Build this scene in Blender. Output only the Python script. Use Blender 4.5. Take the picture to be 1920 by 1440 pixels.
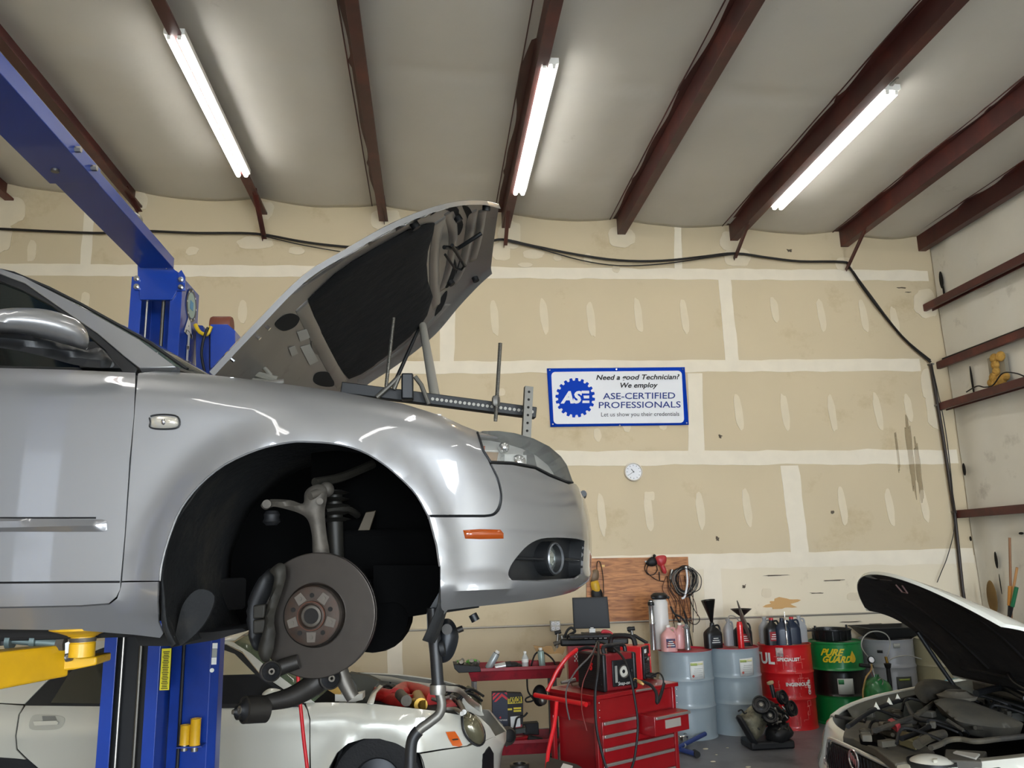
import bpy, bmesh, math, random
import numpy as np
from mathutils import Vector as V, Matrix, noise
from mathutils.geometry import delaunay_2d_cdt
random.seed(7)
for _o in list(bpy.data.objects): bpy.data.objects.remove(_o)
SC = bpy.context.scene
COL = SC.collection
PI = math.pi
# ------------------------------------------------------------------ camera
FPX, YAW, PITCH, ROLL, HC = 1519.6, .101979, .209264, -.02728, 1.93
_F = V((math.sin(YAW)*math.cos(PITCH), math.cos(YAW)*math.cos(PITCH), math.sin(PITCH)))
_R = V((math.cos(YAW), -math.sin(YAW), 0)); _U = _R.cross(_F)
RT = _R*math.cos(ROLL)+_U*math.sin(ROLL); UP = -_R*math.sin(ROLL)+_U*math.cos(ROLL); FW = _F
CAM = V((0, 0, HC))
cd = bpy.data.cameras.new('camera'); cam = bpy.data.objects.new('camera', cd); COL.objects.link(cam)
cd.sensor_width = 36; cd.lens = 36*FPX/1920; cd.clip_start = .05; cd.clip_end = 200
m = Matrix((RT, UP, -FW)).transposed().to_4x4(); m.translation = CAM; cam.matrix_world = m
SC.camera = cam
# ------------------------------------------------------------------ view, world, daylight
SC.view_settings.view_transform = 'Standard'; SC.view_settings.look = 'None'
SC.view_settings.gamma = 1; SC.view_settings.use_curve_mapping = False
SC.view_settings.exposure = 0.6
SC.cycles.use_denoising = True
SC.cycles.max_bounces = 8; SC.cycles.diffuse_bounces = 5; SC.cycles.glossy_bounces = 4
SC.cycles.sample_clamp_indirect = 6
SC.cycles.use_adaptive_sampling = True; SC.cycles.adaptive_threshold = .02
w = bpy.data.worlds.new('World'); SC.world = w; w.use_nodes = True
nt = w.node_tree; bg = nt.nodes['Background']
bg.inputs[0].default_value = (.80, .89, 1.0, 1); bg.inputs[1].default_value = 21
TUBE = 14.0

def portal(loc, size, rot):
    l = bpy.data.lights.new('daylight_portal', 'AREA'); l.shape = 'RECTANGLE'; l.size, l.size_y = size
    l.cycles.is_portal = True
    o = bpy.data.objects.new('daylight_portal', l); o.location = loc; o.rotation_euler = rot; COL.objects.link(o)
DOORS = [(-2.6, 1.2), (2.4, 6.2)]; DOORH = 4.2; YR = -8.5
for a, b in DOORS: portal(((a+b)/2, YR, DOORH/2), (b-a, DOORH), (PI/2, 0, 0))

# ------------------------------------------------------------------ pixel rays to places
def ray(x, y): return FW + RT*((x-960)/FPX) - UP*((y-720)/FPX)
def aY(x, y, Y): d = ray(x, y); return CAM+d*(Y/d.y)
def aX(x, y, X): d = ray(x, y); return CAM+d*(X/d.x)
def aZ(x, y, Z): d = ray(x, y); return CAM+d*((Z-HC)/d.z)
def aP(x, y, p, n): d = ray(x, y); return CAM+d*((p-CAM).dot(n)/d.dot(n))
def proj(p):
    q = p-CAM; z = q.dot(FW); return 960+FPX*q.dot(RT)/z, 720-FPX*q.dot(UP)/z

# ------------------------------------------------------------------ materials
MATS = {}
def srgb(h):
    h = h.lstrip('#'); c = [int(h[i:i+2], 16)/255 for i in (0, 2, 4)]
    return tuple(((x+.055)/1.055)**2.4 if x > .04045 else x/12.92 for x in c)+(1,)
def mat(name, col, rough=.5, metal=0, coat=0, var=0, vscale=3, bump=0, bscale=20, emit=0, alpha=1, trans=0, ior=1.45, dirt=None, dscale=2, dmin=.5, dmax=.7):
    if name in MATS: return MATS[name]
    M_ = bpy.data.materials.new(name); M_.use_nodes = True; nt = M_.node_tree; N = nt.nodes; L = nt.links
    b = N['Principled BSDF']; c = srgb(col) if isinstance(col, str) else col
    b.inputs['Base Color'].default_value = c; b.inputs['Roughness'].default_value = rough
    b.inputs['Metallic'].default_value = metal; b.inputs['Coat Weight'].default_value = coat
    b.inputs['Coat Roughness'].default_value = .04
    b.inputs['IOR'].default_value = ior; b.inputs['Transmission Weight'].default_value = trans; b.inputs['Alpha'].default_value = alpha
    if emit:
        b.inputs['Emission Color'].default_value = c; b.inputs['Emission Strength'].default_value = emit
    tc = N.new('ShaderNodeTexCoord'); src = None
    if var:
        n = N.new('ShaderNodeTexNoise'); n.inputs['Scale'].default_value = vscale; n.inputs['Detail'].default_value = 6
        L.new(tc.outputs['Object'], n.inputs['Vector'])
        r = N.new('ShaderNodeMapRange'); r.inputs[1].default_value = .3; r.inputs[2].default_value = .7
        r.inputs[3].default_value = 1-var; r.inputs[4].default_value = 1+var*.4
        L.new(n.outputs['Fac'], r.inputs[0])
        h = N.new('ShaderNodeMix'); h.data_type = 'RGBA'; h.blend_type = 'MULTIPLY'; h.inputs[0].default_value = 1
        h.inputs[6].default_value = c; L.new(r.outputs[0], h.inputs[7]); src = h.outputs[2]
    if dirt:
        n = N.new('ShaderNodeTexNoise'); n.inputs['Scale'].default_value = dscale; n.inputs['Detail'].default_value = 10; n.inputs['Roughness'].default_value = .65
        L.new(tc.outputs['Object'], n.inputs['Vector'])
        r = N.new('ShaderNodeMapRange'); r.inputs[1].default_value = dmin; r.inputs[2].default_value = dmax
        L.new(n.outputs['Fac'], r.inputs[0])
        h = N.new('ShaderNodeMix'); h.data_type = 'RGBA'; L.new(r.outputs[0], h.inputs[0])
        if src: L.new(src, h.inputs[6])
        else: h.inputs[6].default_value = c
        h.inputs[7].default_value = srgb(dirt); src = h.outputs[2]
    if src: L.new(src, b.inputs['Base Color'])
    if bump:
        n = N.new('ShaderNodeTexNoise'); n.inputs['Scale'].default_value = bscale; n.inputs['Detail'].default_value = 5
        L.new(tc.outputs['Object'], n.inputs['Vector'])
        bp = N.new('ShaderNodeBump'); bp.inputs['Strength'].default_value = bump; bp.inputs['Distance'].default_value = .02
        L.new(n.outputs['Fac'], bp.inputs['Height']); L.new(bp.outputs[0], b.inputs['Normal'])
    MATS[name] = M_; return M_

# ------------------------------------------------------------------ mesh builder
class B:
    def __init__(s): s.v = []; s.f = []; s.m = []
    def add(s, vs, fs, mi=0):
        k = len(s.v); s.v += [V(p) for p in vs]; s.f += [tuple(i+k for i in f) for f in fs]; s.m += [mi]*len(fs); return s
    def box(s, c, d, rz=0, R=None, mi=0):
        R = R or Matrix.Rotation(rz, 3, 'Z'); c = V(c); h = [x/2 for x in d]
        vs = [c+R@V((sx*h[0], sy*h[1], sz*h[2])) for sx in (-1, 1) for sy in (-1, 1) for sz in (-1, 1)]
        return s.add(vs, [(0, 1, 3, 2), (4, 6, 7, 5), (0, 4, 5, 1), (2, 3, 7, 6), (0, 2, 6, 4), (1, 5, 7, 3)], mi)
    def hexa(s, p, mi=0):  # 8 corners: bottom 4 ccw, top 4
        return s.add(p, [(3, 2, 1, 0), (4, 5, 6, 7), (0, 1, 5, 4), (1, 2, 6, 5), (2, 3, 7, 6), (3, 0, 4, 7)], mi)
    def cyl(s, a, b, r0, r1=None, n=16, cap=True, mi=0):
        return s.tube([a, b], [r0, r0 if r1 is None else r1], n, cap, mi)
    def tube(s, pts, r, n=8, cap=True, mi=0):
        pts = [V(p) for p in pts]; k = len(pts); rs = r if isinstance(r, (list, tuple)) else [r]*k
        t0 = (pts[1]-pts[0]).normalized(); up = V((0, 0, 1)) if abs(t0.z) < .9 else V((1, 0, 0))
        x = t0.cross(up).normalized(); vs = []
        for i, p in enumerate(pts):
            t = (pts[min(i+1, k-1)]-pts[max(i-1, 0)]).normalized()
            x = (x-t*x.dot(t)).normalized(); y = t.cross(x)
            vs += [p+(x*math.cos(2*PI*j/n)+y*math.sin(2*PI*j/n))*rs[i] for j in range(n)]
        fs = [(i*n+j, i*n+(j+1) % n, (i+1)*n+(j+1) % n, (i+1)*n+j) for i in range(k-1) for j in range(n)]
        if cap: fs += [tuple(range(n))[::-1], tuple((k-1)*n+j for j in range(n))]
        return s.add(vs, fs, mi)
    def lathe(s, prof, o=(0, 0, 0), ax=(0, 0, 1), n=32, mi=0):  # prof (r,h)
        o = V(o); ax = V(ax).normalized(); x = ax.orthogonal().normalized(); y = ax.cross(x); vs = []; k = len(prof)
        for r, h in prof: vs += [o+ax*h+(x*math.cos(2*PI*j/n)+y*math.sin(2*PI*j/n))*max(r, 1e-5) for j in range(n)]
        fs = [(i*n+j, i*n+(j+1) % n, (i+1)*n+(j+1) % n, (i+1)*n+j) for i in range(k-1) for j in range(n)]
        return s.add(vs, fs, mi)
    def prism(s, poly, o, x, y, d, mi=0):  # poly in (x,y) frame, extruded by vector d
        o, x, y, d = V(o), V(x), V(y), V(d); n = len(poly)
        p = [o+x*a+y*b for a, b in poly]
        return s.add(p+[q+d for q in p], [tuple(range(n))[::-1], tuple(range(n, 2*n))]+[(i, (i+1) % n, n+(i+1) % n, n+i) for i in range(n)], mi)
    def ball(s, c, r, sc=(1, 1, 1), n=16, mi=0):
        c = V(c); prof = [(math.sin(PI*i/n*1.0), -math.cos(PI*i/n)) for i in range(n+1)]
        k = len(s.v); s.lathe(prof, (0, 0, 0), (0, 0, 1), n*2, mi)
        for i in range(k, len(s.v)): q = s.v[i]; s.v[i] = c+V((q.x*r*sc[0], q.y*r*sc[1], q.z*r*sc[2]))
        return s
    def grid(s, P, mi=0, wrap=False):
        a, b = len(P), len(P[0]); vs = [p for r in P for p in r]
        return s.add(vs, [(i*b+j, (i+1)*b+j, (i+1)*b+j+1, i*b+j+1) for i in range(a-1) for j in range(b-1)], mi)
    def xf(s, M_): s.v = [M_@p for p in s.v]; return s
    def o(s, name, m, parent=None, bevel=0, smooth=35, solid=0, sub=0, label=None, seg=2):
        return mk(name, s.v, s.f, m, parent, bevel, smooth, solid, sub, label, s.m, seg)

def wloc(o):
    p = V((0, 0, 0))
    while o is not None: p = p+V(o.location); o = o.parent
    return p
def mk(name, vs, fs, m, parent=None, bevel=0, smooth=35, solid=0, sub=0, label=None, mi=None, seg=2):
    me = bpy.data.meshes.new(name); off = wloc(parent)
    me.from_pydata([tuple(V(p)-off) for p in vs], [], fs)
    ms = m if isinstance(m, (list, tuple)) else [m]
    for q in ms: me.materials.append(q)
    if mi and len(ms) > 1: me.polygons.foreach_set('material_index', mi)
    bm = bmesh.new(); bm.from_mesh(me); bmesh.ops.remove_doubles(bm, verts=bm.verts, dist=1e-6)
    bmesh.ops.recalc_face_normals(bm, faces=bm.faces) ; bm.to_mesh(me); bm.free()
    o = bpy.data.objects.new(name, me); COL.objects.link(o)
    if parent is not None: o.parent = parent
    if smooth:
        me.polygons.foreach_set('use_smooth', [True]*len(me.polygons)); me.set_sharp_from_angle(angle=math.radians(smooth))
    if solid:
        d = o.modifiers.new('s', 'SOLIDIFY'); d.thickness = abs(solid); d.offset = -1 if solid > 0 else 1
    if bevel:
        d = o.modifiers.new('b', 'BEVEL'); d.width = bevel; d.segments = seg; d.limit_method = 'ANGLE'; d.angle_limit = math.radians(40); d.harden_normals = False
    if sub:
        d = o.modifiers.new('u', 'SUBSURF'); d.levels = sub; d.render_levels = sub
    if label: o['label'] = label
    return o
def thing(name, label, cat, loc=(0, 0, 0), group=None):
    o = bpy.data.objects.new(name, None); COL.objects.link(o); o.location = loc; o.empty_display_size = .1
    return tag(o, label, cat, group)
def tag(o, label, cat, group=None, kind=None):
    o['label'] = label; o['category'] = cat
    if group: o['group'] = group
    if kind: o['kind'] = kind
    return o
def struct(o, label=None):
    o['kind'] = 'structure'
    if label: o['label'] = label
    return o
def dup(root, loc=None, rz=None, label=None, group=None):
    def cp(o, par):
        c = o.copy(); COL.objects.link(c)
        if par is not None: c.parent = par
        for ch in list(o.children): cp(ch, c)
        return c
    r = cp(root, None)
    if loc is not None: r.location = loc
    if rz is not None: r.rotation_euler = (0, 0, rz)
    if label: r['label'] = label
    if group: r['group'] = group
    return r
def catmull(pts, n=8, closed=False):
    pts = [V(p) if len(p) == 3 else V((p[0], p[1], 0)) for p in pts]; k = len(pts); out = []
    rng = range(k) if closed else range(k-1)
    for i in rng:
        p0 = pts[(i-1) % k] if closed or i > 0 else pts[0]; p1 = pts[i]; p2 = pts[(i+1) % k]; p3 = pts[(i+2) % k] if closed or i+2 < k else pts[-1]
        for j in range(n):
            t = j/n; out.append(.5*((2*p1)+(p2-p0)*t+(2*p0-5*p1+4*p2-p3)*t*t+(3*p1-p0-3*p2+p3)*t**3))
    if not closed: out.append(pts[-1])
    return out
def text(body, size, m, parent, o, x, y, name='lettering', align='CENTER', bold=0, shear=0, sx=1, depth=.001, width=None, warp=None):
    """flat lettering: o = anchor point, x/y = unit directions of the line and of the letters' height"""
    cu = bpy.data.curves.new('t', 'FONT'); cu.body = body; cu.size = size; cu.align_x = align; cu.align_y = 'CENTER'
    cu.offset = bold; cu.shear = shear; cu.resolution_u = 3; cu.space_character = 1.0
    tmp = bpy.data.objects.new('t', cu); COL.objects.link(tmp)
    me = bpy.data.meshes.new_from_object(tmp.evaluated_get(bpy.context.evaluated_depsgraph_get()))
    vs = [V(v.co) for v in me.vertices]; fs = [tuple(p.vertices) for p in me.polygons]
    bpy.data.objects.remove(tmp); bpy.data.curves.remove(cu)
    if width:
        xs = [v.x for v in vs]; sx = width/(max(xs)-min(xs))
    x, y = V(x), V(y); n = x.cross(y)
    if warp: vs = [warp(v.x*sx, v.y) for v in vs]
    else: vs = [V(o)+x*v.x*sx+y*v.y+n*depth for v in vs]
    return mk(name, vs, fs, m, parent, smooth=0)
def lerp(a, b, t): return a+(b-a)*t
# ------------------------------------------------------------------ curved sheet tools
def tri2d(outline, res, holes=()):
    """triangulate a 2-d outline with an interior grid; returns points and triangles"""
    pts = [tuple(p) for p in outline]; edges = []
    def loop(q, k): return [(k+i, k+(i+1) % len(q)) for i in range(len(q))]
    edges += loop(outline, 0); k = len(pts)
    for h in holes: pts += [tuple(p) for p in h]; edges += loop(h, k); k = len(pts)
    xs = [p[0] for p in outline]; ys = [p[1] for p in outline]
    oa = np.array(outline)
    def inside(x, y, q):
        c = False; j = len(q)-1
        for i in range(len(q)):
            if (q[i][1] > y) != (q[j][1] > y) and x < (q[j][0]-q[i][0])*(y-q[i][1])/(q[j][1]-q[i][1])+q[i][0]: c = not c
            j = i
        return c
    segs = []
    for q in [outline]+list(holes): segs += [(q[i], q[(i+1) % len(q)]) for i in range(len(q))]
    A = np.array([s[0] for s in segs], float); Bq = np.array([s[1] for s in segs], float); d = Bq-A; dd = (d**2).sum(1)+1e-12
    def dist(x, y):
        t = np.clip(((x-A[:, 0])*d[:, 0]+(y-A[:, 1])*d[:, 1])/dd, 0, 1)
        return float(np.sqrt(((A[:, 0]+t*d[:, 0]-x)**2+(A[:, 1]+t*d[:, 1]-y)**2).min()))
    nx = int((max(xs)-min(xs))/res)+1; ny = int((max(ys)-min(ys))/res)+1
    for i in range(nx+1):
        for j in range(ny+1):
            x = min(xs)+(i+(.5 if j % 2 else 0))*res; y = min(ys)+j*res
            if inside(x, y, outline) and dist(x, y) > res*.35 and not any(inside(x, y, h) for h in holes): pts.append((x, y))
    r = delaunay_2d_cdt([V(p) for p in pts], edges, [], 1, 1e-7)
    v2 = [(p.x, p.y) for p in r[0]]; fs = []
    for f in r[2]:
        cx = sum(v2[i][0] for i in f)/len(f); cy = sum(v2[i][1] for i in f)/len(f)
        if inside(cx, cy, outline) and not any(inside(cx, cy, h) for h in holes): fs.append(tuple(f))
    return v2, fs, dist
def dens(pts, step, closed=True):
    out = []; n = len(pts)
    for i in range(n if closed else n-1):
        a, b = pts[i], pts[(i+1) % n]; out.append(a)
        if a[0] == 'p' or b[0] == 'p': continue
        k = int(math.hypot(a[0]-b[0], a[1]-b[1])/step)
        out += [(lerp(a[0], b[0], t/(k+1)), lerp(a[1], b[1], t/(k+1))) for t in range(1, k+1)]
    if not closed: out.append(pts[-1])
    return out
def smooth_px(pts, n=4): return [(p.x, p.y) for p in catmull(pts, n, True)]
class Surf:
    def __init__(s, f, s0, s1, v0, v1, ns=60, nv=24, smax=None):
        s.f = f; s.tab = []; s1_ = s1; s1 = smax or s1
        for i in range(ns+1):
            for j in range(nv+1):
                a, b = lerp(s0, s1, i/ns), lerp(v0, v1, j/nv); q = proj(f(a, b)); s.tab.append((q[0], q[1], a, b))
        s.np = np.array(s.tab); s.h = min((s1-s0), (v1-v0))*1e-4; s.lim = (s0, s1, v0, v1)
    def solve(s, p):
        if p[0] == 'p': return p[1], p[2]
        k = ((s.np[:, 0]-p[0])**2+(s.np[:, 1]-p[1])**2).argmin(); a, b = s.np[k, 2], s.np[k, 3]
        for it in range(25):
            q = proj(s.f(a, b)); e = (p[0]-q[0], p[1]-q[1])
            if abs(e[0])+abs(e[1]) < .02: break
            qa = proj(s.f(a+s.h, b)); qb = proj(s.f(a, b+s.h)); J = ((qa[0]-q[0])/s.h, (qb[0]-q[0])/s.h, (qa[1]-q[1])/s.h, (qb[1]-q[1])/s.h)
            det = J[0]*J[3]-J[1]*J[2]
            if abs(det) < 1e-3: break
            da = (J[3]*e[0]-J[1]*e[1])/det; db = (-J[2]*e[0]+J[0]*e[1])/det
            m_ = max(abs(da), abs(db)); g = min(1, .06/m_) if m_ > 0 else 1
            a += da*g; b += db*g
            a = min(max(a, s.lim[0]), s.lim[1]); b = min(max(b, s.lim[2]), s.lim[3])
        return a, b
    def n(s, a, b):
        h = s.h*10; return (s.f(a+h, b)-s.f(a-h, b)).cross(s.f(a, b+h)-s.f(a, b-h)).normalized()
def orient(me_v, fs, out):
    f = fs[0]; k = 0
    tot = 0
    for f in fs[:400]:
        a, b, c = [V(me_v[i]) for i in f[:3]]; n = (b-a).cross(c-a)
        tot += n.dot(out((a+b+c)/3))
    return fs if tot > 0 else [tuple(reversed(f)) for f in fs]
def rawmesh(name, vs, fs, m, parent, smooth=50, solid=0, bevel=0, label=None):
    """open sheet; with solid > 0 it gets its own back and rim so that the face keeps clean shading"""
    vs = [V(p) for p in vs]; fs = [tuple(f) for f in fs]
    if solid:
        n = len(vs); nv = [V((0, 0, 0)) for _ in vs]; cnt = {}
        for f in fs:
            a, b, c = vs[f[0]], vs[f[1]], vs[f[2]]; q = (b-a).cross(c-a)
            for i in f: nv[i] += q
            for i in range(len(f)):
                e = (f[i], f[(i+1) % len(f)]); cnt[e] = cnt.get(e, 0)+1
        back = [p-q.normalized()*solid for p, q in zip(vs, nv)]
        F_ = list(fs)+[tuple(i+n for i in reversed(f)) for f in fs]; V_ = vs+back
        for (a, b) in cnt:
            if (b, a) not in cnt: k = len(V_); V_ += [vs[a], vs[b], back[b], back[a]]; F_.append((k+1, k, k+3, k+2))
        vs, fs = V_, F_
    me = bpy.data.meshes.new(name); off = wloc(parent)
    me.from_pydata([tuple(p-off) for p in vs], [], fs); me.materials.append(m)
    o = bpy.data.objects.new(name, me); COL.objects.link(o); o.parent = parent
    me.polygons.foreach_set('use_smooth', [True]*len(me.polygons)); me.set_sharp_from_angle(angle=math.radians(smooth))
    if bevel: d = o.modifiers.new('b', 'BEVEL'); d.width = bevel; d.segments = 2; d.limit_method = 'ANGLE'; d.angle_limit = math.radians(40)
    if label: o['label'] = label
    return o
def panel(name, outline, surf, m, parent, thick=.006, res=.03, holes=(), off=0, bulge=0, step=14, outdir=None, smooth=50, label=None, edge=0):
    q = [surf.solve(p) for p in dens(outline, step)]
    hs = [[surf.solve(p) for p in dens(h, step)] for h in holes]
    v2, fs, dist = tri2d(q, res, hs); vs = []
    outdir = outdir or (lambda p: CAM-p)
    for a, b in v2:
        p = surf.f(a, b)
        if off or bulge or edge:
            n = surf.n(a, b)
            if n.dot(outdir(p)) < 0: n = -n
            d = dist(a, b); t = min(1, d/(edge or .02)) if (bulge or edge) else 0
            p = p+n*(off+bulge*math.sqrt(max(0, 1-(1-t)**2)))
        vs.append(p)
    fs = orient(vs, fs, lambda p: outdir(p))
    return rawmesh(name, vs, fs, m, parent, smooth, thick, label=label)
def inflate(name, outline, P0, N, tf, tb, m, parent, res=.02, smooth=60, label=None, soft=None, ss=True):
    """closed solid from an outline seen in the photo: lies on plane (P0,N), swells tf towards the viewer and tb away"""
    N = V(N).normalized()
    if N.dot(CAM-P0) < 0: N = -N
    X = N.cross(V((0, 0, 1))).normalized() if abs(N.z) < .95 else V((1, 0, 0)); Y = N.cross(X)
    pts = smooth_px(outline) if ss else dens(outline, 20)
    q = []
    for p in pts: w_ = aP(p[0], p[1], P0, N)-P0; q.append((w_.dot(X), w_.dot(Y)))
    v2, fs, dist = tri2d(q, res); ds = [dist(*p) for p in v2]; mx = soft or max(ds) or 1e-3
    f = lambda d: math.sqrt(max(0, 1-(1-min(1, d/mx))**2))
    n = len(v2); vs = [P0+X*a+Y*b+N*tf*f(d) for (a, b), d in zip(v2, ds)]+[P0+X*a+Y*b-N*tb*f(d) for (a, b), d in zip(v2, ds)]
    fs = list(fs)+[tuple(reversed([i+n for i in f_])) for f_ in fs]
    # plain boundary vertices coincide front/back: merged by mk
    return mk(name, vs, fs, m, parent, smooth=smooth, label=label)
def slab(name, outline, P0, N, depth, m, parent, bevel=0, label=None, ss=False, smooth=35):
    """solid of even thickness behind an outline seen in the photo; depth goes away from the viewer"""
    N = V(N).normalized()
    if N.dot(CAM-P0) < 0: N = -N
    pts = smooth_px(outline) if ss else outline
    q = [aP(p[0], p[1], P0, N) for p in pts]; n = len(q)
    X = N.orthogonal().normalized(); Y = N.cross(X)
    v2, fs, _ = tri2d([((p-P0).dot(X), (p-P0).dot(Y)) for p in q], 10)
    f3 = [V(P0)+X*a+Y*b for a, b in v2]; vs = f3+[p-N*depth for p in f3]; k = len(f3)
    F_ = list(fs)+[tuple(i+k for i in reversed(f)) for f in fs]
    idx = list(range(n)); F_ += [(i, (i+1) % n, k+(i+1) % n, k+i) for i in idx]
    return mk(name, vs, F_, m, parent, bevel=bevel, smooth=smooth, label=label)
# ------------------------------------------------------------------ the shop building
D, XR, XL = 9.8, 6.8, -7.2
def zc(x): return 6.36-.045*x
def room_mat(name, base, dark, extra=None):
    M_ = bpy.data.materials.new(name); M_.use_nodes = True; nt = M_.node_tree; N = nt.nodes; L = nt.links; b = N['Principled BSDF']
    b.inputs['Roughness'].default_value = .8
    return M_, N, L, b
m_dry = mat('drywall', '#cdbd9e', .85, var=.06, vscale=.7, dirt='#a8926a', dscale=1.3, dmin=.58, dmax=.85)
m_dry_w = mat('whitewashed_drywall', '#e2d6bd', .8, var=.05, vscale=1, dirt='#b9a88a', dscale=2.4, dmin=.6, dmax=.8)
m_mud = mat('joint_compound', '#e6dcc8', .85, var=.05, vscale=5)
m_mud2 = mat('thin_joint_compound', '#dacdb3', .85, var=.05, vscale=5)
m_ins = mat('insulation_facing', '#cdc9c0', .55, var=.05, vscale=1.2, bump=.25, bscale=5, dirt='#8f887a', dscale=1.6, dmin=.66, dmax=.9)
m_insw = mat('wall_insulation_facing', '#d8d4c8', .5, var=.06, vscale=1.5, bump=.35, bscale=4, dirt='#8b8375', dscale=2.2, dmin=.6, dmax=.85)
m_red = mat('red_oxide_steel', '#4c2522', .42, metal=0, var=.25, vscale=4, dirt='#6b2f22', dscale=2, dmin=.5, dmax=.8)
m_conc = mat('concrete', '#727378', .38, var=.35, vscale=.9, bump=.05, bscale=30, dirt='#3f4044', dscale=1.6, dmin=.5, dmax=.75)
# floor: slab inside, slab outside beyond the doors
struct(B().box(((XL+XR)/2, (D+YR)/2, -.1), (XR-XL, D-YR, .2)).o('floor', m_conc, smooth=0))
struct(B().box((0, YR-8, -.12), (30, 16, .2)).o('floor_outside', mat('yard_concrete', '#b9b4a8', .8, var=.1), smooth=0))
# ceiling: blanket sagging softly between the purlins
PX = [-5.18, -3.66, -2.14, -.64, .93, 2.45, 3.97, 5.50, 6.60]
ed = sorted([XL-.1]+PX+[XR+.3]); cb = B(); P = []
nx = 200; ny = 170
for i in range(nx+1):
    x = lerp(XL-.05, XR+.1, i/nx); row = []
    k = max([e for e in ed if e <= x]); k2 = min([e for e in ed if e > x]); t = (x-k)/(k2-k)
    for j in range(ny+1):
        y = lerp(YR, D+.02, j/ny); s = math.sin(PI*t)
        seam = math.exp(-((((y-7.65) % 1.9)-.95)/.05)**2)
        fold = .5+.5*noise.noise(V((x*3.1, y*.5, 3)))
        z = zc(x)-.075*s**.7*(1-.25*seam)-.02*fold*s + .012*noise.noise(V((x*1.3, y*1.1, 0)))
        row.append(V((x, y, z)))
    P.append(row)
cb.grid(P); struct(cb.o('ceiling', m_ins, smooth=60, solid=-.02), 'white faced insulation blanket sagging between the purlins')
# back wall
wb = struct(B().add([(XL, D, 0), (XR, D, 0), (XR, D, zc(XR)+.1), (XL, D, zc(XL)+.1), (XL, D+.15, 0), (XR, D+.15, 0), (XR, D+.15, zc(XR)+.1), (XL, D+.15, zc(XL)+.1)],
    [(0, 3, 2, 1), (4, 5, 6, 7), (0, 1, 5, 4), (2, 3, 7, 6), (1, 2, 6, 5), (0, 4, 7, 3)]).o('wall_back', m_dry, smooth=0))
struct(B().box((XR+.1, (D+YR)/2, 3.1), (.2, D-YR+.3, 6.2)).o('wall_right', m_insw, smooth=0))
struct(B().box((XL-.1, (D+YR)/2, 3.4), (.2, D-YR+.3, 6.8)).o('wall_left', m_dry, smooth=0))
wr = B(); xs = [XL]+[q for d in DOORS for q in d]+[XR]
for i in range(0, len(xs), 2): wr.box(((xs[i]+xs[i+1])/2, YR-.1, 3.4), (xs[i+1]-xs[i], .2, 6.8))
for a, b in DOORS: wr.box(((a+b)/2, YR-.1, (DOORH+6.8)/2), (b-a, .2, 6.8-DOORH))
struct(wr.o('wall_front', m_dry, smooth=0))
# joint compound: taped seams and screw spots, thin skins on the board
def blob(bb, cx, cz, hw, hh, seed, lean=0, n=26, d=.004, rag=.12, pw=2.6):
    q = []
    for i in range(n):
        a = 2*PI*i/n; c, s = math.cos(a), math.sin(a)
        r = 1+rag*noise.noise(V((c*1.7+seed, s*1.7, seed*3.1)))*2
        ex = abs(c)**(2/pw)*math.copysign(1, c)*hw*r; ez = abs(s)**(2/pw)*math.copysign(1, s)*hh*r
        q.append((cx+ex+lean*ez, cz+ez))
    bb.prism(q, (0, D, 0), (1, 0, 0), (0, 0, 1), (0, -d, 0))
def band(bb, x0, x1, z0, z1, hh, seed, vert=False, d=.0045, step=.12):
    n = max(2, int(abs(x1-x0 if not vert else z1-z0)/step)); up = []; lo = []
    for i in range(n+1):
        t = i/n; a = noise.noise(V((i*.37, seed, 0)))*.018+noise.noise(V((i*1.7, seed, 7)))*.008; b = noise.noise(V((i*.41, seed, 5)))*.018+noise.noise(V((i*1.9, seed, 3)))*.008
        x = lerp(x0, x1, t); z = lerp(z0, z1, t)
        if vert: up.append((x+hh+a, z)); lo.append((x-hh+b, z))
        else: up.append((x, z+hh+a)); lo.append((x, z-hh+b))
    q = lo+up[::-1]; 
    for i in range(n):
        bb.prism([lo[i], lo[i+1], up[i+1], up[i]] , (0, D, 0), (1, 0, 0), (0, 0, 1), (0, -d, 0))
bs = B()
def wp(x, y): q = aY(x, y, D); return q.x, q.z
for k, (pa, pb, hh) in enumerate([((60, 506), (1740, 517), .075), ((380, 692), (1725, 684), .08), ((500, 862), (1795, 856), .09), ((900, 1062), (1825, 1042), .09)]):
    a, b = wp(*pa), wp(*pb); band(bs, a[0] if k else XL+.05, b[0], a[1], b[1], hh, k*3.3, d=.004+k*.0002)
for k, (pa, pb, hh) in enumerate([((168, 395), (160, 500), .06), ((1358, 523), (1373, 680), .085), ((1270, 415), (1272, 506), .05), ((1303, 700), (1306, 855), .10), ((1480, 873), (1500, 1046), .115), ((840, 540), (838, 690), .09), ((738, 1075), (742, 1320), .085), ((1335, 1060), (1345, 1330), .11)]):
    a, b = wp(*pa), wp(*pb); band(bs, a[0], b[0], a[1], b[1], hh, k*2.1+40, True, d=.0052+k*.0001)
bs.o('joint_tape', m_mud, wb, smooth=0)
bp_ = B(); k = 0
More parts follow.
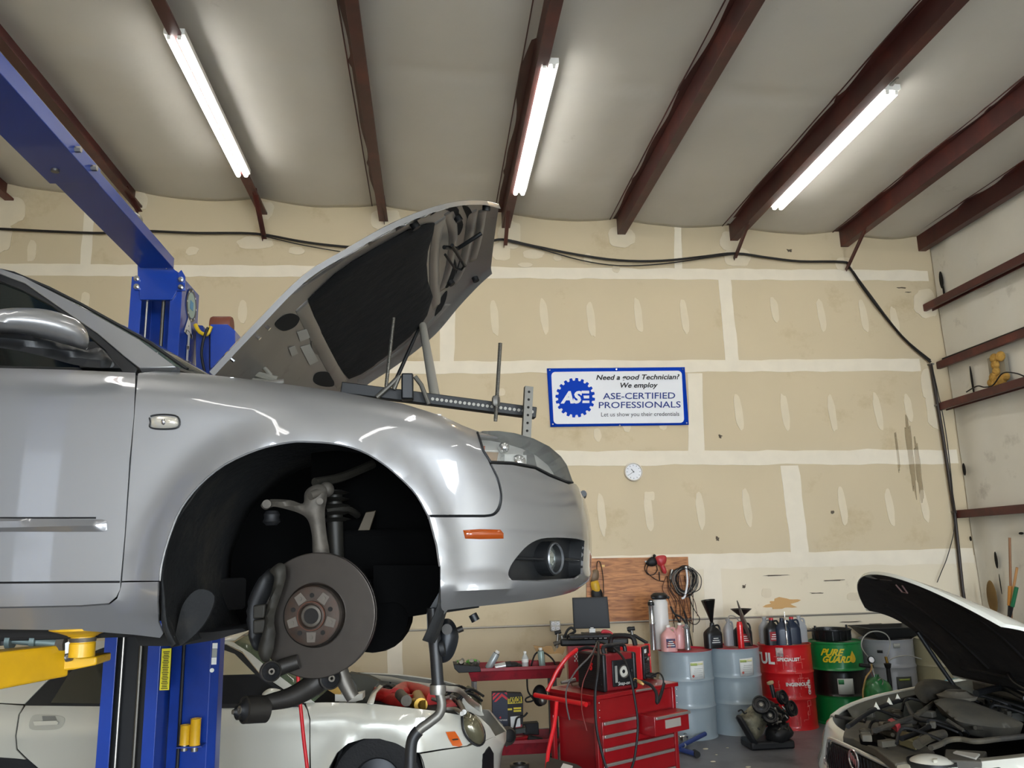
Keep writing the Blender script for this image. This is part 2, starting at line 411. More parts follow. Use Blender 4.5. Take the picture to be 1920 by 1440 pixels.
for x, y, w_, h_, ln in [(360, 471, .07, .055, .3), (556, 470, .09, .05, 0), (478, 455, .22, .08, 0), (497, 395, .1, .12, .1), (725, 412, .2, .14, 0), (955, 440, .14, .2, .1), (940, 472, .12, .12, 0), (1000, 477, .14, .06, 0), (1045, 484, .05, .04, 0), (985, 497, .09, .03, 0), (1102, 486, .05, .08, 0), (1165, 445, .18, .14, 0), (1383, 482, .17, .13, 0), (1370, 452, .14, .13, .1), (1582, 495, .12, .1, .1), (1590, 440, .1, .13, 0), (258, 378, .12, .12, 0), (5, 395, .25, .2, 0), (5, 445, .1, .2, 0), (60, 470, .05, .13, 0), (160, 565, .05, .12, 0), (455, 585, .05, .15, 0), (1735, 570, .16, .2, 0), (1775, 480, .06, .3, 0), (1750, 770, .1, .25, 0), (1740, 720, .1, .2, 0),
        (1180, 1112, .05, .05, 0), (1437, 1112, .06, .06, 0), (1600, 1118, .09, .05, 0), (1220, 930, .05, .06, 0), (780, 495, .05, .05, 0), (1155, 505, .05, .05, 0)]:
    a = wp(x, y); k += 1; blob(bp_, a[0], a[1], w_, h_, k*1.37, ln, d=.0062+k*.0001)
k = 100
SP = [(927, 596, 1.0), (1020, 592, 1.0), (1108, 600, 1.0), (1197, 592, 1), (1283, 594, 1), (1452, 580, .72), (1540, 592, .95), (1619, 592, 1), (1677, 600, .8), (555, 560, .0),
      (940, 735, .2), (1120, 815, .35), (1175, 800, .3), (1242, 795, .35), (1385, 774, 1), (1472, 772, 1), (1560, 773, 1), (1646, 772, 1), (1703, 765, .8),
      (1128, 965, 1), (1216, 960, 1), (1313, 957, 1), (1401, 952, 1), (1580, 950, 1), (1668, 950, 1), (1733, 948, .9)]
for x, y, s in SP:
    if s == 0: continue
    a = wp(x, y); k += 1; blob(bp_, a[0], a[1], .05, .235*s, k*1.37, -.06, rag=.1, pw=2.4, d=.007)
bp_.o('spackle_patch', m_mud2, wb, smooth=0)
# lowest boards were painted white
a = wp(1290, 1056); lw = B(); lw.box(((a[0]+XR)/2, D-.0015, a[1]/2), (XR-a[0], .003, a[1])); lw.o('painted_lower_board', m_dry_w, wb, smooth=0)
sc = B(); k = 300
for x, y, w_, h_ in [(1464, 1133, .2, .06)]:
    a = wp(x, y); blob(sc, a[0], a[1], w_, h_, k, .5, d=.0095, rag=.5); k += 1.7
sc.o('torn_paper_patch', mat('torn_board_paper', '#c9a06a', .9), wb, smooth=0)
sm = B()
for x, y, w_ in [(1453, 1079, .12), (1560, 1088, .12), (1530, 1112, .1), (1640, 1170, .1), (1595, 1166, .15), (1395, 1100, .02), (1345, 1010, .02), (1350, 818, .02), (1560, 960, .02), (1690, 540, .06), (1702, 548, .04), (1480, 470, .03)]:
    a = wp(x, y); blob(sm, a[0], a[1], w_, .006 if w_ > .03 else .02, w_*91+x, .1, d=.011, rag=.6, n=12)
sm.o('scuff_mark', mat('scuff', '#5b5145', .9), wb, smooth=0)
# water stain at the right
ws = B(); 
for x, y, w_, h_ in [(1706, 850, .035, .55), (1722, 880, .03, .4), (1682, 845, .012, .25)]:
    a = wp(x, y); blob(ws, a[0], a[1], w_, h_, x*.1, .02, d=.012+w_*.1, rag=.3)
ws.o('water_stain', mat('water_stain', '#a48f6a', .9, alpha=.28), wb, smooth=0)
# right wall wrinkled facing: raised folds, holes
rw = bpy.data.objects['wall_right']; P = []
for i in range(70):
    y = lerp(2.5, D-.02, i/69); row = []
    for j in range(61):
        z = lerp(0, zc(XR)+.05, j/60)
        f = noise.noise(V((y*2.2, z*.45, 1)))*.03+noise.noise(V((y*7, z*1.1, 4)))*.012+abs(noise.noise(V((y*4, z*.7, 9))))*.02
        row.append(V((XR-.035-f, y, z)))
    P.append(row)
B().grid(P).o('insulation_blanket', m_insw, rw, smooth=60)
dk = mat('dark_void', '#14110e', .9)
h = B()
for x, y, w_, h_ in [(1808, 880, .03, .08), (1765, 525, .04, .12), (1770, 548, .02, .1), (1823, 715, .02, .2), (1868, 1050, .025, .10), (1876, 1095, .008, .12), (1820, 1010, .02, .03), (1915, 1000, .04, .015)]:
    q = aX(x, y, XR-.075); n = 14
    h.prism([(w_*math.cos(2*PI*i/n)*(1+.3*noise.noise(V((i, x, 0)))), h_*math.sin(2*PI*i/n)) for i in range(n)], q, (0, 1, 0), (0, 0, 1), (-.004, 0, 0))
h.o('tear', dk, rw, smooth=0)
# purlins
def beamC(name, x, z0, z1, fl, dr, lab, cat, grp, y0=YR, y1=D-.005, t=.012):
    b = B(); c = (z0+z1)/2
    b.box((x, (y0+y1)/2, c), (t, y1-y0, z1-z0))
    b.box((x+dr*fl/2, (y0+y1)/2, z0+t/2), (fl, y1-y0, t)); b.box((x-dr*fl/2, (y0+y1)/2, z1-t/2), (fl, y1-y0, t))
    b.box((x+dr*fl, (y0+y1)/2, z0+.014), (t, y1-y0, .028)); b.box((x-dr*fl, (y0+y1)/2, z1-.014), (t, y1-y0, .028))
    return tag(b.o(name, m_red, smooth=0, bevel=.003), lab, cat, grp)
PL = ['far left purlin over the blue crossbeam', 'roof purlin left of the blue crossbeam joint with grey conduit along it', 'roof purlin carrying the left tube light',
      'bare roof purlin between the left and middle tube lights', 'roof purlin carrying the middle tube light', 'rust-tinted roof purlin right of the middle tube light',
      'roof purlin carrying the right tube light', 'roof purlin right of the right tube light', 'eave purlin in the corner above the right wall']
for i, x in enumerate(PX):
    zt = zc(x)+.0; beamC('roof_purlin', x, zt-.235, zt-.004, .095, 1, 'dark red steel '+PL[i], 'beam', 'roof purlins')
# braces from the purlins down to the wall
BR = [((462, 357), (478, 447), 'brace beneath the purlin of the left tube light'), ((205, 345), (222, 395), 'brace beside the blue crossbeam'), ((718, 350), (731, 414), 'brace under the bare middle purlin'),
      ((952, 390), (942, 459), 'brace behind the tip of the raised silver hood'), ((1392, 440), (1378, 483), 'brace below the purlin of the right tube light'), ((1614, 448), (1587, 504), 'rightmost brace, where the cables turn down')]
for k, (a, b, l) in enumerate(BR):
    q = aY(b[0], b[1], D-.03); i = min(range(9), key=lambda i: abs(PX[i]-aY(a[0], a[1], 9.3).x)); zb = zc(PX[i])-.2
    p = V((PX[i]+(.05 if k < 3 else -.0), 9.15 if k not in (1,) else 9.3, zb+.02)); q = V((p.x+.01, D-.02, q.z))
    bb = B(); d = (q-p).normalized(); s = V((1, 0, 0)); t = d.cross(s)
    L_ = (q-p).length
    for (u0, v0, u1, v1) in ((0, 0, .05, .006), (0, 0, .006, .05)):
        bb.prism([(u0, v0), (u1, v0), (u1, v1), (u0, v1)], p, s, t, d*L_)
    tag(bb.o('steel_brace', m_red, smooth=0), 'short dark red angle '+l, 'brace', 'purlin braces')
# girts on the right wall
GL = ['topmost wall girt, ending in a white patch', 'second wall girt, black cable laid along its top', 'third wall girt with loose wire on it, under the foam patch', 'lowest wall girt above the broom handles']
for k, (x, y) in enumerate([(1732, 571), (1757, 679), (1757, 757), (1790, 958)]):
    q = aY(x, y, D-.02); z = q.z; b = B(); x0 = q.x; x1 = XR-.03; y0 = YR; y1 = D-.005
    b.box(((x0+x1)/2, (y0+y1)/2, z), (x1-x0, y1-y0, .012)); b.box((x0, (y0+y1)/2, z-.045), (.012, y1-y0, .09)); b.box((x0+.02, (y0+y1)/2, z-.088), (.04, y1-y0, .008))
    b.box((XR-.125, (y0+y1)/2, z-.045), (.012, y1-y0, .09))
    tag(b.o('wall_girt', m_red, smooth=0, bevel=.003), 'dark red steel '+GL[k], 'beam', 'girts of the right wall')
# ------------------------------------------------------------------ tube lights
m_wh = mat('white_enamel', '#e9e8e2', .4); m_tube = mat('fluorescent_tube', (1, .985, .95, 1), .4, emit=TUBE)
m_emt = mat('galvanised_conduit', '#a9a59d', .35, metal=.7)
for k, (x, z, lab) in enumerate([(-2.1, 6.235, 'left tube light, above the blue lift'), (1.04, 6.11, 'middle tube light, above the raised hood'), (4.17, 5.975, 'right tube light, above the banner side of the wall')]):
    ya, yb = [(6.19, 8.71), (6.23, 8.79), (6.25, 8.78)][k]
    t = thing('tube_light', 'white two-tube fluorescent strip, '+lab, 'light', (x, ya, z), 'fluorescent tube lights')
    b = B(); b.prism([(-.085, .05), (.085, .05), (.085, .0), (.055, -.012), (-.055, -.012), (-.085, .0)], (x, ya, z), (1, 0, 0), (0, 0, 1), (0, yb-ya, 0)); b.o('housing', m_wh, t, smooth=0)
    for s in (-1, 1):
        B().cyl((x+s*.042, ya+.03, z-.028), (x+s*.042, yb-.03, z-.028), .025, n=12).o('tube', m_tube, t, label='glowing tube')
        for yy in (ya+.015, yb-.015): B().box((x+s*.042, yy, z-.02), (.03, .025, .05)).o('tube_holder', m_wh, t, bevel=.004)
    b = B(); pp = [V((x+.0, ya-.012, z+.03)), V((x-.01, ya-.12, z+.035)), V((x-.02, ya-.5, z+.068)), V((x-.02, YR+.05, z+.068))]; b.tube(catmull(pp, 5), .011, 8)
    tag(b.o('conduit', m_emt), 'thin grey conduit feeding the '+['left', 'middle', 'right'][k]+' tube light', 'conduit', 'conduits to the tube lights')
# strips added out of view, overhead and behind the camera, to brighten the shop
_tubes = [o for o in COL.objects if o.get('category') == 'light']
for (ix, yy, lab) in [(0, -4.6, 'tube light over the left bay behind the camera'), (1, -4.6, 'tube light over the middle bay behind the camera'), (2, -4.6, 'tube light over the right bay behind the camera'), (0, .6, 'tube light over the lifted car, in line with the left one'), (1, .6, 'tube light overhead, in line with the middle one'), (2, .6, 'tube light overhead, in line with the right one')]:
    dup(_tubes[ix], (_tubes[ix].location.x, yy, _tubes[ix].location.z), 0, 'white two-tube fluorescent strip, '+lab)
# conduit along left purlin, bending down at the wall
pp = [aY(0, 96, 4.2)]; zz = zc(-3.66)-.22
pp = [V((-3.86, YR+.05, zz)), V((-3.86, 9.3, zz)), V((-3.78, 9.6, zz-.05)), aY(262, 405, D-.05), aY(265, 428, D-.05)]
tag(B().tube(catmull(pp, 6), .012, 8).o('conduit', m_emt), 'grey conduit running along the left purlin down to the cables', 'conduit')
# ------------------------------------------------------------------ silver sedan on the lift
m_sil = mat('silver_paint', '#7f7e7d', .36, metal=.5, coat=1)
m_blk = mat('black_plastic', '#141516', .45); m_rub = mat('black_rubber', '#0e0e0f', .6)
m_glass = mat('dark_side_glass', '#101513', .06, coat=.5)
m_ws = mat('windscreen_glass', '#3d4a42', .05, alpha=.75)
m_chr = mat('chrome', '#d8d8d8', .12, metal=1); m_steel = mat('bare_steel', '#8f8c86', .4, metal=.9, var=.2, vscale=20)
m_cast = mat('cast_metal', '#5c564d', .62, metal=.4, var=.3, vscale=12, dirt='#3a342d', dscale=14)
m_darkc = mat('dirty_cast', '#29261f', .65, metal=.3, var=.4, vscale=15)
m_void = mat('shadow_black', '#050505', .98); m_void.node_tree.nodes['Principled BSDF'].inputs['Specular IOR Level'].default_value = .08  # shade of the arch and engine bay depths put into a near-black colour
m_liner = mat('wheel_arch_liner', '#191a1a', .85, var=.5, vscale=5, bump=.3, bscale=40, dirt='#3d382e', dscale=4, dmin=.5, dmax=.8)
AZ = math.radians(91.5); CH = V((math.sin(AZ), math.cos(AZ), 0)); CL = V((math.cos(AZ), -math.sin(AZ), 0))
S0 = aY(560, 1000, 2.08); HWD = .885
def cP(u, w_, v): return S0+CH*u+CL*w_+V((0, 0, v))
def onw(x, y, w_):
    q = aP(x, y, cP(0, w_, 0), CL)-S0; return q.dot(CH), q.z
def crel(p): q = p-S0; return q.dot(CH), q.dot(CL), q.z
_pl = catmull([(-3.4, -.12), (-2.2, -.02), (-1.4, 0), (-.8, 0), (-.4, -.002), (0, -.008), (.25, -.025), (.42, -.055), (.56, -.115), (.69, -.235), (.78, -.40), (.828, -.58), (.855, -.75), (.86, -.885)], 10)
_px = [p.x for p in _pl]; _py = [p.y for p in _pl]; _s = [0]
for i in range(1, len(_px)): _s.append(_s[-1]+math.hypot(_px[i]-_px[i-1], _py[i]-_py[i-1]))
_s = np.array(_s); SMAX = float(_s[-1])
def sofu(u): return float(np.interp(u, _px, _s))
_vt = [(-3.4, .47)]+[onw(x, y, -.10) for x, y in [(-40, 676), (255, 690), (380, 698), (500, 712), (640, 731), (760, 752), (860, 779), (900, 797), (960, 808)]]+[(1.2, .26)]
_vt = sorted(_vt)
def vtop(u): return float(np.interp(u, [p[0] for p in _vt], [p[1] for p in _vt]))
def ss_(a, b, x): t = min(1, max(0, (x-a)/(b-a))); return t*t*(3-2*t)
AC = (.012, -.096); AR = .337
def body(s, v):
    if s > SMAX: mir = True; s = 2*SMAX-s
    else: mir = False
    u = float(np.interp(s, _s, _px)); w_ = float(np.interp(s, _s, _py)); e = .02
    tu = np.interp(s+e, _s, _px)-np.interp(s-e, _s, _px); tw = np.interp(s+e, _s, _py)-np.interp(s-e, _s, _py); L_ = math.hypot(tu, tw)
    nu, nw = -tw/L_, tu/L_
    fr = ss_(.38, .72, u); a = vtop(u)-v; R_ = .11; ins = 0
    if a < R_:
        t = min(1, (R_-a)/R_); ins += .10*(1-math.sqrt(max(0, 1-t*t)))*(1-fr)
    vc = lerp(vtop(u)-.075, vtop(u)-.04, ss_(-.4, .45, u))
    if v > vc: ins += .22*(v-vc)*(1-fr)
    ins += .09*min(0, v-.05)**2+.10*max(0, v-.1)**2
    if v < -.15: ins += .55*(-.15-v)*(1-fr)
    r = math.hypot(u-AC[0], v-AC[1]); 
    if v > -.2: ins -= .016*math.exp(-((r-AR)/.04)**2)*(1-fr)
    ins += fr*(1.02*max(0, v+.02)**2+.5*min(0, v+.02)**2)
    lp = ss_(.30, .5, u); vl = -.145
    ins -= lp*lerp(.028, .010, fr)*math.exp(-((v-vl)/.022)**2)
    if v < vl: ins += lp*1.0*(vl-v)
    u -= nu*ins; w_ -= nw*ins
    if mir: w_ = -2*HWD-w_
    return cP(u, w_, v)
BODY = Surf(body, sofu(-1.3), SMAX-.2, -.30, .52, 80, 34)
car = thing('sedan', 'silver sedan raised on the blue lift, bonnet open and front wheel removed', 'car', cP(0, -HWD, -.3))
def top(u, d=.004): return ('p', sofu(u), vtop(u)-d)
arch = [(297, 1167), (296, 1129), (297, 1089), (303, 1048), (318, 998), (338, 952), (373, 908), (420, 870), (484, 841), (542, 828), (580, 827), (630, 831), (677, 844), (717, 867), (752, 896), (782, 928), (803, 966)]
arch = [(p.x, p.y) for p in catmull(arch, 3)]
arch2 = [(806, 973), (819, 1022), (825, 1062), (825, 1106), (827, 1157)]
def flip(o):  # the far side of the car: a mirrored copy of a body panel
    me = o.data.copy(); c = bpy.data.objects.new(o.name, me); COL.objects.link(c); c.parent = o.parent; off = wloc(o.parent)
    for v in me.vertices:
        u, w_, z = crel(v.co+off); v.co = cP(u, -2*HWD-w_, z)-off
    me.flip_normals()
    for md in o.modifiers:
        d = c.modifiers.new(md.name, md.type)
        if md.type == 'SOLIDIFY': d.thickness = md.thickness; d.offset = md.offset
    return c
# front fender
fo = [(259, 700)]+[top(u) for u in np.arange(-.405, .56, .06)]+[(897, 815), (908, 845)]+[(p.x, p.y) for p in catmull([(917, 868), (930, 897), (937, 925), (934, 948), (924, 962), (908, 965)], 5)]+[(803, 965)]+arch[::-1][1:-7]+[(298, 1089), (229, 1089), (236, 1000), (246, 860), (255, 740)]
fo2 = [p for p in fo]
fen = panel('front_fender', fo2, BODY, m_sil, car, res=.028); flip(fen)
B().tube([body(*BODY.solve(p))-CL*.006 for p in arch[6:]+arch2[:3]], .004, 6).o('arch_lip', m_sil, fen)
# rocker panel
rk = panel('rocker_panel', [(-60, 1092+60*.03), (-60, 1142)]+[(0, 1141), (150, 1138), (205, 1134), (220, 1122), (227, 1100), (228, 1092), (296, 1091), (295, 1129), (297, 1167), (306, 1188), (300, 1196), (250, 1190), (150, 1182), (0, 1180), (-60, 1179)][0:], BODY, m_sil, car, res=.03)
flip(rk)
# front door below the glass
dl = [(-60, 690), (0, 690), (120, 693), (254, 699), (251, 780), (243, 860), (234, 1000), (226, 1088), (225, 1105), (218, 1119), (204, 1131), (150, 1135), (0, 1138), (-60, 1139)]
door = panel('front_door', dl, BODY, m_sil, car, res=.03)
mo = panel('side_moulding', [(-60, 972), (0, 972), (192, 974), (201, 977), (201, 994), (195, 997), (0, 997), (-60, 997)], BODY, m_sil, door, off=.002, bulge=.012, edge=.015, res=.015, thick=.002)
B().tube([body(*BODY.solve((x, 971))) for x in range(-60, 200, 20)], .0022, 5).o('moulding_seal', m_rub, door)
B().tube([body(*BODY.solve((x, 1092.5-.007*x))) for x in range(-60, 226, 15)], .0025, 5).o('sill_seam', m_rub, door)
flip(door)
# front bumper (wraps round the nose)
SV = lambda s, v: ('p', s, v)
nose = BODY.solve((1074, 906)); vn = nose[1]
fogh = [(952, 1085), (955, 1066), (968, 1045), (990, 1022), (1015, 1010), (1050, 1008), (1080, 1010), (1096, 1014), (1094, 1040), (1092, 1076), (1080, 1086), (1010, 1090), (965, 1089)]
fogh = [(p.x, p.y) for p in catmull([(960, 1088), (953, 1078), (957, 1062), (970, 1043), (990, 1022), (1015, 1010), (1050, 1008), (1080, 1010), (1096, 1014)], 3)]+[(1094, 1040), (1092, 1076), (1080, 1086), (1010, 1090)]
bo = [(806, 970)]+[(p.x, p.y) for p in catmull([(909, 970), (928, 966), (939, 952), (942, 926), (935, 896), (922, 870)], 5)]+[(960, 872), (1003, 880), (1030, 894), (1066, 908), SV(nose[0], vn), SV(nose[0]+.05, vn+.0), SV(SMAX, vn-.01)]
lowv = -.175
blo = [SV(SMAX, -.165)]+[SV(s, lerp(-.165, -.20, (SMAX-s)/(SMAX-sofu(.36)))) for s in np.arange(SMAX-.1, sofu(.36), -.08)]+[(828, 1157)]
bump = panel('front_bumper', bo+blo+[(826, 1106), (826, 1062), (820, 1022), (807, 975)], BODY, m_sil, car, res=.022, holes=[fogh]); flip(bump)
# dark recess with the fog lamp
rec = panel('fog_lamp_recess', fogh, BODY, m_blk, car, off=-.045, res=.02, thick=.003)
rim = B(); q = [body(*BODY.solve(p)) for p in dens(fogh, 10)]
qi = []
for p in dens(fogh, 10):
    a, b = BODY.solve(p); n = BODY.n(a, b); n = n if n.dot(CAM-body(a, b)) > 0 else -n; qi.append(body(a, b)-n*.047)
k = len(q); rim.add(q+qi, [(i, (i+1) % k, k+(i+1) % k, k+i) for i in range(k)]); rim.o('recess_wall', m_blk, rec, smooth=40)
def onbody(x, y, off=0):
    a, b = BODY.solve((x, y)); n = BODY.n(a, b); p = body(a, b); n = n if n.dot(CAM-p) > 0 else -n; return p+n*off, n
p0, n0 = onbody(1046, 1048, -.02)
fdir = (CH*.80+CL*.60).normalized()
B().lathe([(.048, -.05), (.048, .0), (.046, .010), (.040, .012), (.037, .004), (.034, -.01)], p0, fdir, 40).o('lamp_housing', m_blk, rec)
fl = B().lathe([(0, .004), (.012, .0035), (.025, 0), (.035, -.006)], p0, fdir, 40).o('fog_lamp', mat('lamp_glass', '#aeb4ae', .06, metal=.85), rec)
B().lathe([(.041, .0), (.043, .009), (.040, .012), (.038, .006)], p0+fdir*.004, fdir, 40).o('trim_ring', mat('grey_ring', '#6e7072', .3, metal=.6), rec)
for (xa, ya, xb, yb) in [(962, 1047, 1025, 1049), (1064, 1049, 1094, 1051)]:
    a, _ = onbody(xa, ya, -.012); b, _ = onbody(xb, yb, -.012); B().tube([a, (a+b)/2, b], .004, 8).o('grille_bar', m_blk, rec)
flip(rec)
for pl_, nm in [([(803, 967.5), (913, 967.5), (928, 963), (937, 955), (941, 942), (940, 925), (934, 896), (919, 868), (907, 846), (896, 813)], 'shut_line_backing'), ([(256.5, 700), (253, 780), (244.5, 860), (235, 1000), (227.5, 1090)], 'door_gap_seal')]:
    B().tube([onbody(p[0], p[1], -.012)[0] for p in dens(pl_, 14, False)], .008, 6).o(nm, m_blk, fen)
# side marker, turn repeater
mk_ = panel('side_marker', [(868, 994), (900, 992), (938, 993), (944, 1000), (944, 1010), (900, 1011), (872, 1010)], BODY, mat('amber_lens', '#8f3d0c', .12, coat=.6), bump, off=.001, bulge=.008, edge=.01, res=.01, thick=.002, label='amber side marker lens')
tr = panel('turn_repeater', smooth_px([(285, 783), (308, 780), (332, 784), (333, 799), (308, 803), (285, 800)]), BODY, mat('clear_lens', '#c9c3b4', .1, metal=.5), fen, off=.001, bulge=.01, edge=.012, res=.01, thick=.002)
B().tube([body(*BODY.solve(p))+CL*.003 for p in smooth_px([(283, 781), (308, 777.5), (334, 782), (335, 801), (308, 805), (283, 802), (283, 792)])], .0022, 6).o('bezel', m_blk, tr)
B().ball(body(*BODY.solve((309, 792)))+CL*.006, .008).o('bulb', m_chr, tr)
# headlamp
hlo = [(895, 812), (905, 808), (935, 808), (965, 812), (1000, 822), (1030, 837), (1052, 856), (1063, 872), (1075, 906), (1058, 902), (1030, 890), (1003, 876), (960, 868), (919, 866), (906, 846)]
hl = panel('headlamp', hlo, BODY, mat('headlamp_lens', '#a5a8a4', .03, alpha=.13, coat=1), car, off=.0, res=.02, thick=.003)
hb = panel('lamp_bowl', hlo, BODY, mat('lamp_bowl_grey', '#aaa8a0', .35, metal=.25), hl, off=-.05, res=.03, thick=.003)
q = [body(*BODY.solve(p)) for p in dens(hlo, 12)]; qi = [onbody(p[0], p[1], -.052)[0] for p in dens(hlo, 12)]; k = len(q)
B().add(q+qi, [(i, (i+1) % k, k+(i+1) % k, k+i) for i in range(k)]).o('bowl_edge', mat('bowl_edge_grey', '#55544f', .35, metal=.5), hl, smooth=40)
B().tube([onbody(p[0], p[1], .0015)[0] for p in dens([(1073, 905), (1058, 902), (1030, 890), (1003, 876), (960, 868), (919, 866), (906, 846), (895, 812)], 12, False)], .0035, 6).o('lamp_seal', m_rub, hl)
def lampbox(pts, off, m, nm, lab=None): return panel(nm, pts, BODY, m, hl, off=off, res=.02, thick=.02, label=lab)
lampbox([(909, 820), (918, 818), (921, 856), (914, 852)], -.03, mat('amber_bulb', '#b5531c', .2, coat=.5), 'indicator', 'amber indicator')
lampbox([(924, 830), (946, 831), (947, 862), (926, 862)], -.034, mat('amber_grid', '#8a6a44', .3, metal=.3), 'reflector_grid')
lampbox([(958, 838), (1001, 842), (1002, 874), (960, 866)], -.03, mat('frosted_box', '#cfd0ca', .25, metal=.3), 'reflector')
for c, r in [((952, 822), .016), ((986, 857), .022)]:
    p, n = onbody(c[0], c[1], -.03); B().ball(p, r).o('projector', m_chr, hl)
lampbox([(1003, 828), (1018, 840), (1030, 886), (1004, 874)], -.035, mat('bezel_dark', '#4c4d4b', .3, metal=.4), 'lamp_mask')
flip(hl)
# grille and nose between the lamps
gr = B(); gv0, gv1 = -.10, vn-.03
for i in range(15):
    v = lerp(gv0, gv1, i/14); gr.tube([body(s, v)-CH*(.012) for s in np.linspace(nose[0]+.38, 2*SMAX-nose[0]-.38, 12)], .006, 6)
g = gr.o('grille', m_blk, car)
B().tube([body(s, vn-.02)+V((0, 0, .005)) for s in np.linspace(nose[0]+.25, 2*SMAX-nose[0]-.25, 16)], .011, 10).o('grille_frame', m_blk, g)
B().box(cP(.68, -HWD, -.02), (.05, 1.0, .26), -(AZ-PI/2)).o('radiator', mat('radiator_black', '#0b0b0b', .7), car)
B().box(cP(.66, -HWD, .13), (.06, 1.1, .04), -(AZ-PI/2)).o('lock_carrier', m_blk, car, bevel=.01)
# bonnet: stations along the near edge
ST = []
for x, y, hw in [(385, 690, .70), (470, 600, .725), (560, 510, .74), (640, 460, .74), (720, 415, .72), (790, 386, .66), (850, 371, .54), (900, 369, .42), (932, 376, .33)]:
    u, v = onw(x, y, -(HWD-hw)); ST.append((u, v, hw))
ST = [(p.x, p.y, p.z) for p in catmull([V(s) for s in ST], 6)]; NS = len(ST)-1
def hoodf(a, b, off=0):
    t = min(max(a, 0), 1)*NS; i = min(int(t), NS-1); f = t-i
    u, v, hw = [lerp(ST[i][k], ST[i+1][k], f) for k in range(3)]
    i0, i1 = max(0, i-2), min(NS, i+3); tu, tv = ST[i1][0]-ST[i0][0], ST[i1][1]-ST[i0][1]; L_ = math.hypot(tu, tv)
    nu, nv = -tv/L_, tu/L_   # outward, up and back
    h = .045*(1-b*b)*min(1, (1.02-t/NS)*4) + off
    if abs(b) > .9: h -= (abs(b)-.9)**2*1.6
    return cP(u+nu*h, -HWD-b*hw*-1 if False else -HWD+b*hw, v+nv*h)
HS = Surf(lambda a, b: hoodf(a, b), 0, 1, -1, 1, 50, 30); HU = Surf(lambda a, b: hoodf(a, b, -.018), 0, 1, -1, 1, 50, 30)
def hgrid(off): return [[hoodf(i/50, -1+j/20, off) for j in range(41)] for i in range(51)]
hood = B().grid(hgrid(0)); k = len(hood.v); hood.grid(hgrid(-.018))
edge = [i*41 for i in range(51)]+[50*41+j for j in range(1, 41)]+[i*41+40 for i in range(49, -1, -1)]+[j for j in range(39, 0, -1)]
for i in range(len(edge)): a, b = edge[i], edge[(i+1) % len(edge)]; hood.f.append((a, b, b+k, a+k)); hood.m.append(0)
m_hin = mat('bonnet_inner_paint', '#8d8a85', .38, metal=.45, var=.12, vscale=4, dirt='#4b4844', dscale=7, dmin=.6, dmax=.9)
hood.m = [0]*2000+[1]*2000+[0]*(len(hood.f)-4000)
ho = hood.o('bonnet', [m_sil, m_hin], car, smooth=40)
# stamped inner frame of the bonnet: perimeter ribs and front arches
pad = [(577, 561), (600, 538), (627, 513), (660, 489), (706, 462), (764, 430), (800, 418), (814, 417), (811, 436), (801, 470), (799, 494), (801, 525), (808, 547), (811, 553), (800, 590), (787, 608), (770, 626), (747, 646), (715, 672), (691, 690), (668, 704), (653, 710), (643, 698), (627, 675), (610, 645), (598, 622), (588, 595)]
und = lambda p: V((0, 0, -1))-CH*.6
panel('insulation_pad', pad, HU, mat('bonnet_felt', '#0f0f10', .95, var=.5, vscale=5, bump=.5, bscale=12), ho, off=.004, bulge=.012, edge=.05, res=.03, thick=.004, outdir=und, label='black insulation pad')
def rib(pts, w_, h_, nm='stamped_rib', m=None):
    q = catmull(pts, 6); q = [HU.solve((p.x, p.y)) for p in q]; P = []
    for i, (a, b) in enumerate(q):
        p = HU.f(a, b); n = HU.n(a, b); n = n if n.dot(und(p)) > 0 else -n
        i0, i1 = max(0, i-1), min(len(q)-1, i+1); t = (HU.f(*q[i1])-HU.f(*q[i0])).normalized(); s = n.cross(t)
        P.append([p+s*w_*math.cos(PI*j/8)+n*(h_*.75*min(1, 3.5*i/len(q), 3.5*(len(q)-1-i)/len(q))*math.sin(PI*j/8)**2-.001) for j in range(9)])
    return B().grid(P).o(nm, m or m_hin, ho, smooth=60, solid=.002)
rib([(826, 410), (815, 470), (815, 540), (820, 575)], .024, .012); rib([(567, 570), (590, 620), (620, 680), (642, 722)], .03, .010)
rib([(560, 545), (640, 488), (740, 430), (830, 392)], .02, .009); rib([(670, 715), (740, 665), (800, 612), (840, 570)], .02, .009)
rib([(905, 392), (898, 440), (886, 490)], .015, .012); rib([(842, 395), (850, 440), (842, 500), (828, 545)], .02, .014); rib([(885, 395), (880, 440), (866, 500), (850, 535)], .018, .014)
m_hole = mat('stamping_void', '#131211', .9)
for pts in [[(515, 608), (530, 592), (548, 588), (561, 596), (552, 612), (530, 620)], [(588, 716), (590, 702), (602, 697), (618, 700), (626, 722), (605, 724)], [(836, 388), (850, 380), (862, 382), (860, 398), (868, 420), (860, 440), (852, 430), (850, 405)], [(866, 384), (880, 390), (888, 410), (884, 440), (876, 436), (876, 410)], [(838, 498), (848, 480), (856, 500), (846, 530), (834, 538)], [(868, 470), (878, 460), (874, 490), (858, 525), (854, 515)], [(815, 590), (826, 560), (838, 545), (834, 566), (820, 592)]]:
    panel('stamping_hole', smooth_px(pts), HU, m_hole, ho, off=.002, res=.03, thick=.002, outdir=und)
m_sh = mat('dark_bonnet_paint', '#5f5c58', .5, metal=.3)  # darker tone of the inner bonnet paint, for the pressed pocket
for pts in [[(500, 612), (525, 625), (545, 660), (560, 690), (540, 700), (500, 660)], [(560, 640), (583, 668), (575, 690), (560, 672)]]:
    pass
for pts in [[(556, 622), (574, 616), (580, 632), (562, 640)], [(562, 650), (580, 645), (596, 676), (580, 684)], [(540, 652), (552, 648), (558, 662), (546, 667)]]:
    panel('information_label', pts, HU, mat('pale_label', '#a9a79f', .6), ho, off=.003, res=.04, thick=.001, outdir=und)
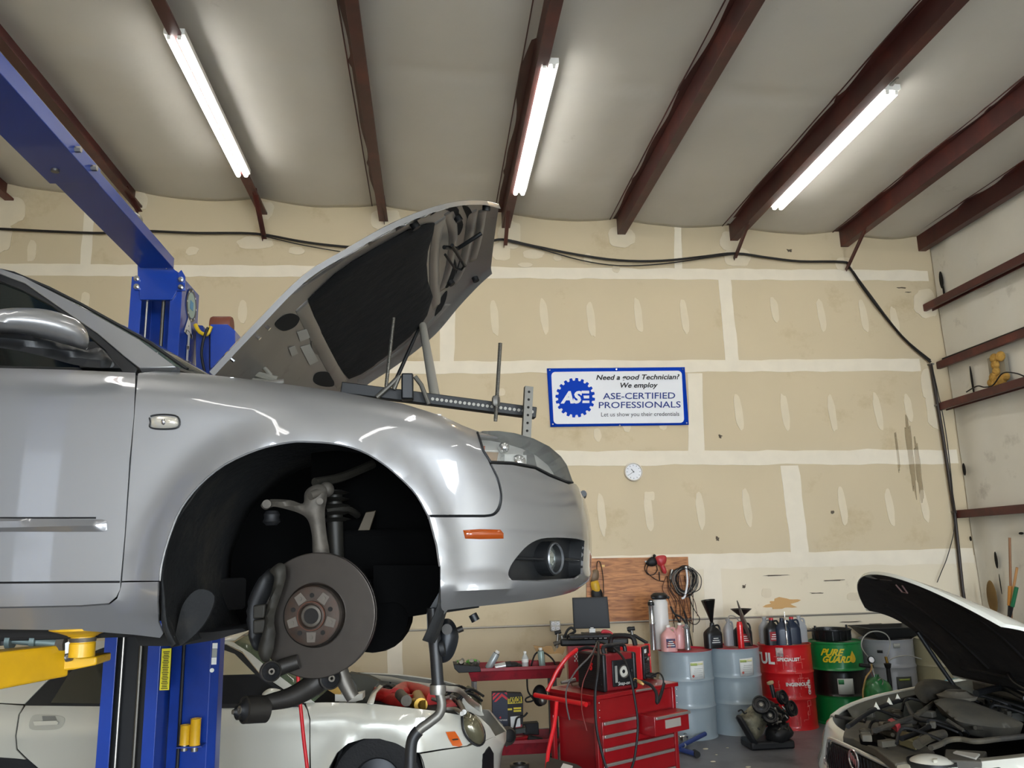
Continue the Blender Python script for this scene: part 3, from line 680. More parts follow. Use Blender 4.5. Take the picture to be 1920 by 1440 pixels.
panel('pressed_pocket', smooth_px([(583, 640), (600, 632), (612, 650), (600, 664), (588, 660)]), HU, m_sh, ho, off=.003, res=.03, thick=.001, outdir=und)
def hp(x, y, off=.02): a, b = HU.solve((x, y)); p = HU.f(a, b); n = HU.n(a, b); n = n if n.dot(und(p)) > 0 else -n; return p+n*off
# latch striker, bump stops
B().tube([hp(828, 470), hp(838, 486, .05), hp(848, 484, .06), hp(858, 474, .06), hp(850, 462, .04), hp(842, 458)], .005, 8).o('latch_loop', m_blk, ho)
B().tube([hp(826, 456), hp(850, 454, .03), hp(872, 440, .03), hp(900, 428)], .008, 8).o('latch_strut', m_blk, ho); B().tube([hp(838, 448, .03), hp(862, 478, .05)], .007, 8).o('release_lever', m_blk, ho)
for x, y in [(912, 384), (890, 520), (843, 527), (775, 418), (856, 405)]: B().cyl(hp(x, y, 0), hp(x, y, .02), .014, n=14).o('rubber_stop', m_rub, ho)
for x, y in [(482, 630), (500, 612), (433, 672)]: B().cyl(hp(x, y, 0), hp(x, y, .012), .006, n=8).o('bolt', m_chr, ho)
# hinge strut near side and wiring at the cowl
B().tube([cP(-.34, -.22, .40), cP(-.20, -.22, .46), onw_p] if False else [cP(-.36, -.2, .40), cP(-.10, -.25, .44)], .008, 8).o('hinge_arm', m_steel, car)
# glasshouse
GW = -.085
def G(x, y, w_=0):  # leaning plane of the side glass
    n = (CL*math.cos(.38)+V((0, 0, 1))*math.sin(.38)); return aP(x, y, cP(0, GW+w_, .42), n)
gn = CL*math.cos(.38)+V((0, 0, 1))*math.sin(.38)
gb = cP(0, GW, .42)
def gpan(nm, pts, m, th=.02, off=0, lab=None, par=None): return slab(nm, pts, gb+gn*off, gn, th, m, par or car, bevel=.002, label=lab)
pil = [(-60, 488), (0, 503), (43, 518), (67, 531), (130, 563), (200, 602), (260, 636), (330, 688), (262, 690), (233, 668), (183, 625), (110, 575), (47, 531), (0, 513), (-60, 500)]
gpan('roof_pillar', pil, m_sil, .05)
gpan('window_frame', [(-60, 501), (0, 514), (47, 532), (110, 576), (183, 626), (233, 669), (258, 691), (254, 699), (100, 695), (-60, 691), (-60, 683), (0, 685), (120, 688), (222, 690), (196, 656), (140, 606), (95, 572), (40, 543), (0, 527), (-60, 514)], m_blk, .03, -.004)
gpan('side_window', [(-60, 512), (0, 525), (42, 541), (97, 570), (142, 604), (198, 655), (224, 691), (120, 690), (-60, 685)], m_glass, .005, -.012)
gpan('mirror_mount', [(150, 640), (176, 640), (205, 665), (226, 690), (150, 689), (140, 672)], m_blk, .02, .012)
# windscreen: bowed glass from pillar to pillar
wsn = [crel(aP(x, y, gb-gn*.01, gn)) for x, y in [(-60, 492), (0, 505), (67, 533), (130, 565), (200, 604), (260, 638), (330, 688)]]
P = []
for u, w_, v in wsn:
    row = []
    for j in range(21):
        t = j/20; bg_ = 4*t*(1-t)*.045; row.append(cP(u+bg_*.55, lerp(w_, -2*HWD-w_, t), v+bg_*.8))
    P.append(row)
wsg = B().grid(P).o('windscreen', m_ws, car, smooth=60, solid=.005)
B().tube([r[1]+V((0, 0, .004)) for r in P], .006, 6).o('windscreen_seal', m_rub, wsg)
a0 = P[-1]; B().tube([p+V((0, 0, -.01)) for p in a0], .012, 8).o('cowl_edge', m_blk, car)
# roof and cabin floor so that the body closes
r0 = wsn[0]; P = [[cP(u, lerp(r0[1], -2*HWD-r0[1], j/10), r0[2]+.02+.04*4*(j/10)*(1-j/10)+min(.05, (r0[0]-u)*.1)) for j in range(11)] for u in np.linspace(r0[0], r0[0]-1.6, 8)]
B().grid(P).o('roof', m_sil, car, smooth=60, solid=.01)
m_int = mat('cabin_dark', '#0c0c0d', .9)
B().box(cP(-1.35, -HWD, .17), (1.9, 1.5, .5), -(AZ-PI/2)).o('cabin_trim', m_int, car)
# mirror
mc = cP(-.70, .13, .42); mpn = (CAM-mc).normalized()
mi_ = inflate('door_mirror', [(-45, 640), (-55, 610), (-30, 588), (0, 580), (35, 577), (85, 580), (128, 592), (154, 608), (166, 630), (165, 650), (157, 655), (120, 645), (60, 630), (0, 625)], mc, mpn, .07, .03, m_sil, car, res=.015)
inflate('mirror_underside', [(-40, 635), (0, 624), (60, 629), (120, 644), (160, 656), (186, 652), (204, 668), (214, 686), (190, 690), (140, 684), (80, 668), (20, 655), (-30, 648)], mc-CL*.02, mpn, .05, .03, m_blk, mi_, res=.015)
# wheel arch liner: half drum of felt with an inner wall
def arcp(t, r=AR+.004): return AC[0]+r*math.cos(t), AC[1]+r*math.sin(t)
P = []
for i in range(60):
    t = lerp(PI*1.155, -.17*PI, i/59); row = []
    for j in range(9):
        w_ = lerp(-.002, -.74, (j/8)**1.5); uu, vv = arcp(t, AR-.001+.028*math.sin(min(1, j/2)*PI/2)+.006*noise.noise(V((i*.3, j, 0)))); row.append(cP(uu, w_+min(0, float(np.interp(uu, _px, _py)))-.008, vv))
    P.append(row)
B().grid(P).o('arch_liner', m_liner, car, smooth=60, solid=-.004)
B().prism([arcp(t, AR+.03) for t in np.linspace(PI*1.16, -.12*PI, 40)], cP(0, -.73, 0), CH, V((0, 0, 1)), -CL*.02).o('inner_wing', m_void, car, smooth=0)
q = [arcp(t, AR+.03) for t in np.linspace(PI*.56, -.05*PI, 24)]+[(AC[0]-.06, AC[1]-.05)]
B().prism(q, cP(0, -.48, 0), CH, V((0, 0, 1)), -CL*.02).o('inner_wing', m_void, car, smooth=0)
slab('splash_flap', [(345, 1130), (372, 1105), (402, 1118), (386, 1165), (350, 1203), (328, 1210), (333, 1170)], cP(0, -.12, 0), CL, .012, m_liner, car, ss=True)
slab('splash_guard', [(700, 1060), (825, 1060), (826, 1160), (812, 1170), (803, 1151), (766, 1157), (760, 1141), (748, 1131), (735, 1129), (700, 1133)], cP(0, -.30, 0), CL, .01, m_void, car)
# floor pan and sill underside
un = B(); un.prism([(-3.2, -.13), (-.44, -.13), (-.40, -.2), (-.40, -.5), (-.27, -.8), (-.27, -1.0), (-.40, -1.3), (-.44, -1.64), (-3.2, -1.64)], cP(0, 0, -.215), CH, CL, V((0, 0, .10)))
un.prism([(-3.0, -.14), (-.40, -.14), (-.40, -.2), (-3.0, -.2)], cP(0, 0, -.245), CH, CL, V((0, 0, .04)))
un.o('floor_pan', mat('underbody', '#161412', .9, var=.5, vscale=6), car, smooth=0, bevel=.01)
slab('undertray', [(255, 1195), (300, 1190), (400, 1185), (455, 1178), (463, 1183), (430, 1192), (405, 1200), (330, 1212), (262, 1211)], cP(0, -.30, 0), CL, .25, mat('underbody', '#161412', .9), car)
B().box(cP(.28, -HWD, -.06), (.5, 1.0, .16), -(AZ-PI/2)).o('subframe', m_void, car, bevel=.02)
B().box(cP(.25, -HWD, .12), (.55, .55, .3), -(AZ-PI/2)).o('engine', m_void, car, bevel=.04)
bb = B(); 
for w_ in (-.34, -1.43): B().box(cP(.05, w_, .335), (.6, .05, .03), -(AZ-PI/2)).o('inner_wing_rail', m_hin, car)
# hoses over the engine bay behind the bonnet root
for pts, r in [([(400, 700), (440, 694), (470, 712), (510, 716)], .009), ([(440, 690), (475, 700), (520, 712)], .012), ([(455, 676), (485, 683), (505, 700), (512, 714)], .007)]:
    B().tube(catmull([aP(x, y, cP(0, -.6, 0), CL) for x, y in pts], 5), r, 8).o('hose', mat('grey_hose', '#7d7a70', .5), car)
# ---- brake and suspension
rc = aY(591, 1153, 2.245); ra = V((-.19, -.98, -.02)).normalized()
ro = B().lathe([(.155, -.030), (.160, -.028), (.160, -.017), (.150, -.015), (.150, -.013), (.160, -.011), (.160, -.001), (.158, .0), (.092, 0), (.090, -.004), (.086, -.006), (.080, -.004), (.078, .022), (.074, .026), (.0, .026)], rc, ra, 72)
m_rot = mat('brake_rotor_iron', '#37322d', .42, metal=.75, var=.15, vscale=6, dirt='#4a3426', dscale=9, dmin=.55, dmax=.85)
rot = ro.o('brake_disc', m_rot, car, smooth=40)
B().lathe([(.083, .001), (.1575, .001)], rc, ra, 72).o('swept_face', mat('swept_iron', '#3d3833', .38, metal=.7, var=.08, vscale=30), rot)
m_rust = mat('rusty_hub', '#382e26', .6, metal=.4, var=.3, vscale=30, dirt='#3d281b', dscale=25, dmin=.45, dmax=.7)
rx = ra.cross(V((0, 0, 1))).normalized(); ry = rx.cross(ra)
hp_ = B().lathe([(.073, .0265), (.070, .028), (.038, .028), (.036, .034), (.031, .036), (.029, .030), (.029, .02), (0, .018)], rc, ra, 48).o('hub_face', m_rust, rot)
B().lathe([(.024, .026), (.026, .031), (.020, .033), (.018, .024)], rc, ra, 32).o('hub_ring', m_cast, rot); B().lathe([(.0255, .031), (0, .031)], rc, ra, 24).o('hub_bore', dk, rot)
B().lathe([(.037, .0290), (.037, .0345), (.033, .0345)], rc, ra, 32).o('rust_ring', mat('orange_rust', '#4a2818', .8), rot)
for i in range(5):
    t = 2*PI*i/5-PI/2; c = rc+(rx*math.cos(t)+ry*math.sin(t))*.054+ra*.0285; er = (rx*math.cos(t)+ry*math.sin(t)); et = ra.cross(er)
    B().prism([(-.014, -.013), (.012, -.011), (.012, .011), (-.014, .013)], c, er, et, ra*.0015).o('bolt_pad', mat('clean_cast', '#564f47', .55, metal=.4), rot, bevel=.003)
    B().cyl(c+ra*.001, c+ra*.003, .0055, n=14).o('stud_ring', m_cast, rot)
    t += PI/5; c = rc+(rx*math.cos(t)+ry*math.sin(t))*.052+ra*.0285; B().cyl(c-ra*.001, c+ra*.0006, .0062, n=16).o('bolt_hole', dk, rot)
# caliper
pc = rc+ra*.012
cal = inflate('brake_caliper', [(522, 1056), (534, 1060), (536, 1080), (530, 1105), (520, 1135), (514, 1160), (516, 1190), (512, 1220), (503, 1240), (490, 1238), (484, 1215), (494, 1180), (498, 1150), (506, 1120), (514, 1085), (506, 1070)], pc+ra*.03, ra, .018, .03, m_darkc, car, res=.012)
inflate('caliper_body', [(480, 1095), (505, 1066), (518, 1075), (514, 1110), (500, 1140), (498, 1180), (495, 1215), (478, 1218), (468, 1180), (466, 1140)], pc-ra*.02, ra, .045, .05, mat('caliper_black', '#0f0f0f', .6), cal, res=.012)
for y0 in (1135, 1163): slab('pad_backing', [(474, y0), (497, y0-2), (495, y0+24), (474, y0+26)], pc+ra*.03, ra, .02, m_darkc, cal, bevel=.004)
# upright and control arms
kp = cP(0, -.25, 0)
kn = inflate('steering_knuckle', [(571, 925), (580, 914), (598, 908), (612, 915), (613, 935), (609, 960), (612, 1000), (617, 1045), (589, 1048), (585, 1005), (577, 975), (560, 962), (530, 953), (512, 950), (498, 956), (489, 948), (497, 938), (515, 936), (545, 938), (568, 944)], kp, CL, .022, .022, m_cast, car, res=.012, soft=.03)
def kpt(x, y, w_=-.25): return aP(x, y, cP(0, w_, 0), CL)
B().cyl(kpt(500, 945, -.23), kpt(500, 945, -.27), .012).o('ball_joint_nut', m_cast, kn); B().lathe([(.016, 0), (.022, -.01), (.02, -.02), (.024, -.03), (.014, -.04)], kpt(510, 958), (0, 0, 1), 20).o('rubber_boot', m_rub, kn)
B().cyl(kpt(600, 940, -.21), kpt(600, 940, -.27), .009).o('pinch_bolt', m_cast, kn); B().cyl(kpt(581, 930, -.22), kpt(606, 920, -.25), .012).o('upper_joint', m_cast, kn)
B().ball(kpt(612, 918, -.28), .022).o('joint_ball', m_cast, kn)
sh = B(); a, b = kpt(626, 920, -.36), kpt(630, 1060, -.36); sh.cyl(a, b, .024); 
for i in range(5): 
    c = lerp(kpt(624, 925, -.36), kpt(626, 975, -.36), i/4); sh.lathe([(.03, -.006), (.05, 0), (.03, .006)], c, (b-a).normalized(), 24)
sh.o('damper', mat('damper_dark', '#26241f', .5, metal=.4), car)
B().tube(catmull([kpt(590, 905, -.30), kpt(640, 895, -.38), kpt(700, 870, -.45)], 5), .014, 8).o('upper_control_arm', m_darkc, car); B().tube(catmull([kpt(612, 960, -.33), kpt(650, 955, -.36), kpt(670, 966, -.44)], 5), .011, 8).o('upper_control_arm', m_darkc, car)
slab('hose_bracket', [(686, 960), (705, 957), (688, 1010), (672, 1027), (659, 1027), (662, 1015)], kpt(680, 990, -.40), CL, .01, mat('brown_bracket', '#3f3627', .6, metal=.3), car, bevel=.002)
B().lathe([(.0, -.1), (.09, -.09), (.11, 0), (.10, .1), (0, .11)], kpt(705, 1150, -.42), CL, 24).o('drive_joint', m_void, car)
# lower arms, hanging loose
def arm(nm, pts, rs, Yw, m, lab=None):
    q = [V((x, y, 0)) for x, y in pts]; q = catmull(q, 6); n = len(q); rr = [np.interp(i/(n-1), np.linspace(0, 1, len(rs)), rs) for i in range(n)]
    return B().tube([kpt(p.x, p.y, Yw) for p in q], [float(r) for r in rr], 12).o(nm, m, car, label=lab)
m_arm = mat('arm_iron', '#2b2824', .5, metal=.5, var=.3, vscale=14)
def bush(c, w_, r, ax, par, l=.05):
    p = kpt(c[0], c[1], w_); ax = V(ax).normalized()
    B().lathe([(r, -l/2), (r, l/2), (r*.86, l/2+.002), (r*.8, l/2-.004)], p, ax, 28).o('bushing_sleeve', m_arm, par); B().lathe([(r*.82, -l/2), (r*.82, l/2-.002), (r*.5, l/2+.004), (r*.35, l/2+.010), (r*.3, l/2+.012)], p, ax, 28).o('bushing_rubber', m_rub, par)
    B().lathe([(r*.30, -l/2), (r*.30, l/2+.014), (r*.15, l/2+.014), (r*.13, 0)], p, ax, 18).o('bushing_core', m_cast, par)
la = arm('lower_control_arm', [(620, 1255), (590, 1282), (548, 1306), (500, 1318), (478, 1326)], [.022, .030, .026, .020, .022], -.22, m_arm); bush((478, 1330), -.20, .034, (-.75, -.6, .1), la, .06); bush((459, 1334), -.20, .020, (-.75, -.6, .1), la, .04)
ua = arm('trailing_link', [(560, 1240), (530, 1250), (508, 1260)], [.018, .02, .02], -.16, m_arm); bush((507, 1259), -.15, .026, (.25, -.9, .1), ua, .04)
ta = arm('transverse_link', [(635, 1240), (640, 1265), (654, 1295), (662, 1308)], [.02, .022, .018, .018], -.24, mat('link_grey', '#5b5750', .45, metal=.6)); bush((617, 1272), -.2, .028, (.3, -.9, .1), ta, .04)
# anti-roll bar with its clamp
sb = B(); q = catmull([V((812, 1140, 0)), V((814, 1180, 0)), V((818, 1240, 0)), V((822, 1290, 0)), V((828, 1318, 0)), V((824, 1338, 0)), V((806, 1354, 0)), V((785, 1370, 0)), V((772, 1392, 0)), V((769, 1440, 0)), V((767, 1470, 0))], 6)
n = len(q); sb.tube([kpt(p.x, p.y, -.20) for p in q[:19]], .0165, 14); ab = sb.o('anti_roll_bar', mat('bar_black', '#1b1b1c', .4), car)
B().tube([kpt(p.x, p.y, -.20) for p in q[18:44]], .0125, 14).o('bar_bare_length', mat('bar_grey', '#6b6861', .4, metal=.6), ab); B().tube([kpt(p.x, p.y, -.20) for p in q[42:]], .0155, 14).o('bar_sleeve', mat('bar_black', '#1b1b1c', .4), ab)
B().lathe([(.021, -.012), (.022, 0), (.021, .012)], kpt(821, 1292, -.2), (0, 0, 1), 20).o('bar_collar', m_steel, ab)
bk = inflate('engine_mount', [(826, 1165), (842, 1160), (854, 1172), (860, 1195), (852, 1225), (840, 1240), (824, 1242), (816, 1225), (818, 1190)], kpt(838, 1200, -.24), CL, .03, .03, mat('mount_black', '#1d1f22', .4, metal=.3), car, res=.015)
B().cyl(kpt(838, 1180, -.18), kpt(838, 1180, -.30), .014).o('mount_bolt', m_arm, bk); B().cyl(kpt(858, 1182, -.2), kpt(868, 1178, -.2), .008).o('side_bolt', m_arm, bk); B().lathe([(.008, -.01), (.022, -.006), (.022, .006), (.008, .01)], kpt(828, 1215, -.2), (1, 0, .2), 20).o('mount_rubber', m_rub, bk)
slab('bumper_bracket', [(800, 1150), (826, 1106), (829, 1160), (826, 1232), (806, 1230), (801, 1190)], kpt(815, 1180, -.26), CL, .01, m_blk, car)
B().cyl(kpt(886, 1152, -.3), kpt(892, 1164, -.3), .012).o('drain_plug', m_blk, car)
B().tube(catmull([body(*BODY.solve((828+ i*10, 1156-i*1.5)))+V((0,0,.01))-CL*.03 for i in range(8)],2), .004, 6).o('bumper_lower_clip', m_blk, bump)
# ---- engine support bar standing over the bay
eb = thing('engine_support_bar', 'black perforated engine support bar with threaded rods over the open engine bay', 'support bar', cP(.3, -1.0, .3))
pa, pb = aY(640, 728, 3.05), aY(1004, 775, 3.1); d = (pb-pa).normalized(); up = V((0, 0, 1)); up = (up-d*d.z).normalized(); sdw = d.cross(up)
b = B(); h_ = .043
b.prism([(-h_/2, -h_/2), (h_/2, -h_/2), (h_/2, h_/2), (-h_/2, h_/2)], pa, sdw, up, pb-pa); bar = b.o('perforated_bar', mat('bar_satin_black', '#070707', .55), eb, bevel=.003)
for i in range(24):
    c = pa+(pb-pa)*(.46+i*.0235)
    s = sdw if sdw.dot(CAM-c) > 0 else -sdw; B().cyl(c+s*(h_/2-.001), c+s*(h_/2+.001), .0062, n=12).o('bar_hole', mat('bright_hole', '#9b978c', .5), bar) if i < 23 else None
def ebp(x, y, Y=3.02): return aY(x, y, Y)
m_thr = mat('threaded_rod_steel', '#6f6b63', .4, metal=.8)
for (x0, y0, x1, y1, r) in [(938, 644, 929, 790, .007), (738, 596, 724, 725, .0065)]:
    p0_, p1_ = ebp(x0, y0), ebp(x1, y1); rd = B().cyl(p0_, p1_, r, n=10); 
    L_ = (p1_-p0_).length; dd = (p1_-p0_).normalized()
    for i in range(int(L_/.006)): rd.lathe([(r, -.0015), (r*1.18, 0), (r, .0015)], p0_+dd*(i*.006), dd, 10)
    rd.o('threaded_rod', m_thr, eb)
B().lathe([(.012, -.02), (.016, -.012), (.016, .012), (.012, .02)], ebp(930, 752), (0, 0, 1), 6).o('hex_nut', m_steel, eb)
p0_, p1_ = ebp(991, 726), ebp(986, 830); dd = p1_-p0_
lg = B().prism([(-.016, -.016), (.016, -.016), (.016, .016), (-.016, .016)], p0_, sdw, d, dd).o('support_leg', mat('galvanised_square', '#5f5c55', .5, metal=.6), eb)
for i in range(7): c = p0_+dd*(.1+i*.14); s = (CAM-c).normalized(); B().cyl(c+sdw*(.0165 if sdw.y < 0 else -.0165), c+sdw*(.015 if sdw.y < 0 else -.015), .005, n=10).o('leg_hole', dk, lg)
B().box(ebp(764, 726), (.045, .05, .10)).o('hook_block', m_blk, eb, bevel=.006)
for pts in [[(748, 706), (732, 722), (706, 745)], [(778, 706), (790, 722), (804, 758)], [(749, 704), (738, 730)]]:
    B().tube([ebp(x, y) for x, y in pts], .009, 10).o('clevis_arm', mat('galvanised_square', '#5f5c55', .5, metal=.6), eb)
pr = thing('bonnet_prop', 'thick grey tube propping the raised silver bonnet from the bay', 'prop', ebp(815, 745, 3.3))
B().cyl(aY(792, 608, 3.42), aY(817, 752, 3.3), .016, .022, n=16).o('prop_tube', mat('prop_grey', '#8b867c', .4, metal=.3), pr)
B().cyl(aY(790, 606, 3.45), aY(738, 722, 3.4), .007, .009).o('gas_strut', m_blk, ho)
# ------------------------------------------------------------------ two-post lift
m_blue = mat('blue_enamel', '#0f3a98', .32, coat=.4, var=.12, vscale=3); m_blued = mat('blue_enamel_worn', '#0e3284', .4, var=.2, vscale=6)
m_yel = mat('yellow_enamel', '#c99a15', .4, coat=.2, var=.15, vscale=8, dirt='#4b3208', dscale=18, dmin=.68, dmax=.72)
m_white = mat('white_sticker', '#dcdcd6', .5); m_bl = mat('black_ink', '#101010', .6)
def make_post(name, lab, x0, x1, y0, y1, z1, opening, logo=True):
    """hollow C post, its slot on the side 'opening' (-1: towards the camera)"""
    t = thing(name, lab, 'lift post', ((x0+x1)/2, (y0+y1)/2, 0), 'posts of the blue two-post lift')
    ys, yo = (y0, y1) if opening < 0 else (y1, y0); w_ = .008; lip = .062
    poly = [(x0, ys), (x0+lip, ys), (x0+lip, ys+w_*-opening), (x0+w_, ys-w_*opening), (x0+w_, yo+w_*opening), (x1-w_, yo+w_*opening), (x1-w_, ys-w_*opening), (x1-lip, ys-w_*opening), (x1-lip, ys), (x1, ys), (x1, yo), (x0, yo)]
    b = B(); b.prism(poly, (0, 0, .012), (1, 0, 0), (0, 1, 0), (0, 0, z1-.012)); b.o('column', m_blue, t, smooth=0, bevel=.002)
    B().box(((x0+x1)/2, (y0+y1)/2+.05, .008), (x1-x0+.0, .5, .016)).o('base_plate', m_blue, t, bevel=.003)
    yc = (y0+y1)/2
    B().box(((x0+x1)/2, yc+.02, 1.0), (x1-x0-.03, abs(y1-y0)-.09, 1.4)).o('carriage', mat('greasy_black', '#0b0b0d', .5), t, bevel=.01)
    for fx, r, mm in [(.30, .006, m_emt), (.62, .010, mat('chain_grey', '#57544e', .4, metal=.8))]:
        B().cyl((lerp(x0, x1, fx), ys-opening*.028, .1), (lerp(x0, x1, fx), ys-opening*.028, z1-.1), r, n=8).o('lifting_cable', mm, t)
    return t
X0, X1, Y0, Y1, ZP = -1.665, -1.388, 4.5, 4.83, 3.52
post = make_post('lift_post', 'blue steel lift post with white letters on its side, behind the silver car', X0, X1, Y0, Y1, ZP, -1)
# letters and badge on the right-hand side of the post
for i, ch in enumerate('ATLAS'):
    q = aX(353.5-.1*i, 614+27*i, X1+.003)
    text(ch, .135, m_white, post, q, (0, 1, 0), (0, 0, 1), 'lettering', bold=.006, sx=1.5)
q = aX(359, 573, X1+.003); 
B().lathe([(0, .001), (.075, .001)], q, (1, 0, 0), 32).o('badge', mat('badge_pale', '#8fa9a4', .4), post); B().lathe([(.078, .0012), (.098, .0015)], q, (1, 0, 0), 32).o('badge_ring', mat('badge_ring', '#1c2a3c', .4), post)
for i in range(16): t = 2*PI*i/16; B().box(q+V((.003, math.cos(t)*.088, math.sin(t)*.088)), (.001, .010, .010)).o('badge_letter', m_white, post) if i % 2 == 0 else None
B().box(q+V((.002, 0, 0)), (.001, .06, .05)).o('badge_picture', mat('badge_blue', '#3b86b5', .4), post)
# yellow caution strip on the right flange, with small black writing
q0, q1 = aY(311, 1216, Y0-.001), aY(308, 1294, Y0-.001); w_ = .047
st = B().prism([(-w_/2, 0), (w_/2, 0), (w_/2, 1), (-w_/2, 1)], q1, (1, 0, 0), (0, 0, (q0-q1).z), (0, -.001, 0)).o('caution_strip', mat('caution_yellow', '#d6cb1e', .5), post, smooth=0)
for i in range(22): B().box(q1+V((.0, -.002, (q0-q1).z*(.04+.042*i))), (.026 if i % 3 else .032, .0008, .004)).o('print_line', m_bl, st)
# blue side cover standing right of the post, with hose, stickers and height adapters
sc_ = thing('side_cover', 'blue sheet side cover beside the lift post, with two yellow adapters hung on it', 'cover', (-1.25, 4.72, 0))
xa, xb = X1+.012, -1.13
sv_ = B(); sv_.prism([(xa, 4.66), (xb-.035, 4.62), (xb, 4.66), (xb, 4.76), (xa, 4.76)], (0, 0, 0), (1, 0, 0), (0, 1, 0), (0, 0, 2.2)); sv_.o('cover_sheet', m_blued, sc_, smooth=0, bevel=.003)
q = aY(345, 1205, 4.63); B().tube([V((q.x, 4.635, 2.1)), V((q.x, 4.632, 1.0)), V((q.x-.01, 4.63, .2))], .009, 8).o('hydraulic_hose', m_rub, sc_)
for a, b, mm, nm in [((400, 1206), (408, 1216), m_white, 'white_sticker'), ((399, 1217), (407, 1232), mat('sticker_grey', '#8f9089', .5), 'printed_sticker'), ((398, 1233), (406, 1246), m_white, 'white_sticker')]:
    p, q = aY(a[0]-1, a[1], 4.61), aY(b[0]-1, b[1], 4.61); B().box((((p+q)/2).x, 4.612, ((p+q)/2).z), (.026, .002, abs(p.z-q.z))).o(nm, mm, sc_)
q = aY(397, 1257, 4.61); e = B().lathe([(0, .002), (.011, .002), (.011, .0)], (q.x, 4.615, q.z), (0, -1, 0), 24).o('oval_sticker', m_white, sc_); 
for k, (a, b, lab) in enumerate([((348, 1359), (346, 1396), 'shorter yellow tube height adapter on the blue side cover'), ((368, 1347), (365, 1397), 'taller yellow tube height adapter on the blue side cover')]):
    p, q = aY(*a, 4.56), aY(*b, 4.56); ad = thing('height_adapter', lab, 'lift adapter', q, 'yellow height adapters')
    B().lathe([(.018, 0), (.027, 0), (.027, .004), (.0255, .006), (.0255, p.z-q.z-.004), (.027, p.z-q.z), (.021, p.z-q.z), (.018, p.z-q.z-.01), (.018, 0)], q, (0, 0, 1), 28).o('adapter_tube', m_yel, ad)
    B().cyl(q+V((0, 0, -.03)), q+V((0, 0, .001)), .017, .018, 20).o('adapter_pin', m_steel, ad)
q = aY(357, 1397, 4.56); B().box((q.x, 4.58, q.z-.006), (.125, .09, .006)).o('adapter_rack', m_blued, sc_)
# power unit
pu = thing('hydraulic_power_unit', 'blue hydraulic power unit cabinet hung on the lift post, yellow hose above', 'power unit', (-1.2, 4.7, 2.6))
P0 = V((0, 4.68, 0)); NY = V((0, -1, 0))
slab('cabinet', [(394, 608), (427, 608), (441, 620), (441, 690), (394, 690)], P0, NY, .22, m_blue, pu, bevel=.004)
slab('mounting_box', [(367, 609), (380, 610), (384, 620), (392, 622), (392, 700), (367, 700)], P0+V((0, .05, 0)), NY, .15, m_blued, pu, bevel=.003)
B().lathe([(0, -.06), (.055, -.06), (.06, -.05), (.06, .05), (.055, .06), (0, .06)], aY(416, 612, 4.8), (1, 0, 0), 24).o('motor', mat('rusty_motor', '#6e3b2a', .6), pu)
B().tube(catmull([aY(*p, 4.66) for p in [(366, 608), (374, 622), (388, 627), (396, 612)]], 6), .011, 8).o('yellow_hose', mat('yellow_hose', '#c8a714', .5), pu)
B().tube(catmull([aY(*p, 4.64) for p in [(390, 614), (382, 635), (378, 665), (384, 700)]], 6), .008, 8).o('black_hose', m_rub, pu)
# overhead beam with its joint, gusset and bolts
ZB = 3.555
bmq = thing('crossbeam', 'long blue overhead crossbeam of the lift, bolted joint in its middle', 'beam', (-1.5, 3, ZB))
def bx_(pts, h, name, m=m_blue, dz=0):
    q = [aZ(x, y, ZB+dz) for x, y in pts]; return B().hexa([p for p in q]+[p+V((0, 0, h)) for p in q]).o(name, m, bmq, smooth=0, bevel=.004)
e0, e1 = aZ(255, 495, ZB), aZ(330, 510, ZB); xl = e0.x; xr = e1.x+.005; ye = 4.46
jl, jr = aZ(52, 290, ZB), aZ(110, 265, ZB); yj = jr.y
for (ya, yb, g, nm) in [(yj-.12, ye, 0, 'far_half'), (1.4, yj+.35, .012, 'near_half')]:
    b = B(); g2 = g; x0, x1 = xl-g, xr+g
    b.prism([(x0, ZB-g), (x1, ZB-g), (x1, ZB+.06), (x1-.006, ZB+.06), (x1-.006, ZB-g+.006), (x0+.006, ZB-g+.006), (x0+.006, ZB+.06), (x0, ZB+.06)], (0, ya, 0), (1, 0, 0), (0, 0, 1), (0, yb-ya, 0)); b.o(nm, m_blue, bmq, smooth=0, bevel=.003)
for y_ in (yj+.1, yj+.26): B().cyl((xr+.01, y_, ZB+.02), (xr+.035, y_, ZB+.02), .013, n=6).o('joint_bolt', m_steel, bmq)
B().cyl((aZ(104, 313, ZB).x, aZ(104, 313, ZB).y, ZB-.012), (aZ(104, 313, ZB).x, aZ(104, 313, ZB).y, ZB-.022), .016, n=12).o('bottom_bolt', m_steel, bmq)
slab('end_gusset', [(256, 430), (276, 445), (312, 505), (316, 490), (326, 505), (334, 510), (331, 548), (322, 562), (262, 562), (258, 520)], V((0, Y0-.012, 0)), NY, .03, m_blue, bmq, bevel=.003)
for side, pts in [('l', [(254, 518), (263, 518), (263, 544), (252, 544)]), ('r', [(334, 512), (340, 506), (347, 518), (347, 545), (330, 545)])]:
    slab('end_lug', pts, V((0, Y0-.014, 0)), NY, .012, m_blue, bmq)
for x, y in [(257, 523), (257, 538), (340, 525), (340, 539)]:
    q = aY(x, y, Y0-.016); B().cyl(q, q+V((0, -.012, 0)), .016, n=14).o('washer', m_chr, bmq); B().cyl(q+V((0, -.012, 0)), q+V((0, -.024, 0)), .010, n=6).o('end_bolt', m_steel, bmq)
# second post, beside the camera
post2 = make_post('lift_post', 'second blue lift post, standing left of the camera at the other end of the crossbeam', X0, X1, 1.12, 1.38, ZP, 1)
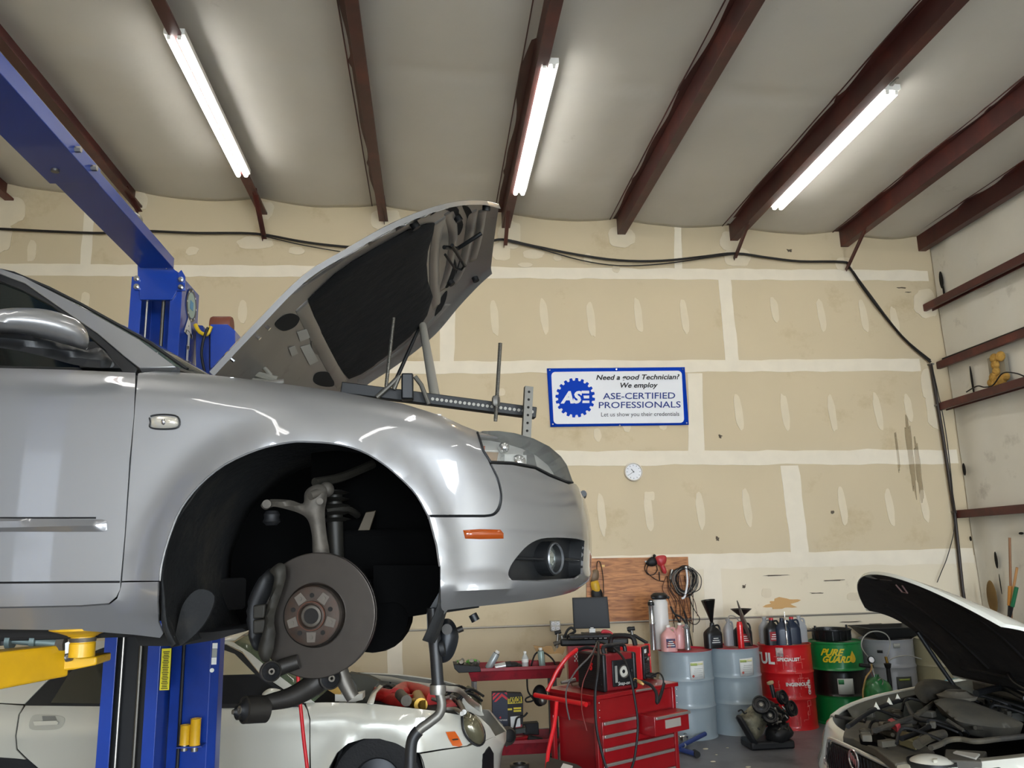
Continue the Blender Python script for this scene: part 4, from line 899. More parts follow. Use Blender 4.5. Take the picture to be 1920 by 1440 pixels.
# yellow swing arm with its pad under the sill
ar = thing('lift_swing_arm', 'yellow lift swing arm with round pad holding the silver car sill', 'lift arm', aY(150, 1240, 2.35))
pE = aY(112, 1237, 2.30); dA = V((-.43, -.90, 0)).normalized(); sA = V((dA.y, -dA.x, 0)); L_ = .9
b = B(); hh = .040; hw = .035
b.hexa([pE+sA*hw+V((0, 0, -hh)), pE-sA*hw+V((0, 0, -hh)), pE+dA*L_-sA*.05+V((0, 0, -.055)), pE+dA*L_+sA*.05+V((0, 0, -.055)), pE+sA*hw+V((0, 0, hh)), pE-sA*hw+V((0, 0, hh)), pE+dA*L_-sA*.05+V((0, 0, .05)), pE+dA*L_+sA*.05+V((0, 0, .05))])
b.o('outer_arm', m_yel, ar, smooth=0, bevel=.006)
slab('arm_tongue', [(116, 1226), (118, 1258), (136, 1256), (180, 1247), (181, 1231), (150, 1233), (122, 1226)], V((0, 2.27, 0)), NY, .10, m_yel, ar, bevel=.004)
pp = aY(153, 1231, 2.21)
B().lathe([(0, 0), (.030, 0), (.030, .032), (.028, .034), (.028, .048), (.033, .049), (.036, .052), (.058, .060), (.077, .066), (.078, .071), (.0, .071)], pp, (0, 0, 1), 40).o('pad_screw', m_yel, ar)
B().lathe([(.0305, .036), (.0305, .046)], pp, (0, 0, 1), 30).o('thread', m_cast, ar)
B().lathe([(0, .071), (.05, .071), (.05, .082), (0, .082)], pp, (0, 0, 1), 30).o('rubber_pad', m_rub, ar)
def Yp(x, y, Y=2.26): return aY(x, y, Y)
b = B().cyl(Yp(124, 1233), Yp(134, 1231), .011, n=12); b.o('locking_pin', m_steel, ar); B().cyl(Yp(126, 1231, 2.24), Yp(148, 1226, 2.24), .008, n=10).o('pin_handle', m_steel, ar)
slab('data_label', [(122, 1206), (131, 1202), (132, 1224), (122, 1226)], V((0, 2.25, 0)), NY, .002, m_white, ar)
gt = thing('torque_tool', 'grey steel bolts and linkage lying on top of the yellow lift arm', 'tool', Yp(60, 1204))
B().cyl(Yp(12, 1200), Yp(60, 1205), .008, n=12).o('shaft', mat('blue_grey_steel', '#6d7c7a', .45, metal=.5), gt); B().cyl(Yp(58, 1203), Yp(110, 1207), .012, n=12).o('sleeve', mat('blue_grey_steel', '#6d7c7a', .45, metal=.5), gt)
for x in (20, 66): B().lathe([(0, -.006), (.022, -.006), (.022, .006), (0, .006)], Yp(x, 1201), (1, 0, -.05), 16).o('collar', mat('blue_grey_steel', '#6d7c7a', .45, metal=.5), gt)
B().cyl(Yp(108, 1207), Yp(122, 1207), .018, n=6).o('nut', m_cast, gt); B().cyl(Yp(6, 1210), Yp(10, 1150), .011, n=12).o('upright_bolt', m_rub, gt)

# ------------------------------------------------------------------ white car parked behind the lift
m_wp = mat('pearl_white_paint', '#b9b7ab', .28, metal=.15, coat=.8)
AZ2 = math.radians(92.5); H2 = V((math.sin(AZ2), math.cos(AZ2), 0)); L2 = V((math.cos(AZ2), -math.sin(AZ2), 0)); S2 = aY(500, 1330, 6.1); W2 = .85
def c2(u, w_, v): return S2+H2*u+L2*w_+V((0, 0, v))
def on2(x, y, w_): q = aP(x, y, c2(0, w_, 0), L2)-S2; return q.dot(H2), q.z
wc = thing('coupe_car', 'white car with its engine bay open, parked on the floor behind the lift post', 'car', c2(0, -W2, -S2.z))
UN2 = on2(936, 1396, -.38)[0]
pl2 = catmull([(-2.6, -.10), (-1.8, -.01), (-1.0, 0), (0, 0), (.6, -.01), (UN2-.62, -.03), (UN2-.36, -.09), (UN2-.16, -.2), (UN2-.03, -.34), (UN2+.03, -.5), (UN2+.05, -.85)], 8)
x2 = [p.x for p in pl2]; y2 = [p.y for p in pl2]; s2 = [0]
for i in range(1, len(x2)): s2.append(s2[-1]+math.hypot(x2[i]-x2[i-1], y2[i]-y2[i-1]))
SM2 = s2[-1]
def s2u(u): return float(np.interp(u, x2, s2))
vt2 = sorted([on2(x, y, -.06) for x, y in [(-60, 1312), (40, 1322), (300, 1325), (575, 1320), (640, 1318), (712, 1321), (773, 1328), (818, 1333), (866, 1342), (900, 1362)]]+[(2.4, -.22)])
A2c = on2(706, 1462, 0)
def body2(s, v):
    mir = s > SM2; s = 2*SM2-s if mir else s
    u = float(np.interp(s, s2, x2)); w_ = float(np.interp(s, s2, y2)); e = .02
    tu = np.interp(s+e, s2, x2)-np.interp(s-e, s2, x2); tw = np.interp(s+e, s2, y2)-np.interp(s-e, s2, y2); L_ = math.hypot(tu, tw); nu, nw = -tw/L_, tu/L_
    vt = float(np.interp(u, [p[0] for p in vt2], [p[1] for p in vt2])); a = vt-v; ins = 0
    if a < .09: t = min(1, (.09-a)/.09); ins += .08*(1-math.sqrt(max(0, 1-t*t)))
    ins += .10*max(0, v+.15)**2*4+.12*max(0, -.25-v)**2*2
    ins -= .012*math.exp(-((v+.11)/.03)**2)
    fr = ss_(UN2-.45, UN2-.1, u); ins += fr*1.2*max(0, v+.25)**2
    ins -= fr*.03*math.exp(-((v+.36)/.06)**2)
    r = math.hypot(u-A2c[0], v-A2c[1]); ins -= .03*math.exp(-((r-.33)/.05)**2)
    u -= nu*ins; w_ -= nw*ins
    if mir: w_ = -2*W2-w_
    return c2(u, w_, v)
BD2 = Surf(body2, s2u(-2.5), SM2-.15, -.75, .1, 70, 26)
def P2(name, pts, m=m_wp, par=wc, **k): return panel(name, pts, BD2, m, par, res=.06, thick=k.pop('thick', .012), step=10, **k)
def mir2(o):
    me = o.data.copy(); c = bpy.data.objects.new(o.name, me); COL.objects.link(c); c.parent = o.parent; off = wloc(o.parent)
    for v in me.vertices:
        q = v.co+off-S2; v.co = c2(q.dot(H2), -2*W2-q.dot(L2), q.z)-off
    me.flip_normals(); return c
lowz = -.62
def lo2(u): return ('p', s2u(u), lowz)
f2 = P2('front_wing', [(573, 1318), (610, 1317), (640, 1317.5), (690, 1319), (712, 1321), (773, 1328), (818, 1333), (864, 1341), (868, 1352), (874, 1374), (884, 1392), (875, 1398), (830, 1404), (786, 1411)]+[(770, 1411), (742, 1394), (712, 1385), (682, 1385), (652, 1394), (631, 1412), (616, 1440), (606, 1475), (604, 1510), (584, 1510), (583, 1440), (582, 1390), (582, 1348), (578, 1330)]); mir2(f2)
d2 = P2('front_door', [(395, 1326), (570, 1321), (576, 1332), (580, 1350), (580, 1510), (300, 1510), (260, 1440), (240, 1326)]); mir2(d2)
r2 = P2('rear_door', [(48, 1323), (236, 1325), (256, 1440), (292, 1500), (110, 1470), (72, 1440), (50, 1421), (33, 1404), (31, 1380), (37, 1340)]); mir2(r2)
q2 = P2('rear_quarter', [(-130, 1316), (-60, 1316), (44, 1323), (34, 1340), (28, 1380), (30, 1406), (48, 1424), (30, 1422), (0, 1420), (-60, 1440), (-90, 1480), (-130, 1480)]); mir2(q2)
sk = P2('side_skirt', [(108, 1473), (300, 1512), (604, 1512), (604, 1540), (100, 1540)]); mir2(sk)
bm2 = P2('front_bumper', [(788, 1414), (830, 1407), (877, 1400), (888, 1396), (900, 1398), (912, 1388), (925, 1382)]+[('p', SM2, on2(932, 1395, -.4)[1]), ('p', SM2, lowz), ('p', SM2-.4, lowz), ('p', s2u(UN2-.5), lowz), (804, 1480), (797, 1450)]); mir2(bm2)
for nm, pts in [('bumper_duct', [(905, 1414), (918, 1400), (925, 1412), (925, 1440), (910, 1470), (903, 1450)])]:
    P2(nm, pts, m_blk, bm2, off=.004)
h2 = panel('headlamp', smooth_px([(868, 1341), (880, 1340), (895, 1352), (905, 1372), (905, 1390), (895, 1395), (880, 1384), (870, 1365)], 4), BD2, mat('aged_headlamp_lens', '#6f6a52', .15, metal=.4, coat=1), wc, off=.01, bulge=.05, edge=.09, res=.03, thick=.01); mir2(h2)
B().tube([body2(*BD2.solve(p))+(CAM-body2(*BD2.solve(p))).normalized()*.02 for p in smooth_px([(866, 1339), (881, 1337), (897, 1350), (908, 1372), (907, 1392), (895, 1398), (878, 1386), (868, 1366), (866, 1339)], 3)], .008, 6).o('lamp_seal', m_rub, h2)
am = P2('side_marker', [(835, 1372), (852, 1371), (859, 1382), (866, 1397), (860, 1400), (848, 1398), (841, 1386)], mat('orange_lens', '#c4560c', .15, coat=.6), off=.012, bulge=.012, edge=.03, label='orange side marker lens')
P2('marker_slot', [(846, 1385), (856, 1384), (857, 1386), (847, 1387)], m_blk, am, off=.03)
P2('hood_gap_panel', [(868, 1340), (880, 1333), (900, 1345), (918, 1362), (930, 1382), (924, 1382), (910, 1388), (906, 1372), (896, 1351), (884, 1339)], m_wp, off=.0)
# wheel and arch
wcn = c2(A2c[0], -.12, A2c[1])
ty = B().lathe([(.165, -.10), (.27, -.11), (.30, -.10), (.315, -.07), (.317, 0), (.315, .07), (.30, .10), (.27, .11), (.165, .10)], wcn+V((0, 0, -.03)), L2, 48).o('tyre', mat('tyre_rubber', '#121213', .8, bump=.3, bscale=60), wc)
B().lathe([(.17, .08), (.168, .105), (.16, .10), (.15, .05), (.06, .07), (0, .07)], wcn+V((0, 0, -.03)), L2, 40).o('wheel_rim', mat('alloy_dark', '#232426', .4, metal=.5), ty)
P = [[c2(A2c[0]+(.335)*math.cos(t), w_, A2c[1]+.335*math.sin(t)) for w_ in (-.01, -.15, -.35)] for t in np.linspace(-.4, PI+.4, 30)]
B().grid(P).o('arch_liner', m_blk, wc, solid=.005)
B().prism([(.34*math.cos(t), .34*math.sin(t)) for t in np.linspace(-.4, PI+.4, 30)], c2(A2c[0], -.36, A2c[1]), H2, V((0, 0, 1)), -L2*.01).o('inner_wing', m_blk, wc, smooth=0)
tr2 = dup(ty, None); tr2.parent = wc; tr2.location = V(tr2.location)+H2*-2.52
# door handle
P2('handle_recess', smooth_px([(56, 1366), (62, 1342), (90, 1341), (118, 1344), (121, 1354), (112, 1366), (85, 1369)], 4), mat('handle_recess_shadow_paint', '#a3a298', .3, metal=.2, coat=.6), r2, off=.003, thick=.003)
P2('handle_cup', [(80, 1343), (104, 1343), (108, 1352), (100, 1358), (82, 1356)], mat('cup_grey', '#6a6962', .5), r2, off=.008, thick=.003)
P2('door_handle', [(65, 1352), (108, 1351), (112, 1354), (110, 1358), (68, 1360)], m_wp, r2, off=.022, bulge=.012, edge=.02)
# glasshouse of the white car
G2n = (L2*math.cos(.33)+V((0, 0, 1))*math.sin(.33)); g2b = c2(0, -.06, 0)
def g2(nm, pts, m, th=.03, off=0, par=None): return slab(nm, pts, g2b+G2n*off, G2n, th, m, par or wc)
g2('roof_side', [(-60, 1310), (-40, 1290), (30, 1262), (100, 1226), (172, 1203), (250, 1197), (400, 1198), (435, 1203), (470, 1225), (495, 1246), (590, 1317), (570, 1318), (487, 1262), (455, 1222), (425, 1208), (380, 1206), (250, 1206), (196, 1213), (150, 1232), (110, 1258), (85, 1280), (46, 1320), (0, 1318)], m_wp)
g2('window_surround', [(46, 1321), (86, 1281), (112, 1258), (152, 1232), (198, 1213), (250, 1207), (380, 1207), (424, 1209), (454, 1224), (485, 1262), (568, 1319), (560, 1324), (400, 1326), (50, 1324)], m_blk, .02, -.004)
g2('rear_window', [(95, 1318), (118, 1282), (130, 1262), (178, 1226), (200, 1218), (230, 1217), (235, 1320)], mat('tinted_rear_glass', '#1d211d', .05, coat=.5), .006, .004)
wn = g2('front_window', [(395, 1222), (412, 1216), (440, 1226), (460, 1246), (478, 1264), (400, 1266)], mat('pale_window', '#a1967a', .1, coat=.4), .006, .004)
g2('lowered_window_gap', [(400, 1268), (482, 1268), (540, 1308), (548, 1318), (400, 1320)], mat('cabin_dark', '#0c0c0d', .9), .006, .004)
g2('belt_moulding', [(395, 1320), (560, 1318), (566, 1325), (395, 1328)], m_rub, .02, .02)
inflate('door_mirror', [(492, 1300), (505, 1291), (522, 1292), (530, 1298), (528, 1308), (510, 1312), (494, 1308)], c2(0, .10, 0), L2, .05, .05, m_wp, wc)
wq = [on2_(x, y) if False else (aP(x, y, g2b, G2n)-S2) for x, y in [(440, 1204), (470, 1226), (495, 1247), (540, 1282), (588, 1316)]]
P = []
for q in wq:
    u, w_, v = q.dot(H2), q.dot(L2), q.z; P.append([c2(u+.16*4*t*(1-t)*.6, lerp(w_, -2*W2-w_, t), v+.16*4*t*(1-t)*.45) for t in [j/12 for j in range(13)]])
B().grid(P).o('windscreen', mat('green_windscreen', '#4a5642', .05, alpha=.8), wc, smooth=60, solid=.005)
P = [[c2(lerp(wq[0].dot(H2), -1.9, i/6), lerp(wq[0].dot(L2), -2*W2-wq[0].dot(L2), j/8), wq[0].z+.02-.10*(i/6)**3+.03*4*(j/8)*(1-j/8)) for j in range(9)] for i in range(7)]
B().grid(P).o('roof', m_wp, wc, smooth=60, solid=.01)
B().prism([(-2.2, -.1), (.25, -.1), (.25, -1.6), (-2.2, -1.6)], c2(0, 0, -.5), H2, L2, V((0, 0, .52))).o('cabin_tub', mat('cabin_dark', '#0c0c0d', .9), wc, smooth=0)
B().box(c2(-.45, -W2, -.6), (3.1, 1.5, .1), -(AZ2-PI/2)).o('underbody', m_blk, wc)
# engine bay
bay = B().box(c2(.92, -W2, -.25), (.85, 1.35, .3), -(AZ2-PI/2)).o('bay_tray', mat('bay_dark', '#141413', .8, var=.5, vscale=10), wc, bevel=.03)
def z2(x, y, z=.93): return aZ(x, y, z)
ff = [z2(x, y, .93) for x, y in [(660, 1265), (700, 1268), (735, 1272), (773, 1280), (833, 1288), (862, 1292), (880, 1310), (903, 1326)]]
B().grid([[p, p+V((.0, -.06, .012)), p+V((0, -.09, -.02))] for p in catmull(ff, 4)]).o('far_wing_edge', m_wp, wc, solid=.01)
m_ip = mat('intake_red', '#a31f1c', .4, var=.25, vscale=20)
def eng(nm, pts, r, z, m, lab=None): return B().tube(catmull([aZ(x, y, z) for x, y in pts], 6), r, 14).o(nm, m, wc, label=lab)
eng('intake_runner', [(700, 1306), (722, 1310), (745, 1318), (772, 1322)], .075, .84, m_ip, 'dull red intake casting'); eng('intake_runner', [(742, 1306), (758, 1294), (778, 1296), (800, 1304), (815, 1310)], .065, .88, m_ip, 'dull red intake casting')
eng('intake_pipe', [(706, 1302), (735, 1305), (760, 1300)], .05, .88, m_ip); eng('red_hose', [(826, 1318), (838, 1322), (846, 1330)], .05, .82, m_ip)
eng('throttle_body', [(750, 1302), (762, 1314)], .04, .93, m_cast); eng('brass_fitting', [(783, 1306), (789, 1322)], .05, .88, mat('brass', '#9a7a35', .35, metal=.8)); eng('brass_fitting', [(775, 1318), (795, 1322)], .035, .88, mat('brass', '#9a7a35', .35, metal=.8))
eng('coolant_pipe', [(840, 1311), (856, 1312), (866, 1325), (870, 1335)], .018, .86, m_steel); eng('coolant_pipe', [(838, 1330), (855, 1331), (866, 1338)], .016, .86, m_steel)
random.seed(3)
for i in range(26):
    x, y = random.uniform(690, 860), 0; y = lerp(1285, 1300, (x-690)/170)+random.uniform(0, 22); q = aZ(x, y, random.uniform(.80, .88)); k = i % 3
    b = B()
    if k == 0: b.box(q, (.08, .07, .05), random.random()*3)
    elif k == 1: b.cyl(q, q+V((random.uniform(-.15, .15), random.uniform(-.1, .1), .03)), .014, n=8)
    else: b.tube(catmull([q, q+V((.1, .05, .06)), q+V((.2, -.05, .02))], 5), .010, 6)
    b.o(['engine_bracket', 'sensor', 'wiring_hose'][k], [mat('engine_grey', '#4e4d48', .5, metal=.5), m_steel, m_rub][k], wc, bevel=.004 if k == 0 else 0)
slab('cowl_cover', [(655, 1262), (690, 1268), (712, 1278), (700, 1290), (690, 1317), (675, 1317), (668, 1285)], c2(0, -.7, 0), L2, .1, mat('cowl_rag', '#3b3a32', .9), wc)
B().grid([[aZ(x, y, .97) for x, y in r] for r in [[(688, 1318), (697, 1297), (712, 1284)], [(700, 1319), (706, 1298), (718, 1286)]]]).o('gutter', m_wp, wc, solid=.01)
cb_ = thing('white_carton', 'small white and yellow carton resting at the base of the white car windscreen', 'box', c2(.62, -.5, 0)); 
slab('carton', [(628, 1302), (664, 1304), (680, 1300), (680, 1312), (664, 1316), (628, 1315)], c2(0, -.55, 0), L2, .15, mat('carton_white', '#d5d2c6', .8), cb_); slab('carton_label', [(612, 1292), (632, 1286), (640, 1290), (638, 1302), (628, 1302)], c2(0, -.57, 0), L2, .05, mat('carton_yellow', '#a98540', .8), cb_)
# headlamp surround, slam panel with holes
slab('slam_panel', [(866, 1300), (878, 1306), (900, 1326), (908, 1342), (900, 1342), (884, 1336), (868, 1338), (852, 1330)], c2(0, -.9, 0), L2, .06, m_wp, wc)
B().tube(catmull([aZ(x, y, .9) for x, y in [(655, 1262), (700, 1263), (722, 1268), (732, 1280)]], 5), .008, 6).o('cable', m_rub, wc)
# red air line hanging in front of the white car
al = B().tube(catmull([aY(x, y, 5.2) for x, y in [(558, 1250), (560, 1290), (564, 1330), (570, 1390), (576, 1440), (582, 1500)]], 6), .011, 8).o('air_line', mat('red_hose', '#b5151c', .4), smooth=60)
tag(al, 'thin red air line hanging straight down in front of the white car door', 'hose')
# ------------------------------------------------------------------ second sedan at the right, nose to the left
bk_ = thing('saloon_car', 'white car at the lower right with its dark lined bonnet raised', 'car', (4.2, 5.0, 0))
m_wb = mat('white_paint', '#c4c4ba', .25, coat=.8); m_felt = mat('bonnet_liner_felt', '#161210', .9, var=.4, vscale=5, bump=.4, bscale=10, dirt='#2c241f', dscale=3)
YC = 5.0; HX, HZ, ANG = 3.75, 1.02, math.radians(39)
def bon(a, b, off=0):
    hw = lerp(.80, .70, a**1.5); L_ = a*(1.22-.34*b*b-.06*b**4)
    n = .11*math.sin(min(1, a)*2.3)-.10*a**3-.025*b*b*(.6+.5*a)+off
    return V((HX, YC, HZ))+V((-math.cos(ANG), 0, math.sin(ANG)))*L_+V((math.sin(ANG), 0, math.cos(ANG)))*n+V((0, -b*hw, 0))
b = B(); na, nb = 44, 40
b.grid([[bon(i/na, -1+2*j/nb) for j in range(nb+1)] for i in range(na+1)]); k = len(b.v); b.grid([[bon(i/na, -1+2*j/nb, -.022) for j in range(nb+1)] for i in range(na+1)])
W_ = nb+1; ed_ = [i*W_ for i in range(na+1)]+[na*W_+j for j in range(1, W_)]+[i*W_+nb for i in range(na-1, -1, -1)]+[j for j in range(nb-1, 0, -1)]
for i in range(len(ed_)): p, q = ed_[i], ed_[(i+1) % len(ed_)]; b.f.append((p, q, q+k, p+k)); b.m.append(0)
bo_ = b.o('bonnet', m_wb, bk_, smooth=45)
BS = Surf(lambda a, b: bon(a, b, -.024), 0, 1, -1, 1, 44, 40)
dwn = lambda p: V((-.6, 0, -.8))
lin = [('p', a, -.988) for a in np.linspace(.03, .97, 14)]+[('p', .995, b_) for b_ in np.linspace(-.95, -.25, 6)]+[('p', .94, -.22), ('p', .93, -.14), ('p', .985, -.12)]+[('p', .992, b_) for b_ in np.linspace(0, .30, 5)]+[('p', .93, .36), ('p', .90, .50), ('p', .955, .56), ('p', .985, .70), ('p', .985, .88), ('p', .95, .985)]+[('p', a, .985) for a in np.linspace(.85, .03, 10)]
panel('felt_liner', lin, BS, m_felt, bo_, off=.002, bulge=.012, edge=.06, res=.045, thick=.004, outdir=dwn)
def bp2(a, b, off=.02): p = BS.f(a, b); n = BS.n(a, b); n = n if n.dot(dwn(p)) > 0 else -n; return p+n*off
for pts in [[(.2, -.8), (.5, -.82), (.8, -.75)], [(.15, -.3), (.5, -.35), (.85, -.3)], [(.15, .3), (.5, .35), (.85, .3)], [(.12, -.7), (.1, 0), (.12, .7)]]:
    q = catmull([V((a, b_, 0)) for a, b_ in pts], 8); B().tube([bp2(p.x, p.y, .0) for p in q], .022, 10).o('liner_rib', m_felt, bo_)
B().tube([bp2(.90, .04), bp2(.86, .05, .05), bp2(.86, .12, .05), bp2(.90, .13)], .005, 8).o('latch_loop', mat('loop_pink_primer', '#8a6a66', .5), bo_)
B().tube([bp2(.955, -.05, .012), bp2(.955, .13, .012)], .004, 6).o('release_rod', m_steel, bo_)
# body shell
def zb(x, y, z): return aZ(x, y, z)
def strip(name, A, Bp, m, par=bk_, solid=.01): return B().grid([[p, q] for p, q in zip(A, Bp)]).o(name, m, par, smooth=50, solid=solid)
# plan outline of the nose, near side to far side, by angle
def noseplan(t, k=1.0, dx=0):  # t -1 near .. 1 far
    y = YC+t*.92*k; x = 2.50+dx+.30*abs(t)**2.2+.55*max(0, abs(t)-.78)**2*8
    return x, y
T_ = np.linspace(-1, 1, 41)
def ring(z, k=1, dx=0): return [V((*noseplan(t, k, dx), z)) for t in T_]
bm3 = B().grid([ring(.80, .96, .06), ring(.76, .985, .02), ring(.68, 1, -.01), ring(.60, 1, -.03), ring(.54, 1, -.06), ring(.46, 1, -.06), ring(.34, 1, -.03), ring(.22, .98, .03)]).o('front_bumper', m_wb, bk_, smooth=50, solid=.01)
gq = [t for t in np.linspace(-.50, .34, 21)]
def gz(t, top): return (.765-.15*abs(t)**2-.16*ss_(.2, .34, t)) if top else (.50+.05*abs(t)+.10*ss_(.2, .34, t))
gb_ = B().grid([[V((noseplan(t)[0]-.035-.02*math.sin(PI*j/6), noseplan(t)[1], lerp(gz(t, 0), gz(t, 1), j/6))) for t in gq] for j in range(7)]).o('grille', mat('grille_black', '#0c0b0b', .4), bk_, solid=.01)
for i in range(25):
    t = lerp(-.47, .31, i/24); B().tube([V((noseplan(t)[0]-.058, noseplan(t)[1], lerp(gz(t, 0), gz(t, 1), f))) for f in (.05, .5, .95)], .0025, 5).o('grille_bar', m_blk, gb_)
rim_ = [V((noseplan(t)[0]-.05, noseplan(t)[1], gz(t, 1)+.008)) for t in gq]+[V((noseplan(t)[0]-.05, noseplan(t)[1], gz(t, 0))) for t in gq[::-1]]
B().tube(rim_+[rim_[0]], .013, 8).o('grille_frame', mat('chrome_soft', '#c9c9c4', .25, metal=.7), gb_)
lc = aP(1602, 1425, V((noseplan(0)[0]-.07, 0, 0)), V((-1, 0, 0))); m_ch2 = mat('badge_chrome', '#b9b9b6', .25, metal=.9)
t_ = np.linspace(0, 2*PI, 33); B().tube([lc+V((-.004, .052*math.cos(a), .055*math.sin(a))) for a in t_], .006, 6).o('round_badge', m_ch2, gb_)
for dy, dz in [(.022, .012), (0, 0), (-.022, -.012)]:
    q = [(-.011, .024), (.011, .024), (.012, .0), (0, -.026), (-.012, 0)]
    B().prism([(y_+dy, z_+dz) for y_, z_ in q], lc+V((-.004-.002*dy, 0, 0)), (0, 1, 0), (0, 0, 1), (-.004, 0, 0)).o('badge_shield', m_ch2, gb_)
# far and near wings: crowned tops running back to the windscreen
def wing(sg, name):
    P = []
    for i in range(25):
        x = lerp(2.72, 5.4, i/24); z = .80+.18*min(1, (x-2.72)/1.25)**.75+.02*max(0, x-4.1); yo = YC+sg*(.93-.20*max(0, 1-(x-2.72)/.55)**2); r = []
        for (dy, dz) in [(-.11, .0), (-.05, 0), (-.015, -.05), (0, -.14), (.0, -.3), (-.01, -.55)]: r.append(V((x, yo+sg*dy, z+dz)))
        P.append(r)
    return B().grid(P).o(name, m_wb, bk_, smooth=50, solid=-.008 if sg > 0 else .008)
B().grid([[V((lerp(2.85, 4.6, i/20), YC+(.93-.20*max(0, 1-(lerp(2.85, 4.6, i/20)-2.72)/.55)**2)+dy, .80+.18*min(1, (lerp(2.85, 4.6, i/20)-2.72)/1.25)**.75+dz)) for dy, dz in [(-.11, -.001), (-.18, -.05), (-.25, -.11), (-.26, -.22)]] for i in range(21)]).o('wing_inner_strip', mat('inner_strip_grey', '#4d504a', .5, var=.2, vscale=5), bk_, smooth=60, solid=-.006)  # grey strip down the far wing's inner slope, darker than its white paint
wing(1, 'far_wing'); wing(-1, 'near_wing')
m_dust = mat('dusty_black_plastic', '#2b2925', .75, var=.4, vscale=4, dirt='#57503f', dscale=3, dmin=.4, dmax=.8)
m_dust2 = mat('dusty_grey_cover', '#45433d', .7, var=.3, vscale=3, dirt='#6a6352', dscale=2.5, dmin=.45, dmax=.85)
B().box((3.45, YC, .62), (1.2, 1.5, .2)).o('bay_floor', m_void, bk_)
def flat(name, pts, z, th, m, ss=False, bevel=.008, par=bk_):
    q = [aZ(x, y, z) for x, y in (smooth_px(pts) if ss else pts)]; n = len(q)
    v2, fs, _ = tri2d([(p.x, p.y) for p in q], 10); k = len(v2)
    vs = [V((a, b_, z)) for a, b_ in v2]+[V((a, b_, z-th)) for a, b_ in v2]
    F_ = list(fs)+[tuple(i+k for i in reversed(f)) for f in fs]+[(i, (i+1) % n, k+(i+1) % n, k+i) for i in range(n)]
    return mk(name, vs, F_, m, par, bevel=bevel)
flat('radiator_cover', [(1584, 1365), (1600, 1352), (1640, 1350), (1700, 1372), (1752, 1408), (1742, 1424), (1700, 1428), (1678, 1432), (1640, 1402), (1600, 1384), (1580, 1380)], .81, .05, m_dust2)
flat('hood_latch', [(1610, 1376), (1640, 1378), (1648, 1372), (1660, 1382), (1664, 1396), (1640, 1392), (1612, 1386)], .83, .03, m_void)
flat('battery_cover', [(1646, 1350), (1672, 1352), (1700, 1368), (1680, 1374), (1650, 1364)], .86, .04, m_dust2)
flat('fuse_box', [(1690, 1370), (1730, 1376), (1716, 1390), (1684, 1380)], .87, .05, mat('khaki_box', '#6d6648', .7))
# engine cover: domed plastic shell
inflate('engine_cover', [(1750, 1335), (1770, 1325), (1810, 1324), (1860, 1338), (1912, 1358), (1918, 1368), (1890, 1378), (1850, 1380), (1800, 1376), (1778, 1362), (1764, 1348)], V((3.6, 5.0, .94)), V((-.15, -.25, 1)), .025, .12, m_dust2, bk_, res=.04)
inflate('intake_box', [(1718, 1300), (1745, 1292), (1790, 1296), (1815, 1318), (1800, 1332), (1755, 1330), (1735, 1345), (1715, 1325)], V((3.8, 5.3, .93)), V((-.15, -.25, 1)), .05, .10, m_dust, bk_, res=.04)
B().lathe([(0, 0), (.11, 0), (.12, .02), (.09, .03), (.06, .05), (.04, .04), (0, .045)], aZ(1795, 1310, .95), (0, 0, 1), 28).o('strut_top', mat('strut_top_dusty', '#6d675b', .6, metal=.3), bk_)
for pts, r, z, nm, mm in [([(1640, 1370), (1690, 1352), (1720, 1340), (1760, 1310)], .014, .92, 'bay_strut', m_dust), ([(1590, 1362), (1640, 1330), (1700, 1310), (1760, 1300), (1790, 1300)], .014, .93, 'bay_seal', m_rub), ([(1745, 1402), (1762, 1396), (1778, 1388), (1800, 1386), (1830, 1390), (1870, 1386), (1925, 1380)], .014, .92, 'coolant_hose', m_dust), ([(1660, 1360), (1700, 1354), (1715, 1352)], .018, .90, 'hose', m_dust), ([(1720, 1396), (1745, 1382), (1770, 1376)], .024, .90, 'hose', m_dust), ([(1690, 1385), (1720, 1374), (1742, 1362)], .014, .90, 'hose', m_rub), ([(1700, 1320), (1715, 1345), (1740, 1352)], .014, .92, 'hose', m_rub), ([(1830, 1300), (1880, 1290), (1925, 1310)], .02, 1.0, 'wiper_linkage', m_blk), ([(1890, 1262), (1905, 1280), (1925, 1292)], .012, 1.12, 'wiper_arm', m_blk)]:
    B().tube(catmull([aZ(x, y, z) for x, y in pts], 6), r, 10).o(nm, mm, bk_)
flat('red_connector', [(1664, 1348), (1672, 1345), (1688, 1355), (1682, 1362)], .92, .04, mat('connector_red', '#a3323a', .6))
flat('seam_label', [(1786, 1410), (1792, 1407), (1838, 1413), (1830, 1422)], .84, .01, mat('pale_label', '#a9a79f', .6)); flat('control_box', [(1772, 1404), (1850, 1408), (1840, 1428), (1770, 1424)], .83, .05, m_dust2)
flat('lamp_bracket', [(1682, 1428), (1706, 1430), (1708, 1446), (1680, 1446)], .80, .06, mat('bracket_white', '#b5b2a2', .6)); flat('lamp_bracket', [(1749, 1414), (1758, 1414), (1758, 1425), (1748, 1425)], .84, .06, mat('bracket_white', '#b5b2a2', .6))
for c in [(1748, 1440)]:
    p = aZ(c[0], c[1], .78); B().ball(p, .11, (1.1, 1.2, .6)).o('lamp_unit', mat('lamp_white', '#c9c8bd', .3, coat=.5), bk_); B().lathe([(.10, .0), (.12, .01), (.12, -.03)], p+V((0, 0, .03)), (0, 0, 1), 30).o('lamp_ring', m_blk, bk_)
